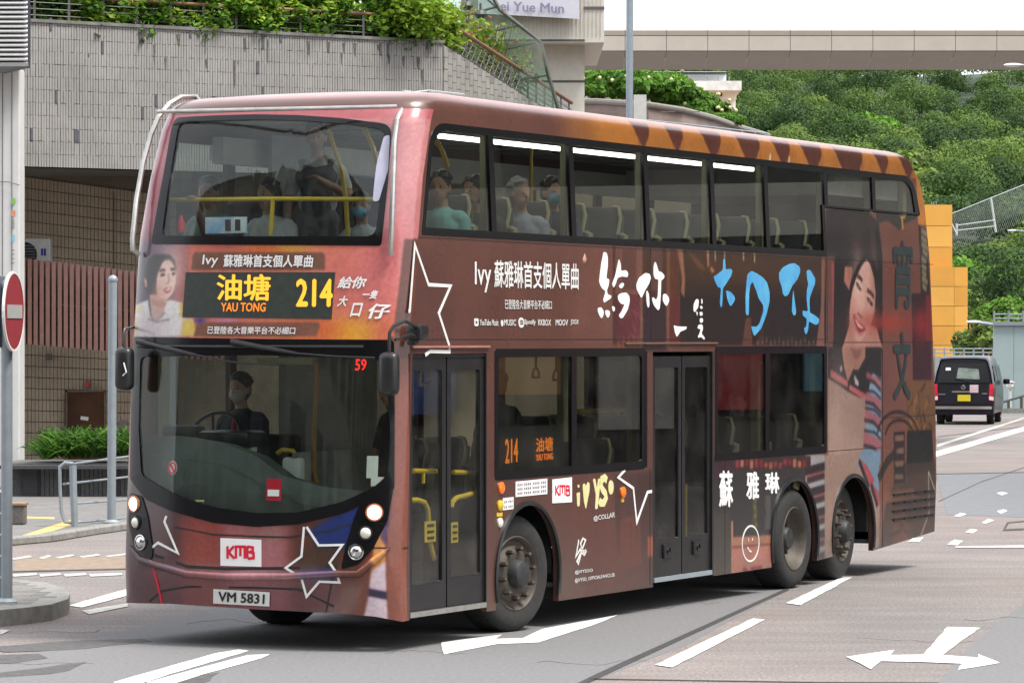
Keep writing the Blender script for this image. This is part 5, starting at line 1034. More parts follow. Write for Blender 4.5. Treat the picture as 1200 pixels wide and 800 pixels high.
for P, l in (([(1168, 578), (1174, 576.5), (1181, 578), (1174, 580.5)], 'topmost right dash of the white dash rows'), ([(1168, 599), (1176, 597), (1181, 598.5), (1173, 602)], 'right dash of the second row, near the edge'), ([(1118, 605), (1126, 601), (1133, 602.5), (1124, 606)], 'left dash of the second row, behind the bus'),
    ([(1150, 613), (1158, 608), (1165, 610), (1156, 613.5)], 'right dash of the third row of dashes'), ([(1131, 624), (1138, 620), (1146, 621), (1140, 625)], 'middle dash between the third and fourth rows'), ([(1110, 638.5), (1118, 632.5), (1128, 634), (1122, 639)], 'lowest large dash beside the tar joint'),
    ([(1064, 635), (1070, 631), (1082, 630), (1078, 634.5)], 'white dash peeping out under the bus tail')): mark('junction_dash', P, l, 'small dashes across the junction')
# far strip across the junction at the left: dashes, brown strip, dashes
flat('road', [(20, 654), (150, 651), (420, 648), (420, 663), (150, 666), (15, 669)], .0035, brownp, kind='structure'); flat('road', [(15, 669), (150, 666), (150, 667.2), (15, 670.3)], .0052, tar, kind='structure')
for k, (a, b) in enumerate(((10, 38), (44, 60), (64, 88), (92, 118), (122, 150), (154, 178))): mark('give_way_dash', [(a, 655-k*.8), (b-3, 651-k*.6), (b, 653-k*.7), (a+6, 656-k*.8)], 'dash %s beyond the brown strip' % ('1 2 3 4 5 6'.split()[k]) if False else ('leftmost', 'second', 'third', 'fourth', 'fifth', 'sixth')[k]+' small white dash beyond the brown strip', 'dashes beyond the brown strip', dirtypaint)
for k, (a, b) in enumerate(((14, 42), (46, 70), (74, 100), (104, 142))): mark('give_way_dash', [(a, 673), (b, 671.5), (b+2, 674), (a+2, 676)], ('leftmost', 'second', 'third', 'fourth')[k]+' small white dash nearer than the brown strip', 'dashes before the brown strip', dirtypaint)
# pavement at the left
kerbm = mat('kerb_concrete', (.22, .215, .20), .85, noise=.25, nscale=9, bump=.4); pavem = mat('pavement', (.16, .155, .15), .85, noise=.25, nscale=5, bump=.3)
kl = [gp(u, v) for u, v in ((-120, 655), (0, 640), (55, 635), (110, 626), (160, 619), (260, 608), (480, 590))]
back = [gp(480, 560), gp(-300, 540)]
patch([[(p.x, p.y) for p in kl]+[(-1.2, 60), (-60, 60)]], lambda x, y, d: Vector((x, y, .085-d)), (0, 0), 0, .14, None, pavem, 'pavement', kind='structure', smooth=False)
pv = thing('kerb', 'pale kerb stones along the far pavement by the planter', 'kerb', tuple(kl[1]))
for i in range(len(kl)-1):
    a, b = kl[i], kl[i+1]; L_ = (b-a).length; n_ = max(1, round(L_/.95))
    for k in range(n_):
        p0, p1 = a.lerp(b, k/n_), a.lerp(b, (k+1)/n_); d_ = (p1-p0); c_ = (p0+p1)/2+Vector((0, .07, .046)); rot = Matrix.Rotation(math.atan2(d_.y, d_.x), 3, 'Z')
        MB().rbox(c_-kl[1], (d_.length-.015, .15, .105), .02, rot=rot, seg=1).build('kerb_stone', kerbm, pv)
for P in ([(20, 629), (45, 621), (66, 614), (82, 609), (95, 610), (84, 614.5), (62, 622), (40, 626.5)], [(28, 605), (64, 606), (64, 608), (28, 607)]):
    flatw('tactile_paving', [(gp(u, v, .085).x, gp(u, v, .085).y) for u, v in P], .0875, yel, kind='structure')
# near kerb island
isl = thing('kerb_island', 'grey paved kerb island with rounded nose under the no-entry sign', 'traffic island', (-4.5, 33, 0))
nose = [(-60, 708), (-20, 697), (20, 696), (55, 700), (74, 706), (82, 713), (80, 720), (60, 727), (30, 731), (0, 734), (-60, 738)]
NP2 = [gp(u, v+0) for u, v in nose]; off = Vector((-4.5, 33, 0))
patch([[(p.x, p.y) for p in NP2]], lambda x, y, d: Vector((x, y, .14-d))-off, (0, 0), 0, .14, None, kerbm, 'kerb_edge', isl, smooth=False)
inn = [(p.x*.96-.19, p.y*.96+1.31) for p in NP2]
pvm = [mat('paver_%s' % c, k, .85, noise=.2, nscale=12, bump=.3) for c, k in (('grey', (.17, .165, .16)), ('buff', (.20, .185, .165)), ('dark', (.14, .135, .135)))]
pm = [MB().rbox((0, 0, 0), (.225, .105, .03), .006, seg=1).mesh('paver', q) for q in pvm]
cxp = sum(p.x for p in NP2)/len(NP2)
for i in range(-12, 14):
    for j in range(-14, 18):
        x = -4.7+i*.235+(j % 2)*.117; y = 33.4+j*.115
        if all(inpoly(x+dx, y+dy, [(p.x, p.y) for p in NP2]) for dx, dy in ((.2, .16), (-.2, -.16), (.24, -.2), (-.2, .16))): link('paver', pm[random.randrange(3)], isl, loc=(x+4.5, y-33, .132+random.uniform(-.002, .002)))

# ------------------------------------------------------------------ street furniture at the left
def post(name, lab, base, top, r, m, cat='post', group=None, cap=True):
    b = Vector(base); o = thing(name, lab, cat, b, group=group); t = Vector(top)-b
    MB().tube([(0, 0, 0), t*.5, t], r, n=14).build('pole', m, o, smooth=True)
    if cap: MB().ball(t, r*1.15).build('pole_cap', m, o, smooth=True)
    MB().lathe([(r*1.9, 0), (r*1.9, .02), (r*1.1, .05)], 14, axis='z').build('base_collar', m, o, smooth=True)
    return o, t
st_ = M['steel']
b = gp(8, 707, .14); Ys = b.y
o, t = post('sign_post', 'grey post carrying the no-entry sign on the kerb island', b, (b.x, b.y, at(8, 335, Ys).z), .048, st_, 'sign post')
sg = thing('no_entry_sign', 'round red no-entry sign seen from the side on its grey post', 'road sign', at(15, 365, Ys-.08), R(83))
q = MB(); rr = .335
q.lathe([(rr, 0), (rr, -.012), (0, -.012)], 40, c=(0, 0, 0)).build('sign_disc', mat('sign_red', srgb(140, 26, 38), .6, noise=.15, nscale=6), sg, smooth=True)
MB().lathe([(rr+.008, .006), (rr+.008, -.016), (rr-.012, -.016), (rr-.012, .006)], 40).build('sign_rim', M['white'], sg)
MB().box((0, -.016, 0), (.50, .006, .115)).build('sign_bar', mat('sign_bar_white', (.36, .36, .35), .5, noise=.1), sg)
MB().lathe([(rr, .001), (0, .001)], 40).build('sign_back', st_, sg); MB().box((0, .03, .15), (.05, .05, .03)).box((0, .03, -.15), (.05, .05, .03)).build('bracket', st_, sg)
MB().rbox((0, 0, 0), (.06, .3, .62), .01).build('sign_box', mat('sign_box_grey', (.12, .14, .16), .5, noise=.1), thing('grey_sign_back', 'dark grey sign back beside the no-entry disc at the left edge', 'sign', at(-1, 365, Ys+.1)))
b = gp(130.5, 613, .085); post('tall_post', 'tall galvanised post with pale cap standing before the planter', b, (b.x+.02, b.y, at(131.5, 328, b.y).z), .055, st_)
def railing(lab, P, rails, posts, name='railing', off_=0):
    o = thing(name, lab, 'railing', P[0])
    return o
Yk = gp(88, 617, .085).y
ra = thing('pedestrian_railing', 'galvanised tube railing with curved end before the dark planter', 'railing', gp(88, 617, .085)); ro = Vector(ra.location)
def ry(u, v, Y=Yk): return at(u, v, Y)-ro
MB().tube([ry(88, 619), ry(86, 575), ry(85.5, 545)], .045).build('rail_post', st_, ra, smooth=True)
MB().tube([ry(86, 543), ry(76, 542), ry(70, 547), ry(70.5, 575), ry(72, 600), ry(76, 611), ry(88, 613)], .022).build('end_hoop', st_, ra, smooth=True)
for a, b_ in (((86, 543), (155, 534)), ((74, 567), (155, 558)), ((84, 590), (155, 585)), ((88, 612), (155, 606))): MB().tube([ry(*a), ry(*b_, Yk+2.5)], .013).build('rail', st_, ra, smooth=True)
ir = thing('island_railing', 'end of a galvanised railing at the left edge of the island', 'railing', gp(2, 700, .14)); ro2 = Vector(ir.location)
MB().tube([(0, 0, 0), at(2, 575, Ys+.3)-ro2], .03).build('rail_post', st_, ir, smooth=True)
for v in (575, 600, 625, 650, 675): MB().tube([at(-40, v, Ys+.3)-ro2, at(2, v+2, Ys+.3)-ro2], .014).build('rail', st_, ir, smooth=True)
sb = thing('stone_bollard', 'short square stone bollard beside the pavement edge at the left', 'bollard', gp(17, 614, .085)); MB().rbox((0, 0, .12), (.28, .28, .24), .02).build('bollard_block', mat('bollard_granite', (.12, .11, .10), .8, noise=.4, nscale=30), sb); MB().rbox((0, 0, .255), (.31, .31, .04), .01).build('bollard_cap', mat('bollard_cap', (.25, .16, .10), .7, noise=.3), sb)

# ------------------------------------------------------------------ building at the left
Y0 = 58.
wallA, wallB = at(25, 25, Y0), at(520, 52, 62.3); dirA = Vector((wallB.x-wallA.x, wallB.y-wallA.y, 0)); LA = dirA.length; dirA.normalize(); nA = Vector((dirA.y, -dirA.x, 0))
ztop, zbot = wallA.z, 5.08
bl_ = thing('terrace_building', 'podium terrace with ribbed grey tile parapet over a dark recess', 'building', (wallA.x, wallA.y, 0)); bo = Vector(bl_.location)
def WP(s, z, d=0.): p = Vector((wallA.x, wallA.y, 0))+dirA*s-nA*(-d)*-1; return Vector((wallA.x, wallA.y, 0))+dirA*s+nA*(-d)+Vector((0, 0, z))-bo
conc = mat('grime_concrete', (.16, .155, .145), .85, noise=.3, nscale=4, bump=.3); tilem = mat('grey_rib_tile', (.285, .275, .262), .55, noise=.16, nscale=1.5, bump=.1); darktile = mat('dark_accent_tile', (.10, .10, .115), .5, noise=.2)
s0, s1 = -4.5, LA
mb = MB(); a_ = [WP(s0, ztop, .02), WP(s1, ztop, .02), WP(s1, zbot, .02), WP(s0, zbot, .02), WP(s0, ztop, .4), WP(s1, ztop, .4), WP(s1, zbot, .4), WP(s0, zbot, .4)]
mb.add(a_, [(0, 1, 2, 3), (4, 7, 6, 5), (0, 4, 5, 1), (3, 2, 6, 7), (1, 5, 6, 2), (0, 3, 7, 4)]).build('parapet', conc, bl_)
rowh, pit = .2, .0475; nr = int((ztop-zbot)/rowh)+1; mb = MB(); acc = []
for r_ in range(nr):
    za = zbot+r_*rowh; zb_ = min(za+rowh-.004, ztop)
    if zb_-za < .03: continue
    for k in range(int((s1-s0)/pit)):
        s_ = s0+k*pit+random.uniform(-.002, .002); dz = random.uniform(-.004, .004) if r_ else 0
        if random.random() < .013: acc.append((s_, za, zb_)); continue
        d_ = -random.uniform(0, .004)
        P4 = [WP(s_, za+dz, d_), WP(s_+pit-.009, za+dz, d_), WP(s_+pit-.009, zb_+dz, d_), WP(s_, zb_+dz, d_)]; B4 = [WP(s_, za+dz, .02), WP(s_+pit-.009, za+dz, .02), WP(s_+pit-.009, zb_+dz, .02), WP(s_, zb_+dz, .02)]
        mb.add(P4+B4, [(0, 1, 2, 3), (0, 4, 5, 1), (1, 5, 6, 2), (3, 2, 6, 7), (0, 3, 7, 4)])
mb.build('rib_tiles', tilem, bl_, kind='stuff')
dtm = None
for (s_, za, zb_) in acc[:290]:
    c_ = WP(s_+.018, (za+zb_)/2, .004)
    if dtm is None: dtm = MB().box((0, 0, 0), (pit-.006, .035, rowh-.006), rot=Matrix.Rotation(math.atan2(dirA.y, dirA.x), 3, 'Z')).mesh('accent_tile', darktile)
    link('accent_tile', dtm, bl_, loc=c_)
# coping and slab behind, planter soil
MB().box(tuple(WP((s0+s1)/2, ztop+.02, .18)), ((s1-s0), .42, .05), rot=Matrix.Rotation(math.atan2(dirA.y, dirA.x), 3, 'Z')).build('coping', conc, bl_)
# water stains with their own shape below the coping
stain = mat('moss_stain', (.10, .092, .078), .9, noise=.5, nscale=20)
for k in range(26):
    s_ = random.choice([random.uniform(2.0, 3.0), random.uniform(3.2, 4.4), random.uniform(5, LA-.2), random.uniform(1, LA)]); h_ = random.uniform(.05, .35)*(1.4 if random.random() < .2 else 1); w_ = random.uniform(.015, .04)
    z0_ = ztop-random.choice([.02, .02, .2, .4])-.06; mb = MB(); mb.add([WP(s_-w_, z0_, -.008), WP(s_+w_, z0_, -.008), WP(s_+w_*.5, z0_-h_, -.008), WP(s_-w_*.3, z0_-h_*.8, -.008)], [(0, 1, 2, 3)]).build('moss_stain', stain, bl_)
# stair flank wall, sloping down to the right with bigger tiles
sw0, sw1 = wallB, at(645, 131, 67.); dirB = Vector((sw1.x-sw0.x, sw1.y-sw0.y, 0)); LB = dirB.length; dirB.normalize(); nB = Vector((dirB.y, -dirB.x, 0))
def WB(s, z, d=0.): return Vector((sw0.x, sw0.y, 0))+dirB*s-nB*d+Vector((0, 0, z))-bo
def zB(s): return sw0.z+(sw1.z-sw0.z)*s/LB
mb = MB(); E_ = LB+1.5
mb.add([WB(0, zB(0), .02), WB(E_, zB(E_), .02), WB(E_, 2.5, .02), WB(0, 2.5, .02), WB(0, zB(0), .5), WB(E_, zB(E_), .5), WB(E_, 2.5, .5), WB(0, 2.5, .5)], [(0, 1, 2, 3), (4, 7, 6, 5), (0, 4, 5, 1), (1, 5, 6, 2), (0, 3, 7, 4)]).build('stair_flank', conc, bl_)
tB = [mat('flank_tile_%d' % k, c, .6, noise=.2, nscale=3) for k, c in enumerate(((.27, .26, .24), (.24, .23, .215), (.20, .195, .185)))]
for i in range(int(E_/.19)):
    for j in range(22):
        sa = i*.19; za = 5.1+j*.2-(i % 2)*.1
        zt_ = min(za+.19, zB(sa+.09)-.02)
        if zt_-za < .05: continue
        MB().add([WB(sa, za, -.005), WB(sa+.18, za, -.005), WB(sa+.18, zt_, -.005), WB(sa, zt_, -.005), WB(sa, za, .02), WB(sa+.18, za, .02), WB(sa+.18, zt_, .02), WB(sa, zt_, .02)], [(0, 1, 2, 3), (0, 4, 5, 1), (1, 5, 6, 2), (3, 2, 6, 7), (0, 3, 7, 4)]).build('flank_tile', tB[0 if random.random() < .7 else random.randrange(3)], bl_)
# dark soffit beam and recess wall with fan-laid tile courses
dk = mat('dark_soffit', (.10, .095, .085), .8, noise=.2)
MB().add([WP(s0, zbot, .0), WP(s1+1, zbot, .0), WP(s1+1, zbot, 4.), WP(s0, zbot, 4.), WP(s0, zbot+.25, .0), WP(s1+1, zbot+.25, .4), WP(s1+1, zbot+.25, 4.), WP(s0, zbot+.25, 4.)], [(0, 3, 2, 1), (4, 5, 6, 7), (2, 3, 7, 6)]).build('soffit', dk, bl_)
YR = 61.8
def rw(u, v): return at(u, v, YR)-bo
beige = mat('beige_tile', (.36, .29, .21), .6, noise=.14, nscale=2, bump=.1); grout = mat('dark_grout', (.15, .12, .09), .9, noise=.2)
MB().add([at(-60, 180, YR+.03)-bo, at(420, 180, YR+.03)-bo, at(420, 600, YR+.03)-bo, at(-60, 600, YR+.03)-bo], [(0, 1, 2, 3)]).build('recess_wall', grout, bl_)
def crs(v0, u): return v0+(545-v0)*3.9e-4*(u-25)
vs_ = [206.5+13.05*k for k in range(29)]; mb = MB(); mt = []
for k in range(len(vs_)-1):
    for i in range(-8, 46):
        u0 = 24+i*4.35; u1 = u0+3.9
        if u1 > 210 or (78 < (u0+u1)/2 < 122 and vs_[k] > 444): continue
        q = [rw(u0, crs(vs_[k]+.6, u0)), rw(u1, crs(vs_[k]+.6, u1)), rw(u1, crs(vs_[k+1]-.4, u1)), rw(u0, crs(vs_[k+1]-.4, u0))]; dd = Vector((0, .03, 0)); pr = Vector((0, -random.uniform(0, .004), 0))
        mb.add([p+pr for p in q]+[p+dd for p in q], [(0, 3, 2, 1), (0, 1, 5, 4), (1, 2, 6, 5), (2, 3, 7, 6), (3, 0, 4, 7)])
mb.build('recess_tiles', beige, bl_, kind='stuff')
MB().add([rw(133, 225)+Vector((0, -.02, 0)), rw(134.2, 225)+Vector((0, -.02, 0)), rw(134.2, 330)+Vector((0, -.02, 0)), rw(133, 330)+Vector((0, -.02, 0))], [(0, 1, 2, 3)]).build('expansion_joint', grout, bl_)
MB().add([Vector((-16, 62.5, 0))-bo, Vector((3.8, 66, 0))-bo, Vector((3.8, 66, 5.7))-bo, Vector((-16, 62.5, 5.7))-bo], [(0, 1, 2, 3)]).build('recess_wall', beige, bl_)
# door, alarm box, notices
dr = MB().rbox(at(100.5, 512, YR-.05)-bo, (.62, .05, 1.55), .01).build('door', mat('bronze_door', (.085, .045, .03), .3, .6, ramp2=(.14, .07, .04), nscale=2.5), bl_)
MB().box((at(100.5, 458, YR-.09)-bo), (.66, .05, .03)).box((at(78, 512, YR-.09)-bo), (.03, .05, 1.55)).box((at(123, 512, YR-.09)-bo), (.03, .05, 1.55)).build('door_frame', grout, dr)
MB().box(at(99, 490, YR-.085)-bo, (.13, .006, .06), rot=Matrix.Rotation(R(8), 3, 'Y')).build('door_notice', M['white'], dr)
al = MB().rbox(at(103, 450, YR-.06)-bo, (.09, .08, .1), .01).build('alarm_box', mat('alarm_red', (.28, .09, .05), .5, noise=.2), bl_); MB().lathe([(.025, -.045), (.0, -.05)], 12, c=at(103.5, 450.5, YR-.06)-bo).build('alarm_button', M['red'], al)
MB().box(at(144, 496, YR-.05)-bo, (.15, .02, .08)).build('wall_plate', M['grey'], bl_); MB().box(at(57, 418, YR-.1)-bo, (.09, .12, .1)).build('wall_lamp', dk, bl_)
# air conditioner
ac = thing('air_conditioner', 'white outdoor air conditioner unit behind the brown slat screen', 'air conditioner', at(36, 300, 59.6)); 
MB().rbox((0, 0, 0), (.66, .3, .55), .02).build('casing', mat('ac_white', (.42, .42, .40), .5, noise=.1), ac); MB().lathe([(.2, -.155), (.19, -.165), (.17, -.158), (.17, -.152), (.0, -.152)], 30, c=(-.08, 0, .02)).build('fan_grille', M['black'], ac, smooth=True)
for k in range(7): MB().tube([(-.08-.17, -.166, .02-.14+k*.047), (-.08+.17, -.166, .02-.14+k*.047)], .004).build('grille_wire', M['steel'], ac)
for dx in (.20, .245): MB().box((dx, -.153, .06), (.035, .006, .11)).build('maker_badge', mat('badge_blue', (.02, .03, .25), .4, noise=.1), ac)
# slat screen
scr = thing('slat_screen', 'row of vertical brown-pink metal slats hiding the plant recess', 'screen', at(88, 413, 58.9)); so = Vector(scr.location); slm = mat('slat_metal', (.20, .105, .088), .5, noise=.15, nscale=8)
for i in range(-4, 36):
    u = 28+i*7.05; vt, vb = 302+(u-25)*.12, 402.5+(u-25)*.088
    pa, pb = at(u, vb, 58.9), at(u, vt, 58.9); MB().box((pa+pb)/2-so, (.062, .07, pb.z-pa.z)).build('slat', slm, scr)
pa, pb = at(0, 300, 59.02), at(280, 332, 59.02); MB().add([at(0, 300, 59.0)-so, at(280, 332.6, 59.0)-so, at(280, 425, 59.0)-so, at(0, 400, 59.0)-so], [(0, 1, 2, 3)]).build('backing_sheet', mat('slat_backing', (.10, .052, .043), .6, noise=.2), scr)
MB().tube([at(0, 352, 58.97)-so, at(280, 375, 58.97)-so], .02).build('slat_rail', slm, scr)
# planter and ferns
pl = thing('planter', 'dark granite planter with grooved face along the pavement', 'planter', gp(27, 581, .085)); po = Vector(pl.location); gm = mat('granite_dark', (.055, .055, .06), .6, noise=.3, nscale=30); gm2 = mat('granite_grey', (.12, .12, .12), .7, noise=.35, nscale=25, bump=.3)
Yp = po.y
MB().add([at(27, 546, Yp)-po, at(44, 546, Yp)-po, at(44, 581, Yp)-po, at(27, 581, Yp)-po], [(0, 1, 2, 3)]).build('end_slab', gm, pl)
MB().box((at(240, 560, Yp+.9)-po)+Vector((0, .0, -.0)), (5.8, 1.6, .50)).build('planter_body', gm2, pl)
for i in range(60):
    u = 45+i*5.2; MB().box((at(u, 563.3, Yp+.06)-po), (.058, .04, .455)).build('groove_rib', gm2 if i % 9 else gm, pl)
MB().box((at(240, 545, Yp+.5)-po), (5.9, 1.7, .05)).build('planter_coping', gm, pl)
def leafmesh(name, centers, size, cols, normal_up=.3, long=1.6, hang=0., nrm=None, jit=.45):
    """many small kite-shaped leaves in one numpy mesh; centers: (n,3)"""
    n = len(centers); c = np.asarray(centers, float); d = RNG.normal(size=(n, 3)); d[:, 2] = np.abs(d[:, 2])*.5-hang; d /= np.linalg.norm(d, axis=1)[:, None]
    up = RNG.normal(size=(n, 3))*.7; up[:, 2] += normal_up*3; 
    if nrm is not None: up = np.asarray(nrm)+RNG.normal(size=(n, 3))*jit; d = np.cross(up, RNG.normal(size=(n, 3))); d /= np.linalg.norm(d, axis=1)[:, None]+1e-9
    w = np.cross(d, up); w /= np.linalg.norm(w, axis=1)[:, None]+1e-9
    s = (size*RNG.uniform(.6, 1.35, n))[:, None]; nn = np.cross(w, d)
    v = np.stack([c-d*s*long*.5, c+w*s*.5+nn*s*.08, c+d*s*long*.5, c-w*s*.5+nn*s*.08], 1).reshape(-1, 3)
    me = bpy.data.meshes.new(name); me.vertices.add(4*n); me.vertices.foreach_set('co', v.ravel()); me.loops.add(4*n); me.loops.foreach_set('vertex_index', np.arange(4*n)); me.polygons.add(n)
    me.polygons.foreach_set('loop_start', np.arange(0, 4*n, 4))
    ci = RNG.integers(0, len(cols), n) if not isinstance(cols, tuple) else cols[1]
    for m in (cols if not isinstance(cols, tuple) else cols[0]): me.materials.append(m)
    me.polygons.foreach_set('material_index', ci.astype(np.int32)); me.update(); me.validate(); return me
def lf(name, c, tr=.25):
    m = mat(name, c, .7, noise=.25, nscale=3, spec=.12); n = m.node_tree; p = n.nodes['Principled BSDF']
    p.inputs['Transmission Weight'].default_value = 0; p.inputs['Subsurface Weight'].default_value = 0
    o = n.nodes['Material Output']; t = n.nodes.new('ShaderNodeBsdfTranslucent'); t.inputs[0].default_value = (c[0]*1.3, c[1]*1.4, c[2]*.8, 1); mx = n.nodes.new('ShaderNodeMixShader'); mx.inputs[0].default_value = tr
    n.links.new(p.outputs[0], mx.inputs[1]); n.links.new(t.outputs[0], mx.inputs[2]); n.links.new(mx.outputs[0], o.inputs[0]); return m
G = [lf('leaf_deep', (.028, .07, .018)), lf('leaf_mid', (.055, .13, .022)), lf('leaf_fresh', (.10, .21, .03)), lf('leaf_lime', (.20, .30, .035)), lf('leaf_dull', (.07, .10, .04)), lf('leaf_red', (.30, .07, .03)), lf('leaf_straw', (.22, .19, .08))]
bark = mat('bark', (.085, .065, .045), .9, noise=.4, nscale=10, bump=.5)
fr = thing('fern_bed', 'dense bright green ferns growing over the granite planter', 'plants', at(105, 545, Yp+.6)); fr['kind'] = 'stuff'; fo_ = Vector(fr.location); cs = []
V_, F_ = [], []
mb = MB(); rg = random.Random(3)
for k in range(2600):
    u = rg.uniform(52, 150) if k < 2000 else rg.uniform(150, 230); top_ = 516+abs(u-115)*.06+(12 if u < 70 else 0); c0 = Vector((at(u, 545, Yp+.5).x, Yp+rg.uniform(.1, 1.1), .62+rg.uniform(0, .22)*(u > 60)))-fo_
    a = rg.uniform(0, 6.28); L_ = rg.uniform(.22, .46); d = Vector((math.cos(a)*.75, math.sin(a)*.5-.25, rg.uniform(.5, 1.1))).normalized(); w = d.cross(Vector((rg.uniform(-1, 1), rg.uniform(-1, 1), .3))).normalized()*rg.uniform(.008, .014)
    pts = [c0, c0+d*L_*.5, c0+d*L_*.85+Vector((d.x, d.y, -.5))*L_*.18, c0+d*L_+Vector((d.x, d.y, -.9))*L_*.3]; ws = [.4, 1, .8, .1]; o_ = []
    for p, q in zip(pts, ws): o_ += [p+w*q, p-w*q]
    mb.add(o_, [(0, 1, 3, 2), (2, 3, 5, 4), (4, 5, 7, 6)], rg.choice([0, 1, 1, 2]))
mb.build('fern_leaves', [G[0], G[1], G[2]], fr, kind='stuff')
# parapet railing with wooden handrail, planting spilling over
rlg = thing('terrace_railing', 'thin steel railing with wooden handrail on top of the grey parapet', 'railing', WP(0, ztop)+bo); r0 = Vector(rlg.location)-bo
wood = mat('handrail_wood', (.20, .10, .06), .6, noise=.2, nscale=12); thin = mat('railing_steel', (.16, .16, .15), .5, .4, noise=.2)
for s_ in np.arange(-.3, LA+.1, .60): MB().box(WP(s_, ztop+.23, .15)-r0, (.035, .02, .42)).build('baluster', thin, rlg)
for h_ in (.12, .22, .32): MB().tube([WP(-4, ztop+h_, .15)-r0, WP(LA, ztop+h_, .15)-r0], .008).build('rail', thin, rlg)
MB().tube([WP(-4, ztop+.43, .15)-r0, WP(LA, ztop+.43, .15)-r0], .028).build('handrail', wood, rlg, smooth=True)
srl = thing('stair_railing', 'sloping stair railing with brown wooden handrail beside the glass canopy', 'railing', WB(0, zB(0))+bo); r1 = Vector(srl.location)-bo
for s_ in np.arange(.1, E_, .42): MB().box(WB(s_, zB(s_)+.24, .15)-r1, (.035, .02, .46)).build('baluster', thin, srl)
for h_ in (.1, .19, .28, .37): MB().tube([WB(0, zB(0)+h_, .15)-r1, WB(E_, zB(E_)+h_, .15)-r1], .009).build('rail', thin, srl)
for s_ in np.arange(.1, E_-.4, .21): MB().tube([WB(s_, zB(s_)+.06, .15)-r1, WB(s_+.3, zB(s_+.3)+.4, .15)-r1], .007).build('rail_diagonal', thin, srl)
MB().tube([WB(0, zB(0)+.50, .15)-r1, WB(E_, zB(E_)+.50, .15)-r1], .035).build('handrail', wood, srl, smooth=True)
def hedge(name, lab, fn, n_, size, mats, cat='hedge'):
    o = thing(name, lab, cat, fn(0.5, 0, 0)+bo); o['kind'] = 'stuff'; c0 = Vector(o.location)-bo; P = []
    clumps = [((_i+RNG.uniform(0, 1))/200, RNG.uniform(-.3, 1), RNG.uniform(0, 1), RNG.uniform(.12, .34)) for _i in range(200)]; idx = []
    for k in range(n_):
        cl = clumps[int(RNG.integers(len(clumps)))]; v = RNG.normal(size=3); v /= np.linalg.norm(v); v *= RNG.uniform(.6, 1)
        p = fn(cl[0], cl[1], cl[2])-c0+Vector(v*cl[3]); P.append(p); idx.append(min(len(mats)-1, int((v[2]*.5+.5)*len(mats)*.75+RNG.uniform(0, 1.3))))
    link(name+'_leaves', leafmesh(name, np.array(P), size, (mats, np.array(idx))), o, kind='stuff')
    return o
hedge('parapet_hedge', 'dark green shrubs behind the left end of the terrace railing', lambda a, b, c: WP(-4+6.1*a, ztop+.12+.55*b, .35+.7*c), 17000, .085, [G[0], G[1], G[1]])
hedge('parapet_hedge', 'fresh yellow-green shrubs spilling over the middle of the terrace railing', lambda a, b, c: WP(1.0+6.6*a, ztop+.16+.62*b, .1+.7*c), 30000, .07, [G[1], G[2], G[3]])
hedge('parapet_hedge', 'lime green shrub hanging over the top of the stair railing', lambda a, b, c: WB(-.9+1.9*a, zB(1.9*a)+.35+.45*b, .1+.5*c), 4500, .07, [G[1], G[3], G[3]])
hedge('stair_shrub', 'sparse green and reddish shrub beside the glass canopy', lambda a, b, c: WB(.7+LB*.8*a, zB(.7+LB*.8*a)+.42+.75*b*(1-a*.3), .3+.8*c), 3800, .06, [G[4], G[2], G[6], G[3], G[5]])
sb_ = thing('bare_shrub_stems', 'thin bare stems of the shrub beside the canopy edge', 'plant', WB(2, zB(2))+bo); mb = MB()
for k in range(14):
    p = WB(.8+k*.32, zB(.8+k*.32)+.2, .4)-(Vector(sb_.location)-bo); q = p+Vector((random.uniform(-.3, .4), 0, random.uniform(.6, 1.1))); mb.tube([p, p.lerp(q, .5)+Vector((.05, 0, 0)), q], [.014, .01, .004], n=5)
mb.build('stems', bark, sb_, kind='stuff')
# white column with louvre box at the left edge
co = thing('white_column', 'white metal clad column with small notices at the left edge', 'column', at(8, 574, 57.)); cc = Vector(co.location); whm = mat('column_white', (.60, .60, .59), .5, noise=.06, nscale=3)
def cp(u, v, Y=57.): return at(u, v, Y)-cc
pa, pb = cp(-40, 572), cp(23, 80); MB().rbox(((pa.x+pb.x)/2, .3, (pa.z+pb.z)/2), (pb.x-pa.x, .6, pb.z-pa.z), .02).build('cladding', whm, co)
for u in (3, 14): MB().box(cp(u, 330, 56.99), (.008, .006, 6.5)).build('cladding_joint', M['blacktxt'], co)
for u, v, w_, h_, c_ in ((15.7, 236, .06, .09, (.2, .45, .12)), (15.7, 250, .06, .09, (.6, .25, .15)), (15.5, 279, .035, .1, (.2, .5, .65))): MB().box(cp(u, v, 56.98), (w_, .006, h_)).build('notice', mat('notice_print', c_, .5, noise=.1), co)
for k in range(9): MB().box(cp(15, 258+k*2.3 if k < 5 else 268+k*5, 56.98), (.05, .005, .012)).build('notice_line', M['grey'], co)
MB().tube([cp(-5, 213, 56.95), cp(10, 213, 56.95), cp(23, 217, 56.95)], .008).build('band', M['grey'], co)
lo_ = thing('louvre_box', 'dark louvred box with pale slats at the upper left corner', 'vent', at(12, 80, 56.)); lc = Vector(lo_.location)
pa = at(33, 0, 56.)-lc; MB().box((at(-10, 20, 56.5)-lc), (1.08, .8, 1.5)).build('box', mat('louvre_dark', (.03, .028, .045), .6, noise=.2), lo_)
for k in range(19): MB().box(at(-10, -24+k*5.5, 56.02)-lc, (1.08, .06, .022), rot=Matrix.Rotation(R(30), 3, 'X')).build('louvre_slat', whm, lo_)
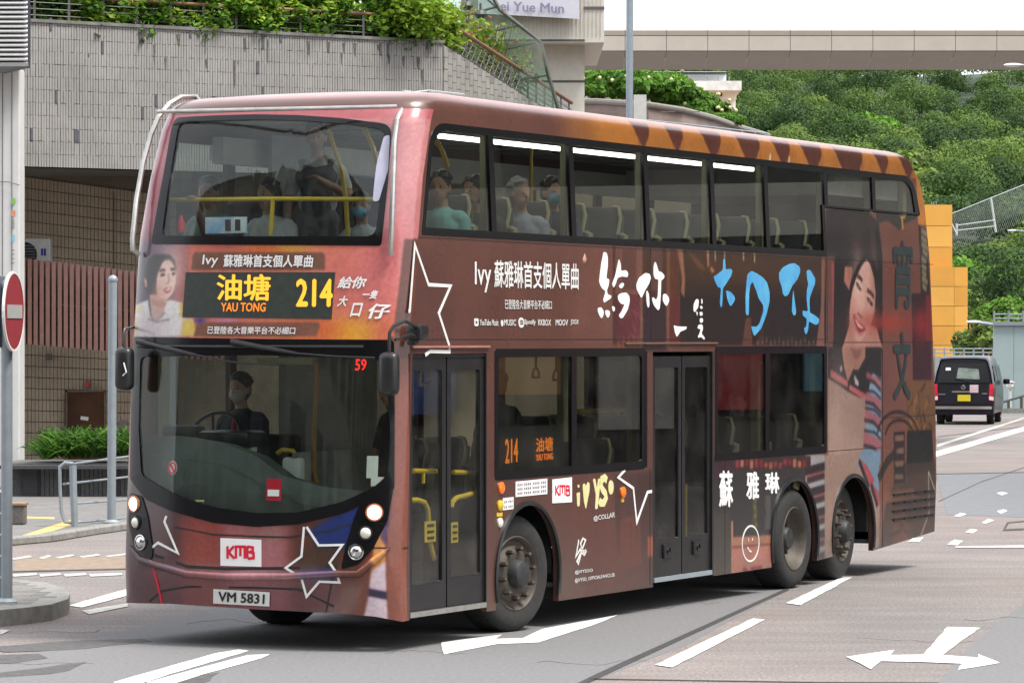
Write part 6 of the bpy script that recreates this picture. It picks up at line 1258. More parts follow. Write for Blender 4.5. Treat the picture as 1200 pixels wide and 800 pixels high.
MB().add([at(-60, 73, 56.)-lc, at(30, 75, 56.)-lc, at(33, 80, 56.0)-lc, at(0, 88, 57.2)-lc, at(-60, 88, 57.2)-lc], [(0, 1, 2, 3, 4)]).box(at(-10, 76, 56.)-lc, (1.1, .03, .05)).build('louvre_base', mat('louvre_frame', (.25, .25, .25), .5, noise=.1), lo_)

# ------------------------------------------------------------------ beige block, sign, glass canopy
Yb = 69.; bb = thing('beige_block', 'pale beige tiled tower block with dark grooves behind the canopy', 'building', at(660, 200, Yb)); bc = Vector(bb.location); bgm = mat('beige_mosaic', (.64, .60, .53), .6, noise=.08, nscale=6, bump=.25, bscale=120)
def bp(u, v, Y=Yb): return at(u, v, Y)-bc
def blk(name, u0, v0, u1, v1, ya, yb, m, par=None):
    a, b_ = at(u0, v1, ya), at(u1, v0, ya); return MB().box(((a.x+b_.x)/2-bc.x, (ya+yb)/2-bc.y, (a.z+b_.z)/2-bc.z), (b_.x-a.x, yb-ya, b_.z-a.z)).build(name, m, par or bb)
blk('wall', 540, 48, 685, 420, Yb, Yb+5, bgm); blk('wall', 540, -80, 708, 50, Yb-.6, Yb+5.2, bgm)
for v in (47.5, 95.5, 143): blk('groove', 560, v-1.2, 685.3, v+1.2, Yb-.01 if v > 50 else Yb-.61, Yb+5.02, mat('groove_dark', (.10, .095, .085), .8, noise=.2))
blk('groove', 684, 8, 708.5, 11, Yb-.62, Yb, mat('groove_dark2', (.12, .11, .10), .8, noise=.2))
mb = MB()
for i in range(36): blk_a = at(541+i*4.65, 47, Yb-.61)-bc; mb.box((blk_a.x, blk_a.y, (at(0, -30, Yb).z+at(0, 47, Yb).z)/2-bc.z), (.004, .008, at(0, -30, Yb).z-at(0, 47, Yb).z))
mb.build('tile_joints', mat('fine_joint', (.30, .28, .25), .8, noise=.1), bb, kind='stuff')
sgn = thing('station_sign', 'large white sign board reading ei Yue Mun on the beige block', 'sign', at(630, 0, Yb-.9)); sc0 = Vector(sgn.location)
pa = at(580, 17, Yb-.9); pb = at(679, 22, Yb-.9); MB().add([at(560, 16, Yb-.9)-sc0, at(679, 22.5, Yb-.9)-sc0, at(679, -40, Yb-.9)-sc0, at(560, -40, Yb-.9)-sc0]+[at(560, 16, Yb-.7)-sc0, at(679, 22.5, Yb-.7)-sc0, at(679, -40, Yb-.7)-sc0, at(560, -40, Yb-.7)-sc0], [(0, 1, 2, 3), (0, 4, 5, 1), (1, 5, 6, 2), (4, 7, 6, 5)]).build('board', mat('sign_white', (.62, .61, .68), .4, noise=.03), sgn)
M['mauve'] = mat('sign_mauve', (.25, .25, .38), .5, noise=.05)
def wt(t, pts, par, Y, m, bold=.02):
    v_, f_ = text_geo(t, bold); q = [np.array(at(u, v, Y)-Vector(par.location)) for u, v in pts]; mb = MB(); mb.add([tuple((q[3]*(1-a)+q[2]*a)*(1-b)+(q[0]*(1-a)+q[1]*a)*b+np.array([0, -.002*(i//_ln[id(v_)]), 0])) for i, (a, b) in enumerate(v_)], f_); return mb.build('lettering', m, par)
wt('ei Yue Mun', [(586, 1.5), (661, 4.5), (661, 16), (586, 13)], sgn, Yb-.93, M['mauve']); wt('Tseung', [(606, -11), (650, -9.5), (650, 2.5), (606, 1)], sgn, Yb-.93, M['mauve']) if False else None
gc = thing('glass_canopy', 'green glass stair canopy with a dark steel edge over the sloping railing', 'canopy', at(600, 60, 66.)); g0 = Vector(gc.location)
gg = glass('green_glass', (.80, .93, .86), 1.0, .03, dirt=.6)
gpts = [[(515, -40), (575, -40), (583, 10), (545, 18), (500, 10)], [(545, 18), (583, 10), (628, 46), (590, 70), (560, 60)], [(590, 70), (628, 46), (634, 51), (652, 128), (600, 110)], [(500, 10), (545, 18), (560, 60), (590, 70), (600, 110), (560, 90), (520, 50)]]
for P in gpts: MB().add([at(u, v, 66.+(600-u)*.004)-g0 for u, v in P]+[at(u, v, 66.02+(600-u)*.004)-g0 for u, v in P], [tuple(range(len(P))), tuple(range(len(P), 2*len(P)))[::-1]]).build('glass_pane', gg, gc)
ste = mat('canopy_steel', (.09, .10, .09), .5, .3, noise=.2)
MB().tube([at(u, v, 65.95)-g0 for u, v in ((568, -20), (586, 12), (628, 45), (634, 51), (643, 90), (655, 130))], .035).build('edge_beam', ste, gc, smooth=True)
for a, b_ in (((540, 20), (583, 8)), ((556, 42), (606, 30)), ((574, 62), (628, 50)), ((596, 96), (643, 88)), ((560, -10), (586, 12))): MB().tube([at(*a, 66.05)-g0, at(*b_, 66.05)-g0], .02).build('purlin', ste, gc)
for u, v in ((547, 4), (563, 14)):
    cm = thing('ceiling_spotlight', 'small dark spotlight under the %s pane of the green canopy' % ('upper' if v < 10 else 'second'), 'spotlight', at(u, v, 65.8), group='spotlights under the canopy'); MB().tube([(0, 0, .15), (0, 0, 0)], .02).build('stem', ste, cm); MB().lathe([(.0, .02), (.09, .02), (.12, -.05), (.06, -.12), (0, -.12)], 12, axis='z').build('housing', ste, cm)
for u0, v0, u1, v1 in ((515, -3, 560, 4), (528, 8, 560, 14)):   # underside strips
    pass

# ------------------------------------------------------------------ footbridge
Yf = 84.; fb = thing('footbridge', 'long covered footbridge clad in rounded beige metal panels', 'footbridge', at(900, 83, Yf)); f0 = Vector(fb.location)
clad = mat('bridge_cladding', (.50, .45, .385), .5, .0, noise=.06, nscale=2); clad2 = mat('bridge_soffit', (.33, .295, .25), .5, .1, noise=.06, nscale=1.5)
ppm = FPX/Yf; zs_ = lambda v: at(600, v, Yf).z-f0.z
prof_up = [(0, zs_(41.5)), (-.02, zs_(36)), (.10, zs_(30)), (.32, zs_(27)), (.8, zs_(25.5))]; prof_lo = [(0, zs_(42.5)), (.0, zs_(59.5))]
zso = at(600, 82, Yf+1.6).z-f0.z; prof_so = [(.02, zs_(60.5)), (1.6, zso)]
def strip(x0, x1, prof, m, nm, th=.03):
    mb = MB(); n_ = len(prof); vs = [(x0, y, z) for y, z in prof]+[(x1, y, z) for y, z in prof]+[(x0, y+th, z-.0) for y, z in prof]+[(x1, y+th, z) for y, z in prof]
    fs = [(i, n_+i, n_+i+1, i+1) for i in range(n_-1)]+[(2*n_+i, 2*n_+i+1, 3*n_+i+1, 3*n_+i) for i in range(n_-1)]+[(i, i+1, 2*n_+i+1, 2*n_+i) for i in range(n_-1)]+[(n_+i, 3*n_+i, 3*n_+i+1, n_+i+1) for i in range(n_-1)]
    return mb.add(vs, fs).build(nm, m, fb, smooth=True)
for k in range(-1, 14):
    ua = 684.5+(k)*48.4; xa = at(ua, 0, Yf).x-f0.x; xb = at(ua+48.4, 0, Yf).x-f0.x-.014
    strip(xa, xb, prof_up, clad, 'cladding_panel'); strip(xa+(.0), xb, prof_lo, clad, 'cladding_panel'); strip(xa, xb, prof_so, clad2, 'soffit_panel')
xa = at(636, 0, Yf).x-f0.x; xb = at(1370, 0, Yf).x-f0.x
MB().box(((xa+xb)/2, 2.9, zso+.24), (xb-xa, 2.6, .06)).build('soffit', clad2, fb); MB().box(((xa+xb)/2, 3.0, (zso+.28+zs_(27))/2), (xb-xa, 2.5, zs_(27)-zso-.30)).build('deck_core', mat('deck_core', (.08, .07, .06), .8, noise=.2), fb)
MB().box(((xa+xb)/2, .06, zs_(50)), (xb-xa, .02, 1.5)).build('joint_backing', M['blacktxt'], fb) if False else None
def lamphead(name, lab, u, v, Y, du=1, sc=1., poles=None):
    o = thing(name, lab, 'street lamp', at(u, v, Y)); MB().ball((0, 0, 0), (.34*sc, .14*sc, .07*sc)).build('lamp_head', M['white'], o, smooth=True); MB().tube([(0.2*du*sc, 0, .0), (1.6*du*sc, 0, -.1*sc)], .05*sc).build('arm', st_, o, smooth=True)
    if poles: MB().tube([(1.6*du*sc, 0, -.1*sc), (1.6*du*sc, 0, poles-at(u, v, Y).z)], .07*sc).build('pole', st_, o, smooth=True)
    return o
lamphead('street_lamp', 'white lamp head against the footbridge at the right picture edge', 1187, 76.5, 74., 1, .55, 0)
b = gp(737, 470); o, t = post('lamp_column', 'tall grey-blue lamp column rising past the footbridge behind the bus', (at(737, 300, 78).x, 78, 0), (at(738, -30, 78).x, 78, at(738, -30, 78).z), .075, mat('lamp_column_grey', (.27, .32, .36), .5, .2, noise=.1), 'lamp post')

# ------------------------------------------------------------------ curved ramp, white block, frangipani, far things
rp_ = thing('curved_ramp', 'curved concrete ramp wall with thin railings behind the bus roof', 'ramp', at(760, 150, 110)); rc = Vector(rp_.location); rm = mat('ramp_concrete', (.22, .165, .145), .8, noise=.25, nscale=1.2, bump=.2)
cur = [(640, 120, 112), (700, 120, 110), (760, 124, 108), (800, 130, 109), (835, 139, 112), (860, 148, 116), (900, 160, 122)]
for hh, nm, mm in ((0, 'ramp_wall', rm),):
    mb = MB(); n_ = len(cur); vs = [at(u, v, y)-rc for u, v, y in cur]+[at(u, v, y)-rc-Vector((0, 0, 4)) for u, v, y in cur]; mb.add(vs, [(i, i+1, n_+i+1, n_+i) for i in range(n_-1)]).build(nm, mm, rp_)
MB().tube([at(u, v-1, y-.05)-rc for u, v, y in cur], .09).build('ramp_coping', mat('ramp_coping', (.20, .18, .16), .7, noise=.1), rp_, smooth=True)
for i in range(14):
    u = 690+i*15; v = 141+max(0, (u-760))*.11; p = at(u, v, 100)-rc; MB().tube([p, p-Vector((0, 0, .8))], .02).build('railing_post', st_, rp_)
for dv in (0, 8): MB().tube([at(690, 141+dv, 100)-rc, at(760, 141+dv, 100)-rc, at(900, 156.4+dv, 100)-rc], .018).build('railing_bar', st_, rp_)
MB().box(at(750, 140, 107.5)-rc, (.36, .3, 1.4)).build('ramp_pier', mat('pier', (.5, .49, .46), .7, noise=.1), rp_)
for u in (702, 722, 783, 812): MB().box(at(u, 131, 107.7)-rc, (.4, .1, .02)).build('brick_band', mat('band', (.2, .15, .13), .8, noise=.1), rp_)
wb = thing('white_block', 'white flat-roofed building with stepped terrace under the footbridge', 'building', at(815, 110, 190)); wc = Vector(wb.location); wm = mat('white_render', (.78, .80, .82), .7, noise=.06, nscale=.5)
def wbx(nm, u0, v0, u1, v1, ya, yb, m):
    a, b_ = at(u0, v1, ya)-wc, at(u1, v0, ya)-wc; return MB().box(((a.x+b_.x)/2, (ya+yb)/2-190, (a.z+b_.z)/2), (b_.x-a.x, yb-ya, b_.z-a.z)).build(nm, m, wb)
wbx('wall', 700, 84, 851, 128, 192, 200, wm); wbx('terrace', 690, 95, 869, 106, 188, 200, mat('weathered_render', (.62, .62, .60), .8, noise=.3, nscale=2)); wbx('wall', 760, 106, 863, 116, 190, 200, wm); wbx('wall', 780, 116, 862, 128, 191, 200, wm); wbx('roof_slab', 765, 84.5, 852, 86, 191, 200.1, M['blacktxt'])
for k in range(7): wbx('railing_post', 776+k*13, 90, 777+k*13, 95, 188, 188.1, M['steel'])
for u in (790, 806, 822, 838): wbx('window', u, 108, u+8, 113, 189.9, 190, M['gloss'])
def crown_mesh(name, rx, rz, n_, size, mats, lobes=16, seed=0, flat=.0):
    r = np.random.default_rng(seed); L_ = []
    for k in range(lobes):
        d = r.normal(size=3); d /= np.linalg.norm(d); d[2] = abs(d[2])*(1-flat)-.15; q = r.uniform(.35, .75); L_.append((d*np.array([rx, rx, rz])*q, r.uniform(.28, .5)))
    w = np.array([l[1]**2 for l in L_]); w /= w.sum(); li = r.choice(lobes, n_, p=w); v = r.normal(size=(n_, 3)); v /= np.linalg.norm(v, axis=1)[:, None]; v[:, 2] = np.where(v[:, 2] < -.3, -v[:, 2], v[:, 2])
    rad = r.uniform(.75, 1.08, n_)[:, None]; C_ = np.array([l[0] for l in L_])[li]; rr = np.array([l[1] for l in L_])[li][:, None]; P = C_+v*rad*rr*np.array([rx, rx, rz*.95])
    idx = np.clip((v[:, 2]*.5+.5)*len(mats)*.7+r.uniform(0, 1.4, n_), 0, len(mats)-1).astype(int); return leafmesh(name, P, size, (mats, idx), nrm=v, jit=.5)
def trunk_mesh(name, h, r0_, rx, seed=0, n=5):
    rg = random.Random(seed); mb = MB(); mb.tube([(0, 0, -.5), (rg.uniform(-.1, .1), 0, h*.5), (rg.uniform(-.2, .2), rg.uniform(-.2, .2), h)], [r0_, r0_*.8, r0_*.6], n=8)
    for k in range(n):
        a = 6.28*k/n+rg.uniform(0, 1); z = h*rg.uniform(.55, .95); mb.tube([(0, 0, z), (math.cos(a)*rx*.4, math.sin(a)*rx*.4, h+rx*.25), (math.cos(a)*rx*.75, math.sin(a)*rx*.75, h+rx*.6)], [r0_*.5, r0_*.3, r0_*.1], n=6)
    return mb.mesh(name, bark, True)
far_g = [lf('far_leaf_%d' % k, c, .15) for k, c in enumerate(((.032, .062, .022), (.056, .100, .026), (.090, .145, .034), (.130, .185, .040), (.165, .195, .048)))]
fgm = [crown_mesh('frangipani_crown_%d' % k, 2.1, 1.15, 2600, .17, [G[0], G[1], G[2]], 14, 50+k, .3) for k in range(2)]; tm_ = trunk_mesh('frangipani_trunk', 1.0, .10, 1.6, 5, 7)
blm = MB().ball((0, 0, 0), .10, n=6, m=4).mesh('blossom', M['cream'])
for k, (u, v, s_, l) in enumerate(((700, 110, 1.1, 'leftmost flowering shrub above the ramp, beside the beige block'), (735, 109, 1.15, 'flowering shrub directly behind the tall lamp column'), (768, 112, 1.05, 'flowering shrub right of the lamp column over the ramp'), (795, 121, .75, 'fourth flowering shrub above the bend of the ramp'), (822, 134, .7, 'flowering shrub over the falling part of the ramp'), (842, 145, .55, 'smallest flowering shrub at the right end of the ramp'))):
    p = at(u, v-2, 116); o = thing('flowering_shrub', l, 'shrub', (p.x, p.y, p.z-.9), random.uniform(0, 6), 'flowering shrubs above the ramp'); c = link('crown', fgm[k % 2], o); c.scale = (s_*.75,)*3; c.location.z = .9; tt = link('trunk', tm_, o); tt.scale = (s_*.75,)*3
    for j in range(16):
        a = random.uniform(0, 6.28); e = random.uniform(.2, 1.2); link('blossom', blm, o, loc=(math.cos(a)*math.cos(e)*1.4*s_, math.sin(a)*math.cos(e)*1.4*s_-.1, .9+math.sin(e)*.9*s_)).scale = (.6,)*3
# orange hoarding block
ob_ = thing('orange_building', 'orange clad building behind the tail of the bus', 'building', at(1000, 400, 175)); oc = Vector(ob_.location); om = [mat('orange_sheet_%d' % k, c, .6, noise=.08, nscale=.6) for k, c in enumerate(((.60, .30, .045), (.56, .27, .04), (.63, .33, .06)))]
def obx(nm, u0, v0, u1, v1, ya, yb, m):
    a, b_ = at(u0, v1, ya)-oc, at(u1, v0, ya)-oc; return MB().box(((a.x+b_.x)/2, (ya+yb)/2-175, (a.z+b_.z)/2), (b_.x-a.x, yb-ya, b_.z-a.z)).build(nm, m, ob_)
obx('core', 902, 242, 1116, 440, 175.2, 190, om[1]); obx('core', 1000, 317, 1133, 440, 175.3, 186, om[1])
for j, v in enumerate(range(240, 430, 25)):
    for i, u in enumerate(range(900, 1117, 36)):
        u1 = min(u+35.6, 1118)
        if u1-u > 4: obx('wall_panel', u, v, u1, v+24.4, 175-.02*(i % 2), 175.15, om[(i*3+j*5) % 3])
for j, v in enumerate(range(313, 430, 23)): obx('wall_panel', 1118.3, v, 1134, v+22.4, 174.6, 175.15, om[(j) % 3]); obx('wall_panel', 1090, v, 1118, v+22.4, 174.6, 174.95, om[(j+1) % 3])
for k in range(3): obx('roof_rail_post', 1091+k*3, 236, 1091.6+k*3, 240, 175, 175.05, M['steel'])
gw = thing('grey_shed', 'long corrugated grey shed seen through the rear bus windows', 'shed', at(930, 400, 160)); gcen = Vector(gw.location)
for i in range(16): a = at(890+i*8, 232, 160)-gcen; MB().box((a.x, 0, (at(0, 232, 160).z)/2-gcen.z), (.22, .1, at(0, 232, 160).z)).build('sheet_rib', M['steel'], gw)
# brown low building, red building, teal hoarding
def simple(name, lab, cat, u0, v0, u1, v1, Y, dep, m, extra=None):
    a, b_ = at(u0, v1, Y), at(u1, v0, Y); o = thing(name, lab, cat, ((a.x+b_.x)/2, Y+dep/2, a.z)); MB().box((0, 0, (b_.z-a.z)/2), (b_.x-a.x, dep, b_.z-a.z)).build('wall', m, o); return o, (b_.x-a.x), (b_.z-a.z)
o, w_, h_ = simple('brown_hut', 'low orange-brown building between the orange block and the lamp post', 'building', 1136, 393, 1163, 425, 178, 8, mat('brown_wall', (.42, .2, .06), .7, noise=.15)); MB().box((0, 0, h_+.08), (w_+.4, 8.4, .16)).build('roof_slab', om[1], o); MB().box((-.2, -4.03, h_-.35), (.5, .05, .3)).build('window', M['gloss'], o); MB().box((.1, -2, h_+.35), (.7, .8, .4)).build('roof_vent', M['letter'], o)
o, w_, h_ = simple('red_building', 'red brick-coloured building among the trees at the right edge', 'building', 1182, 346, 1230, 372, 260, 10, mat('red_wall', (.42, .10, .075), .7, noise=.12)); MB().box((0, 0, h_+.1), (w_+.5, 10.5, .25)).build('roof_slab', mat('red_roof', (.5, .16, .13), .7, noise=.1), o); 
for k in range(3): MB().box((-1+k*1.0, -5.03, h_*.55), (.4, .05, .5)).build('window', M['gloss'], o)
te = thing('teal_hoarding', 'pale teal wall of the flyover parapet behind the black van', 'wall', at(1200, 480, 120)); tcn = Vector(te.location); tm = mat('teal_panel', (.33, .42, .43), .6, noise=.06, nscale=1)
for i in range(6):
    u = 1164+i*24; a, b_ = at(u, 478-(i % 2)*.0, 120)-tcn, at(u+23.6, 380, 120)-tcn; MB().box(((a.x+b_.x)/2, 0, (a.z+b_.z)/2-.15), (b_.x-a.x, .12, b_.z-a.z+.3)).build('panel', tm, te)
MB().box((at(1236, 379, 119.95)-tcn), (3.96, .2, .12)).build('top_rail', st_, te)
for i in range(8): p = at(1165+i*17, 378, 120.0)-tcn; MB().tube([p, p+Vector((0, 0, .38))], .035).build('rail_post', st_, te)
for v in (368, 373): MB().tube([at(1164, v, 120)-tcn, at(1310, v, 120)-tcn], .02).build('rail', st_, te)
lw_ = thing('low_wall', 'low pale wall with thin railing running behind the roof of the van', 'wall', at(1130, 470, 128)); lwc = Vector(lw_.location)
for i in range(4): a, b_ = at(1072+i*23, 474, 128)-lwc, at(1094.6+i*23, 418, 128)-lwc; MB().box(((a.x+b_.x)/2, 0, (a.z+b_.z)/2-.3), (b_.x-a.x, .15, b_.z-a.z+.6)).build('panel', mat('pale_panel', (.30, .33, .31), .6, noise=.08), lw_)
for i in range(9): p = at(1073+i*11.3, 418, 128)-lwc; MB().tube([p, p+Vector((0, 0, .30))], .03).build('rail_post', st_, lw_)
for v in (408.5, 413): MB().tube([at(1072, v, 128)-lwc, at(1164, v, 128)-lwc], .02).build('rail', st_, lw_)
hr = thing('ramp_handrail', 'dark handrail with short posts rising to the right behind the van', 'railing', at(1180, 483, 112)); hc = Vector(hr.location)
MB().tube([at(1165, 474, 112)-hc, at(1205, 462, 112)-hc, at(1230, 456, 112)-hc], .035).build('handrail', ste, hr)
for u, va, vb in ((1182, 468.5, 481), (1197, 464, 481), (1172, 472, 482)): MB().tube([at(u, va, 112)-hc, at(u, vb, 112)-hc], .045).build('rail_post', ste, hr)
MB().box(at(1195, 481, 112)-hc, (2.2, .3, .14)).build('kerb_upstand', kerbm, hr)
gl_ = thing('globe_lamp', 'short white globe lamp post between the van and the teal wall', 'lamp', at(1183.5, 477, 116)); g1 = Vector(gl_.location); MB().tube([(0, 0, 0), at(1183.5, 456, 116)-g1], .045).build('pole', M['letter'], gl_, smooth=True); MB().ball(at(1183.5, 451.5, 116)-g1, .12).build('globe', M['white'], gl_, smooth=True)
MB().lathe([(.15, 0), (.15, .02), (0, .05)], 14, axis='z', c=at(1183.5, 448, 116)-g1).build('globe_cap', M['letter'], gl_)
o = thing('street_lamp', 'grey street lamp with a long arm reaching left over the van', 'street lamp', (at(1166.5, 400, 125).x, 125, 0)); oo = Vector(o.location)
MB().tube([(0, 0, 0), at(1166.5, 382, 125)-oo, at(1165.5, 380.5, 125)-oo, at(1148, 378, 125)-oo], .06).build('pole', st_, o, smooth=True); MB().ball(at(1141, 377, 125)-oo, (.26, .1, .05)).build('lamp_head', M['white'], o, smooth=True)
o = thing('street_lamp', 'second street lamp head with arm at the right edge above the van', 'street lamp', (at(1212, 370, 150).x, 150, 0)); oo = Vector(o.location)
MB().tube([(0, 0, 0), at(1212, 366, 150)-oo, at(1186, 365.5, 150)-oo], .06).build('pole', st_, o, smooth=True); MB().ball(at(1178, 365.5, 150)-oo, (.28, .1, .05)).build('lamp_head', M['white'], o, smooth=True)
lamphead('street_lamp', 'white lamp head on a thin arm below the hillside fence', 1186, 270, 135, 1, .5, 0)

# ------------------------------------------------------------------ wooded hillside
def hz(x, y): return -2+(y-215)*.1145+2.2*math.sin(x*.05+1)*math.sin(y*.02)+max(0, (x-40))*.02
mb = MB(); nx, ny = 30, 34; xs_ = np.linspace(-60, 220, nx); ys_ = np.linspace(215, 680, ny)
mb.v = [(x, y, hz(x, y)) for y in ys_ for x in xs_]; mb.f = [(j*nx+i, j*nx+i+1, (j+1)*nx+i+1, (j+1)*nx+i) for j in range(ny-1) for i in range(nx-1)]; mb.m = [0]*len(mb.f)
mb.build('hillside', mat('hillside_undergrowth', (.022, .040, .018), .9, noise=.5, nscale=.2), None, smooth=True, kind='structure')
def crown_arrays(seed, n_, lobes=13):
    r = np.random.default_rng(seed); L_ = []
    for k in range(lobes):
        d = r.normal(size=3); d /= np.linalg.norm(d); d[2] = abs(d[2])*.9-.1; L_.append((d*r.uniform(.35, .75), r.uniform(.26, .5)))
    w = np.array([l[1]**2 for l in L_]); w /= w.sum(); li = r.choice(lobes, n_, p=w); v = r.normal(size=(n_, 3)); v[:, 1] -= .35; v /= np.linalg.norm(v, axis=1)[:, None]; v[:, 2] = np.where(v[:, 2] < -.3, -v[:, 2], v[:, 2])
    return np.array([l[0] for l in L_])[li]+v*(r.uniform(.75, 1.08, n_)*np.array([l[1] for l in L_])[li])[:, None], v
NT = 2000; tpl = [crown_arrays(70+k, NT) for k in range(8)]; PP, II, NN = [], [], []
y = 232.
while y < 652:
    x = (620-600)/FPX*y-8+RNG.uniform(0, 3)
    while x < (1215-600)/FPX*y+12:
        if not (y < 250 and x > 20):
            r_ = RNG.uniform(2.6, 5.4)*(.72+.28*min(1, y/600))*(1 if y < 600 else .72); h_ = r_*RNG.uniform(.75, 1.1); c_, vz = tpl[int(RNG.integers(8))]; a = RNG.uniform(0, .8)-.4; ca, sa = math.cos(a), math.sin(a); yy = y+RNG.uniform(-4, 4)
            P = np.stack([c_[:, 0]*ca-c_[:, 1]*sa, c_[:, 0]*sa+c_[:, 1]*ca, c_[:, 2]], 1)*np.array([r_, r_, h_])+np.array([x, yy, hz(x, yy)+r_*.85])
            t_ = RNG.uniform(-1.2, 1.6); PP.append(P); NN.append(np.stack([vz[:, 0]*ca-vz[:, 1]*sa, vz[:, 0]*sa+vz[:, 1]*ca, vz[:, 2]], 1)); II.append(np.clip(1.2+t_+RNG.uniform(-.5, 1., NT), 0, 4).astype(int))
        x += RNG.uniform(3.6, 6.6)
    y += 9.5 if y < 420 else 13
hf_pts = np.concatenate(PP); link('hill_forest', leafmesh('hill_forest', hf_pts, .20, (far_g, np.concatenate(II)), long=1.4, nrm=np.concatenate(NN), jit=.28), kind='stuff')
print('forest leaves', len(hf_pts))
near_t = [(1150, 330, 200, 2.6, 0, 'bright green rounded tree above the street lamp arm'), (1190, 320, 205, 2.9, 1, 'bright green tree under the hillside fence at the right edge'), (1178, 385, 190, 2.0, 2, 'low bushy tree right of the lamp pole above the teal wall'), (1150, 360, 215, 2.4, 3, 'mid green tree above the brown hut'),
    (1200, 355, 200, 2.4, 0, 'tree at the right edge just over the red building'), (1195, 245, 212, 2.0, 2, 'single round tree growing through the hillside fence'), (1128, 330, 216, 2.2, 3, 'tree showing between the orange block and the fence'), (1150, 404, 150, 1.2, 1, 'small bush in front of the brown hut'), (1158, 395, 146, 1.5, 5, 'round bush against the left end of the teal wall'), (1172, 372, 148, 1.6, 0, 'bush showing over the rail of the teal wall'),
    (960, 205, 250, 3.4, 4, 'broad pale green tree just above the bus roof'), (1060, 200, 262, 3.6, 5, 'large olive green tree behind the rear corner of the bus'), (1165, 180, 270, 3.6, 3, 'tall leafy tree in front of the wooded slope at the right'), (1010, 150, 290, 3.2, 4, 'yellow-green tree halfway up the wooded slope'), (900, 180, 262, 3.2, 1, 'dark leafy tree left of the pale one above the roof'), (1110, 235, 228, 2.2, 0, 'dark round tree left of the fence stair')]
mset = [[far_g[1], far_g[2], G[2]], [G[1], far_g[3], G[2]], [G[1], G[2], G[2]], [far_g[1], far_g[2], far_g[3]], [far_g[2], far_g[3], G[2]], [far_g[2], G[4], far_g[3]]]
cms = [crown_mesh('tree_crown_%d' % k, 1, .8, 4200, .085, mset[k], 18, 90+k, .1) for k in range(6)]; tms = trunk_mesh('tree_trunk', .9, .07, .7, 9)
for u, v, Y, r_, k, lab in near_t:
    Y_ = 222.
    while Y_ < 590 and Y > 180:
        r2 = r_*Y_/Y*1.15; x_ = (u-600)/FPX*Y_; vv = 400-FPX*((hz(x_, Y_)+r2*1.0-CAMH)/Y_+PITCH)
        if vv < v: break
        Y_ += 3
    if Y_ > 225 and Y > 180: r_ = r2; p = Vector((x_, Y_, hz(x_, Y_)+r_*.85))
    else: p = at(u, v, Y)
    o = thing('tree', lab, 'tree', (p.x, p.y, p.z-1.1*r_), random.uniform(0, 6)); c = link('crown', cms[k], o); c.scale = (r_, r_, r_*.95); c.location.z = r_*.9; tt = link('trunk', tms, o); tt.scale = (r_,)*3
# chain-link fence on the slope
fe = thing('hillside_fence', 'tall chain-link fence climbing the slope with pale posts', 'fence', at(1166, 272, 222)); f1 = Vector(fe.location); pale = mat('fence_steel', (.42, .45, .44), .5, .3, noise=.1); mb = MB()
def ftp(u): return 255-(u-1104)*.40
for k in range(56):
    u = 1100+k*2.1; mb.tube([at(u, ftp(u), 222)-f1, at(min(u+14, 1222), ftp(u)+38, 222)-f1], .012, n=3, cap=False); mb.tube([at(u, ftp(u), 222)-f1, at(max(u-14, 1098), ftp(u)+38, 222)-f1], .012, n=3, cap=False)
mb.build('wire_mesh', mat('fence_wire', (.20, .22, .21), .6, noise=.1), fe, kind='stuff')
MB().tube([at(1100, ftp(1100), 222)-f1, at(1222, ftp(1222), 222)-f1], .03).build('top_wire', pale, fe)
for u, v0, v1 in ((1161, 231, 272), (1109, 254, 276), (1121, 262, 276), (1215, 210, 250)): MB().tube([at(u, v0, 221.8)-f1, at(u+(6 if u == 1161 else 0), v1, 221.8)-f1], .07).build('fence_post', pale, fe, smooth=True)
MB().tube([at(1104, 256, 221)-f1, at(1112, 255, 221)-f1, at(1121, 274, 221)-f1], .045).tube([at(1122, 264, 221)-f1, at(1166, 258, 221)-f1], .03).tube([at(1122, 270, 221)-f1, at(1166, 265, 221)-f1], .03).build('stair_rail', pale, fe)

# ------------------------------------------------------------------ black van
van = thing('parked_van', 'black-purple people carrier seen from behind on the far road', 'van', gp(1129, 497.5), R(-11)); vb_ = mat('van_paint', (.007, .005, .012), .25, .0, coat=.15, spec=.25, noise=.1); vg = glass('van_glass', (.30, .33, .32), 1., dirt=.05)
def vsec(y, w, h, z0=.32, top=.80):
    P = [(w*.97, z0), (w, .55), (w, .95), (w*.965, 1.18), (w*.90, 1.18+(h-1.18)*.45), (w*top, h-.10), (w*top*.90, h-.02), (w*.4, h)]
    return [(x, y, z) for x, z in P]+[(-x, y, z) for x, z in P[::-1]]
secs = [vsec(.04, .80, 1.83, .40), vsec(.0, .84, 1.86, .36), vsec(.10, .87, 1.90), vsec(.5, .88, 1.93), vsec(3.0, .88, 1.93), vsec(3.7, .87, 1.80), vsec(4.3, .85, 1.22, top=.9), vsec(4.85, .80, .98, top=.9)]
def shear(p): x, y, z = p; return (x, y+(.20*max(0, z-1.1)/.8 if y < .4 else 0), z)
mb = MB(); n_ = 16
for sct in secs: mb.v += [shear(p) for p in sct]
for i in range(len(secs)-1):
    for k in range(n_): mb.f.append((i*n_+k, (i+1)*n_+k, (i+1)*n_+(k+1) % n_, i*n_+(k+1) % n_)); mb.m.append(0)
mb.f += [tuple(range(n_)), tuple((len(secs)-1)*n_+k for k in range(n_))[::-1]]; mb.m += [0, 0]; mb.build('body', vb_, van, smooth=True)
def vr(name, pts, m, d=.012, par=None, n=3, r=.03):
    P = rounded(pts, r, n); f = lambda x, z, q: Vector((x, shear((0, 0, z))[1]-d+q+.03*(abs(x)/.85)**4, z)); return patch([P], f, (.25, .3), 0, .01, None, m, name, par or van)
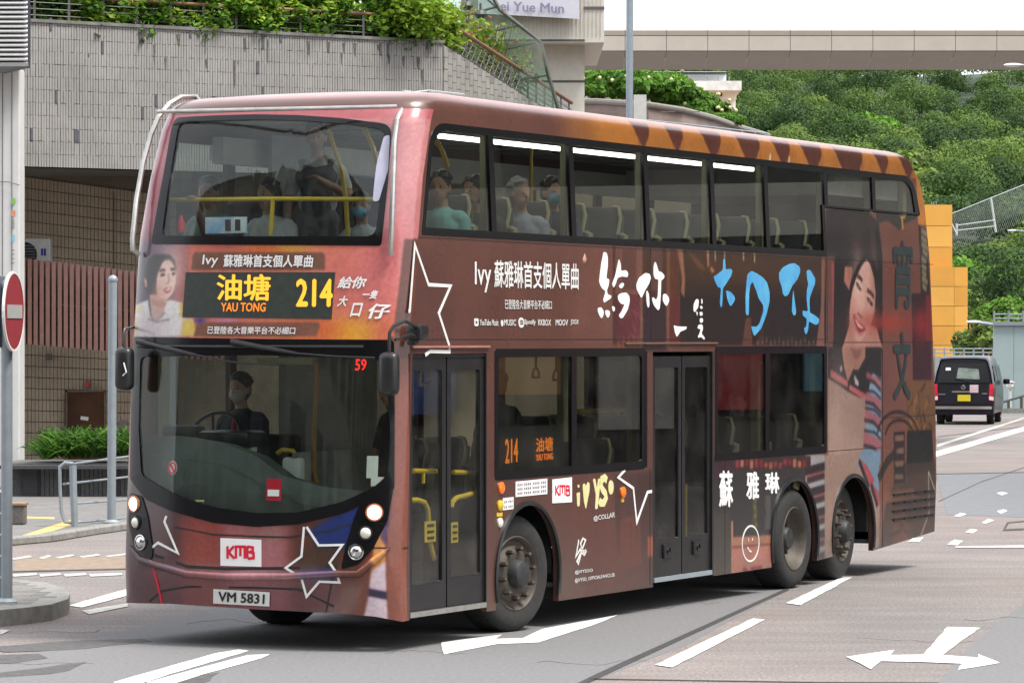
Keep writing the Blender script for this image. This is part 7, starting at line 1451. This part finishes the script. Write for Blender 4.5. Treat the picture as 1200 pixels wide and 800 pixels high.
wn = vr('rear_window', [(-.74, 1.17), (.74, 1.17), (.62, 1.72), (-.62, 1.72)], M['gloss'], r=.06); vr('window_reflection', [(-.2, 1.3), (.45, 1.27), (.42, 1.56), (-.15, 1.60)], mat('painted_reflection', (.16, .20, .17), .3, noise=.5, nscale=4), .026, wn); vr('window_label', [(-.50, 1.52), (-.36, 1.52), (-.36, 1.60), (-.50, 1.60)], M['white'], .03, wn, r=.01)  # pale mottled patch painted on the glass as its reflection
for sx in (-1, 1):
    tl = vr('tail_light', [(sx*.70, .68), (sx*.85, .66), (sx*.84, 1.14), (sx*.73, 1.14)], M['red'], .022, r=.02); vr('reverse_lens', [(sx*.72, .70), (sx*.84, .68), (sx*.84, .78), (sx*.72, .80)], M['white'], .034, tl, r=.01)
vr('chrome_strip', [(-.32, .90), (.40, .90), (.40, .95), (-.32, .95)], M['chrome'], .03); vr('number_plate', [(-.16, .66), (.20, .66), (.20, .84), (-.16, .84)], mat('plate_yellow', (.72, .55, .02), .4, noise=.05), .03, r=.01)
P_ = [(-.13, .82, 0), (.17, .82, 0)]; 
for j, (t, za, zb_) in enumerate((('VB', .76, .82), ('3098', .68, .74))):
    v_, f_ = text_geo(t, .0); xa, xb = (-.06, .10) if j == 0 else (-.13, .17); mb = MB(); mb.add([(xa+(xb-xa)*a, -.034, za+(zb_-za)*b) for a, b in v_], f_).build('plate_text', M['blacktxt'], van) if False else None
MB().box((.02, -.034, .75), (.22, .004, .02)).build('plate_mark', M['blacktxt'], van) if False else None
MB().lathe([(.06, 0), (.06, -.012), (.045, -.014), (.045, -.006)], 20, c=(-.0, -.035, 1.05)).build('badge_ring', M['chrome'], van); MB().box((0, -.045, 1.05), (.15, .008, .022)).build('badge_bar', M['chrome'], van)
vr('pink_sticker', [(.18, .90), (.42, .90), (.42, 1.12), (.18, 1.12)], mat('sticker_pink', (.62, .45, .5), .5, noise=.1), .036, r=.01); vr('bumper_trim', [(-.80, .44), (.80, .44), (.80, .52), (-.80, .52)], M['chrome'], .07, r=.02); vr('bumper', [(-.84, .28), (.84, .28), (.84, .58), (-.84, .58)], vb_, .055, r=.06)
vr('model_badge', [(-.70, .84), (-.50, .84), (-.50, .87), (-.70, .87)], M['chrome'], .02, r=.003); vr('model_badge', [(.52, .86), (.66, .86), (.66, .89), (.52, .89)], M['chrome'], .02, r=.003)
for k, (ya, yb) in enumerate(((.45, 1.5), (1.6, 2.7), (2.8, 3.5))):
    MB().add([(.868, ya, 1.22), (.868, yb, 1.22), (.775, yb-.05, 1.66), (.775, ya+.08, 1.66)], [(0, 1, 2, 3)]).build('side_window', M['gloss'], van)
MB().rbox((1.0, 3.3, 1.18), (.2, .12, .16), .04).build('side_mirror', vb_, van, smooth=True)
for sx in (-1, 1):
    for yy in (.9, 3.9):
        w = link('wheel', None, van, loc=(sx*.70, yy, .31), rz=-math.pi/2*sx*-1); MB().lathe([(.20, -.10), (.29, -.10), (.31, -.07), (.31, .08), (.28, .1), (.2, .1)], 28).build('tyre', M['rubber'], w, smooth=True); MB().lathe([(.2, -.09), (.17, -.06), (.05, -.08), (0, -.08)], 20).build('rim', M['chrome'], w, smooth=True)
MB().tube([(.15, -.03, 1.22), (-.25, -.02, 1.30)], .012).build('rear_wiper', M['black'], van)

# ------------------------------------------------------------------ people
skin = mat('skin', (.40, .22, .15), .55, noise=.08, nscale=12); skin2 = mat('skin_tan', (.30, .165, .11), .55, noise=.08, nscale=12); hairm = mat('hair_black', (.012, .010, .010), .5, noise=.4, nscale=60, bump=.3, bscale=150); hairg = mat('hair_grey', (.26, .25, .24), .6, noise=.4, nscale=60, bump=.3, bscale=150)
def cloth(n, c): return mat('cloth_'+n, c, .85, noise=.14, nscale=9, bump=.3, bscale=60)
eye_m = mat('eye_dark', (.02, .015, .012), .3, noise=.1); lip_m = mat('lips', (.30, .10, .08), .5, noise=.1)
def icap(a, b, ra, rb): return ('c', Vector(a), Vector(b), ra, rb)
def person(label, bx, by, bz, mats, pose=None, heading=math.pi, head_yaw=0., stand=False, hand_l=None, hand_r=None, el_l=None, el_r=None, sleeve=.16, hair='short', mask=None, vest=None, tie=None, group=None, scale=1., lean=0.):
    """one continuous body; local +X is forward, +Y the person's left, z=0 the seat (or the floor when standing)"""
    shirt, trousers, sk, hm = mats; pr = []     # (prim, material index) 0 shirt 1 trousers 2 skin 3 hair 4 eye 5 lips 6 mask 7 vest
    H = .92 if stand else .10
    def add(k, m): pr.append((k, m))
    L = lambda x: Vector((x[0]+lean*max(0, x[2]-H), x[1], x[2]))
    add(icap(L((0, .07, H)), L((0, -.07, H)), .115, .115), 1); add(icap(L((-.02, .05, H+.15)), L((-.02, -.05, H+.15)), .115, .115), 0)
    add(icap(L((-.02, .07, H+.33)), L((-.02, -.07, H+.33)), .12, .12), 0); add(icap(L((-.03, .14, H+.42)), L((-.03, -.14, H+.42)), .075, .075), 0); add(icap(L((-.02, 0, H+.1)), L((-.02, 0, H+.40)), .125, .13), 0)
    add(icap(L((-.025, .0, H+.42)), L((.0, 0, H+.56)), .058, .052), 2); hc_ = L((.025, 0, H+.665))
    cy, sy = math.cos(head_yaw), math.sin(head_yaw)
    def hd(x, y, z): return hc_+Vector((x*cy-y*sy, x*sy+y*cy, z))
    add(('e', hd(0, 0, .02), (.092, .078, .108), head_yaw), 2); add(icap(hd(.035, 0, -.045), hd(.03, 0, -.075), .055, .042), 2)
    add(icap(hd(.088, 0, .02), hd(.106, 0, -.018), .011, .016), 2)
    for q in (-1, 1):
        add(('e', hd(.0, .080*q, -.0), (.02, .012, .032), head_yaw), 2); add(('e', hd(.081, .031*q, .016), (.0105, .0125, .0055), head_yaw), 4); add(icap(hd(.083, .020*q, .037), hd(.077, .044*q, .037), .0035, .003), 3)
    add(icap(hd(.086, .018, -.052), hd(.086, -.018, -.052), .0085, .0085), 5)
    add(('e', hd(-.018, 0, .045), (.097, .088, .105), head_yaw), 3); add(('e', hd(-.03, 0, .0), (.082, .085, .09), head_yaw), 3)
    rh = random.Random(len(label))
    for _k in range(26):
        a_, e_ = rh.uniform(0, 6.28), rh.uniform(.15, 1.45); p_ = (-.020+.092*math.cos(a_)*math.cos(e_), .086*math.sin(a_)*math.cos(e_), .045+.100*math.sin(e_))
        if p_[0] < .045 or p_[2] > .10: add(('e', hd(*p_), (.024, .024, .018), head_yaw), 3)
    if hair == 'long': add(icap(hd(-.05, 0, .02), hd(-.06, 0, -.16), .085, .07), 3); add(icap(hd(-.01, .078, .0), hd(-.02, .075, -.13), .03, .022), 3); add(icap(hd(-.01, -.078, .0), hd(-.02, -.075, -.13), .03, .022), 3)
    if mask: add(('e', hd(.062, 0, -.038), (.052, .062, .052), head_yaw), 6)
    for q, hnd, elb in ((1, hand_l, el_l), (-1, hand_r, el_r)):
        sh = L((-.03, .185*q, H+.40)); el = Vector(elb) if elb else sh+Vector((.06, .05*q, -.27)); hn = Vector(hnd) if hnd else (Vector((.30, .13*q, H+.08)) if not stand else sh+Vector((.08, .06*q, -.52)))
        add(icap(sh, el, .056, .043), 0); 
        if sleeve < .2: mid = sh.lerp(el, .62); pr[-1] = (icap(sh, mid, .060, .054), 0); add(icap(mid, el, .043, .040), 2)
        long_ = sleeve > .3; add(icap(el, hn, .040, .027), 0 if long_ else 2)
        d = (hn-el).normalized(); sd = d.cross(Vector((0, 0, 1))); sd = sd.normalized() if sd.length > .05 else Vector((0, 1, 0)); dn = d.cross(sd)
        if dn.z > 0: dn = -dn
        pc = hn+d*.045; add(icap(hn+sd*.018, pc+sd*.022, .018, .018), 2); add(icap(hn-sd*.018, pc-sd*.022, .018, .018), 2)
        for k, (o, l) in enumerate(((-.030, .032), (-.010, .040), (.011, .037), (.031, .028))):
            a = pc+sd*o+d*.012; b = a+d*l+dn*.010; c = b+d*l*.3+dn*l*.8; add(icap(a, b, .0105, .0095), 2); add(icap(b, c, .0095, .0085), 2)
        tb = hn+sd*(-.026*q); add(icap(tb, tb+sd*(-.022*q)+d*.04+dn*.015, .0125, .011), 2)
    if stand:
        for q in (-1, 1): add(icap((0, .09*q, .86), (.02, .10*q, .48), .088, .058), 1); add(icap((.02, .10*q, .48), (-.02, .10*q, .08), .055, .042), 1); add(icap((-.05, .10*q, .045), (.14, .11*q, .035), .042, .036), 4)
    else:
        for q in (-1, 1): add(icap((.02, .09*q, .09), (.43, .12*q, .10), .085, .062), 1); add(icap((.43, .12*q, .09), (.42, .12*q, -.34), .056, .042), 1); add(icap((.38, .12*q, -.38), (.56, .13*q, -.39), .042, .034), 4)
    if vest: add(icap(L((.02, .0, H+.12)), L((.02, 0, H+.34)), .128, .125), 7); add(icap(L((.0, .12, H+.475)), L((.075, .085, H+.30)), .034, .03), 7); add(icap(L((.0, -.12, H+.475)), L((.075, -.085, H+.30)), .034, .03), 7); add(icap(L((.03, .05, H+.34)), L((.03, -.05, H+.34)), .118, .118), 7)
    if tie: add(icap(L((.105, 0, H+.42)), L((.135, 0, H+.18)), .022, .028), 7)
    mb = MB()
    for k, m in pr:
        if k[0] == 'e':
            t = MB().ball((0, 0, 0), k[2], n=16, m=12); Rm = Matrix.Rotation(k[3], 3, 'Z'); mb.add([Rm @ Vector(v)+k[1] for v in t.v], t.f)
        else:
            _, a, b, ra, rb = k; mb.ball(a, ra, n=12, m=8).ball(b, rb, n=12, m=8)
            if (b-a).length > 1e-4: mb.tube([a, b], [ra, rb], n=12)
    me0 = mb.mesh('body', skin); ob = bpy.data.objects.new('tmp', me0); COL.objects.link(ob)
    rm_ = ob.modifiers.new('r', 'REMESH'); rm_.mode = 'VOXEL'; rm_.voxel_size = .0105; sm = ob.modifiers.new('s', 'SMOOTH'); sm.iterations = 2; sm.factor = .5
    dc = ob.modifiers.new('d', 'DECIMATE'); dc.ratio = .45
    me = bpy.data.meshes.new_from_object(ob.evaluated_get(bpy.context.evaluated_depsgraph_get())); bpy.data.objects.remove(ob); bpy.data.meshes.remove(me0)
    nf = len(me.polygons); C_ = np.zeros(nf*3); me.polygons.foreach_get('center', C_); C_ = C_.reshape(-1, 3); best = np.full(nf, 9.); idx = np.zeros(nf, int)
    for k, m in pr:
        if k[0] == 'e':
            q = C_-np.array(k[1]); c_, s_ = math.cos(k[3]), math.sin(k[3]); q = np.stack([q[:, 0]*c_+q[:, 1]*s_, -q[:, 0]*s_+q[:, 1]*c_, q[:, 2]], 1)/np.array(k[2]); r_ = np.linalg.norm(q, axis=1); d = (r_-1)*min(k[2])
        else:
            a, b = np.array(k[1]), np.array(k[2]); ab = b-a; t = np.clip(((C_-a) @ ab)/max(ab @ ab, 1e-9), 0, 1); d = np.linalg.norm(C_-(a+t[:, None]*ab), axis=1)-(k[3]+(k[4]-k[3])*t)
        if m in (5, 6, 7): d = d-.004
        w = d < best; best[w] = d[w]; idx[w] = m
    me.materials.clear()
    for m in (shirt, trousers, sk, hm, eye_m, lip_m, mask or lip_m, vest or tie or shirt): me.materials.append(m)
    me.polygons.foreach_set('material_index', idx.astype(np.int32)); me.polygons.foreach_set('use_smooth', [True]*nf); me.name = 'person'; me.update()
    o = link('person', me, None, label, 'person', group); o.matrix_world = BUSM @ Matrix.Translation((bx, by, bz)) @ Matrix.Rotation(heading, 4, 'Z') @ Matrix.Scale(scale, 4); return o
def uy(u, x): return busx(u, 300, x)[0]
dkc = cloth('dark_trousers', (.02, .022, .03)); teal_ = cloth('teal', (.12, .32, .30)); gy = cloth('pale_grey', (.34, .38, .36)); wht = cloth('white', (.5, .5, .48)); blk_ = cloth('black', (.012, .012, .014)); navy = cloth('navy', (.012, .018, .05)); chk = cloth('faded_check', (.20, .21, .26)); mask_b = cloth('blue_mask', (.16, .42, .60)); vst = cloth('grey_pinafore', (.07, .075, .09)); redc = cloth('pink_top', (.50, .07, .12)); grn = cloth('grey_green', (.16, .21, .17))
SEATZ = 2.89
X0_ = max(.9, ROW[0]-.03)
hl = BUSM.inverted()
def loc_of(bxp, byp, bzp, heading, P):   # bus point -> person's local
    return (Matrix.Rotation(-heading, 3, 'Z') @ (Vector(P)-Vector((bxp, byp, bzp))))
y1 = uy(246, X0_); hp = Bx(224.5, 230, .27); hl_ = loc_of(X0_, y1, SEATZ-.02, math.pi, hp)
person('man with short black hair gripping the yellow front rail with one hand', X0_, y1, SEATZ-.06, (grn, dkc, skin2, hairm), hand_r=None, hand_l=None, el_r=None, **({'hand_l' if False else 'hand_r': None} if False else {}), head_yaw=-.25) if False else None
q_ = loc_of(X0_, y1, SEATZ-.06, math.pi, hp+Vector((.02, -.0, -.01))); el_ = Vector((q_.x*.55, q_.y*.75-.02, q_.z*.62))
person('man with short black hair gripping the yellow front rail with one hand', X0_, y1, SEATZ-.06, (grn, dkc, skin2, hairm), **{('hand_r' if q_.y < 0 else 'hand_l'): tuple(q_-(q_-el_).normalized()*.06), ('el_r' if q_.y < 0 else 'el_l'): tuple(el_)}, head_yaw=.2)
y2 = uy(316, X0_); person('woman with long black hair and white tee beside the front row centre post', X0_, y2, SEATZ-.09, (wht, dkc, skin, hairm), hair='long', head_yaw=-.3)
person('standing passenger in white shirt and grey pinafore in the upper aisle', 1.25, uy(372, 1.25), 2.45, (wht, vst, skin2, hairm), stand=True, vest=vst, heading=math.pi+.35, hand_l=(.26, .05, 1.25), el_l=(.05, .27, 1.12), lean=.05, sleeve=.16)
person('child in pale grey tee with blue face mask in the front row', X0_+.05, uy(424, X0_+.05), SEATZ-.13, (gy, dkc, skin2, hairm), mask=mask_b, scale=.92, head_yaw=.3)
person('passenger in turquoise tee at the foremost upper side window', ROW[0]+.05, .30, SEATZ-.05, (teal_, dkc, skin2, hairm), head_yaw=.2)
person('passenger in black shirt with dark hair looking down by the first window', ROW[1]+.05, .32, SEATZ-.06, (blk_, dkc, skin2, hairm), head_yaw=-.2, lean=.15, hand_l=(.24, .20, .30), el_l=(-.08, .25, .24))
yP = .30; xP = ROW[2]+.03; person('elderly passenger with grey hair and faded checked shirt looking out', xP, yP, SEATZ-.05, (chk, dkc, skin, hairg), head_yaw=1.0, heading=math.pi+.15)
xQ = ROW[3]-.08; person('man with blue face mask and navy tee resting his arm on the sill', xQ, yP, SEATZ-.02, (navy, dkc, skin, hairm), head_yaw=.95, heading=math.pi+.1, mask=mask_b, hand_l=(.26, .14, .26), el_l=(.02, .27, .20))
person('bus driver in dark jacket and red tie behind the steering wheel', 1.05, uy(279, 1.0), 1.22, (cloth('driver_jacket', (.02, .025, .04)), dkc, skin, hairm), head_yaw=.0, sleeve=.5, hand_r=(.30, -.12, .22), hand_l=(.30, .18, .22), mask=cloth('white_mask', (.45, .42, .40)), tie=cloth('red_tie', (.35, .02, .03)))
person('seated woman in pink and white top in the lower rear window', ux(868, .4, 1.6), .42, 1.0, (redc, dkc, skin, hairm), hair='long', head_yaw=.5)
person('standing passenger in dark clothes seen through the front door', .95, .62, .40, (blk_, dkc, skin2, hairm), stand=True, heading=2.6, hair='long')
person('standing passenger behind the yellow lower rail near the middle door', 4.2, 1.3, .40, (vst, dkc, skin2, hairm), stand=True, heading=1.2)

# ------------------------------------------------------------------ unseen blocks added to darken what the glass and paint mirror
def tower(name, lab, x0, x1, y0, y1, h, m, floors, bays_x, bays_y):
    o = thing(name, lab, 'building', ((x0+x1)/2, (y0+y1)/2, 0)); w, d = x1-x0, y1-y0; MB().box((0, 0, h/2), (w, d, h)).build('wall', m, o)
    gm_ = M['gloss']; fh_ = h/floors; mw = MB().box((0, 0, 0), (w/bays_x*.6, .1, fh_*.55)).mesh('window', gm_); md = MB().box((0, 0, 0), (.1, d/bays_y*.6, fh_*.55)).mesh('window', gm_)
    for f in range(floors):
        for i in range(bays_y):
            for s_ in (-1, 1): link('window', md, o, loc=(s_*(w/2+.02), -d/2+d*(i+.5)/bays_y, fh_*(f+.55)))
        for i in range(bays_x):
            for s_ in (-1, 1): link('window', mw, o, loc=(-w/2+w*(i+.5)/bays_x, s_*(d/2+.02), fh_*(f+.55)))
    MB().box((0, 0, h+.3), (w+.6, d+.6, .6)).build('parapet', m, o)
dkw = mat('dark_stone_facade', (.12, .105, .09), .7, noise=.2, nscale=.6); brw = mat('brown_facade', (.10, .075, .06), .7, noise=.2, nscale=.5); grw = mat('grey_facade', (.14, .135, .13), .7, noise=.2, nscale=.5)
tower('added_block', 'dark stone block added across the street, unseen past the right edge', 24, 46, 30, 62, 26, dkw, 7, 5, 7)
tower('added_block', 'brown block added further along the street, unseen past the right edge', 30, 52, 68, 112, 22, brw, 6, 5, 9)
tower('added_block', 'grey block added unseen behind the photographer to the left', -76, -34, -50, 4, 34, grw, 10, 9, 10)
tower('added_block', 'brown block added unseen behind the photographer', -33.5, 16, -60, -38, 33, brw, 10, 10, 5)

# shopfronts and posters along the foot of the block across the street
sf = [o for o in COL.objects if o.name.startswith('added_block') and o.get('label', '').startswith('dark stone')][0]
for k in range(14):
    c_ = [(.05, .12, .35), (.5, .22, .06), (.55, .5, .45), (.45, .05, .06), (.10, .25, .30), (.35, .25, .45), (.6, .35, .2)][k % 7]
    MB().box((-11.08, -15+k*2.3, 2.2+(k % 3)*.3), (.1, 1.3+(k % 2)*.4, 2.6)).build('shop_poster', mat('poster_%d' % k, c_, .5, noise=.3, nscale=1.2), sf)
MB().box((-11.6, 0, 4.4), (1.2, 31, .35)).build('shop_canopy', mat('canopy_white', (.6, .6, .58), .6, noise=.1), sf)
MB().box((-11.1, 0, 5.6), (.2, 31, .9)).build('shop_fascia', mat('fascia_cream', (.45, .42, .36), .6, noise=.2, nscale=.8), sf)
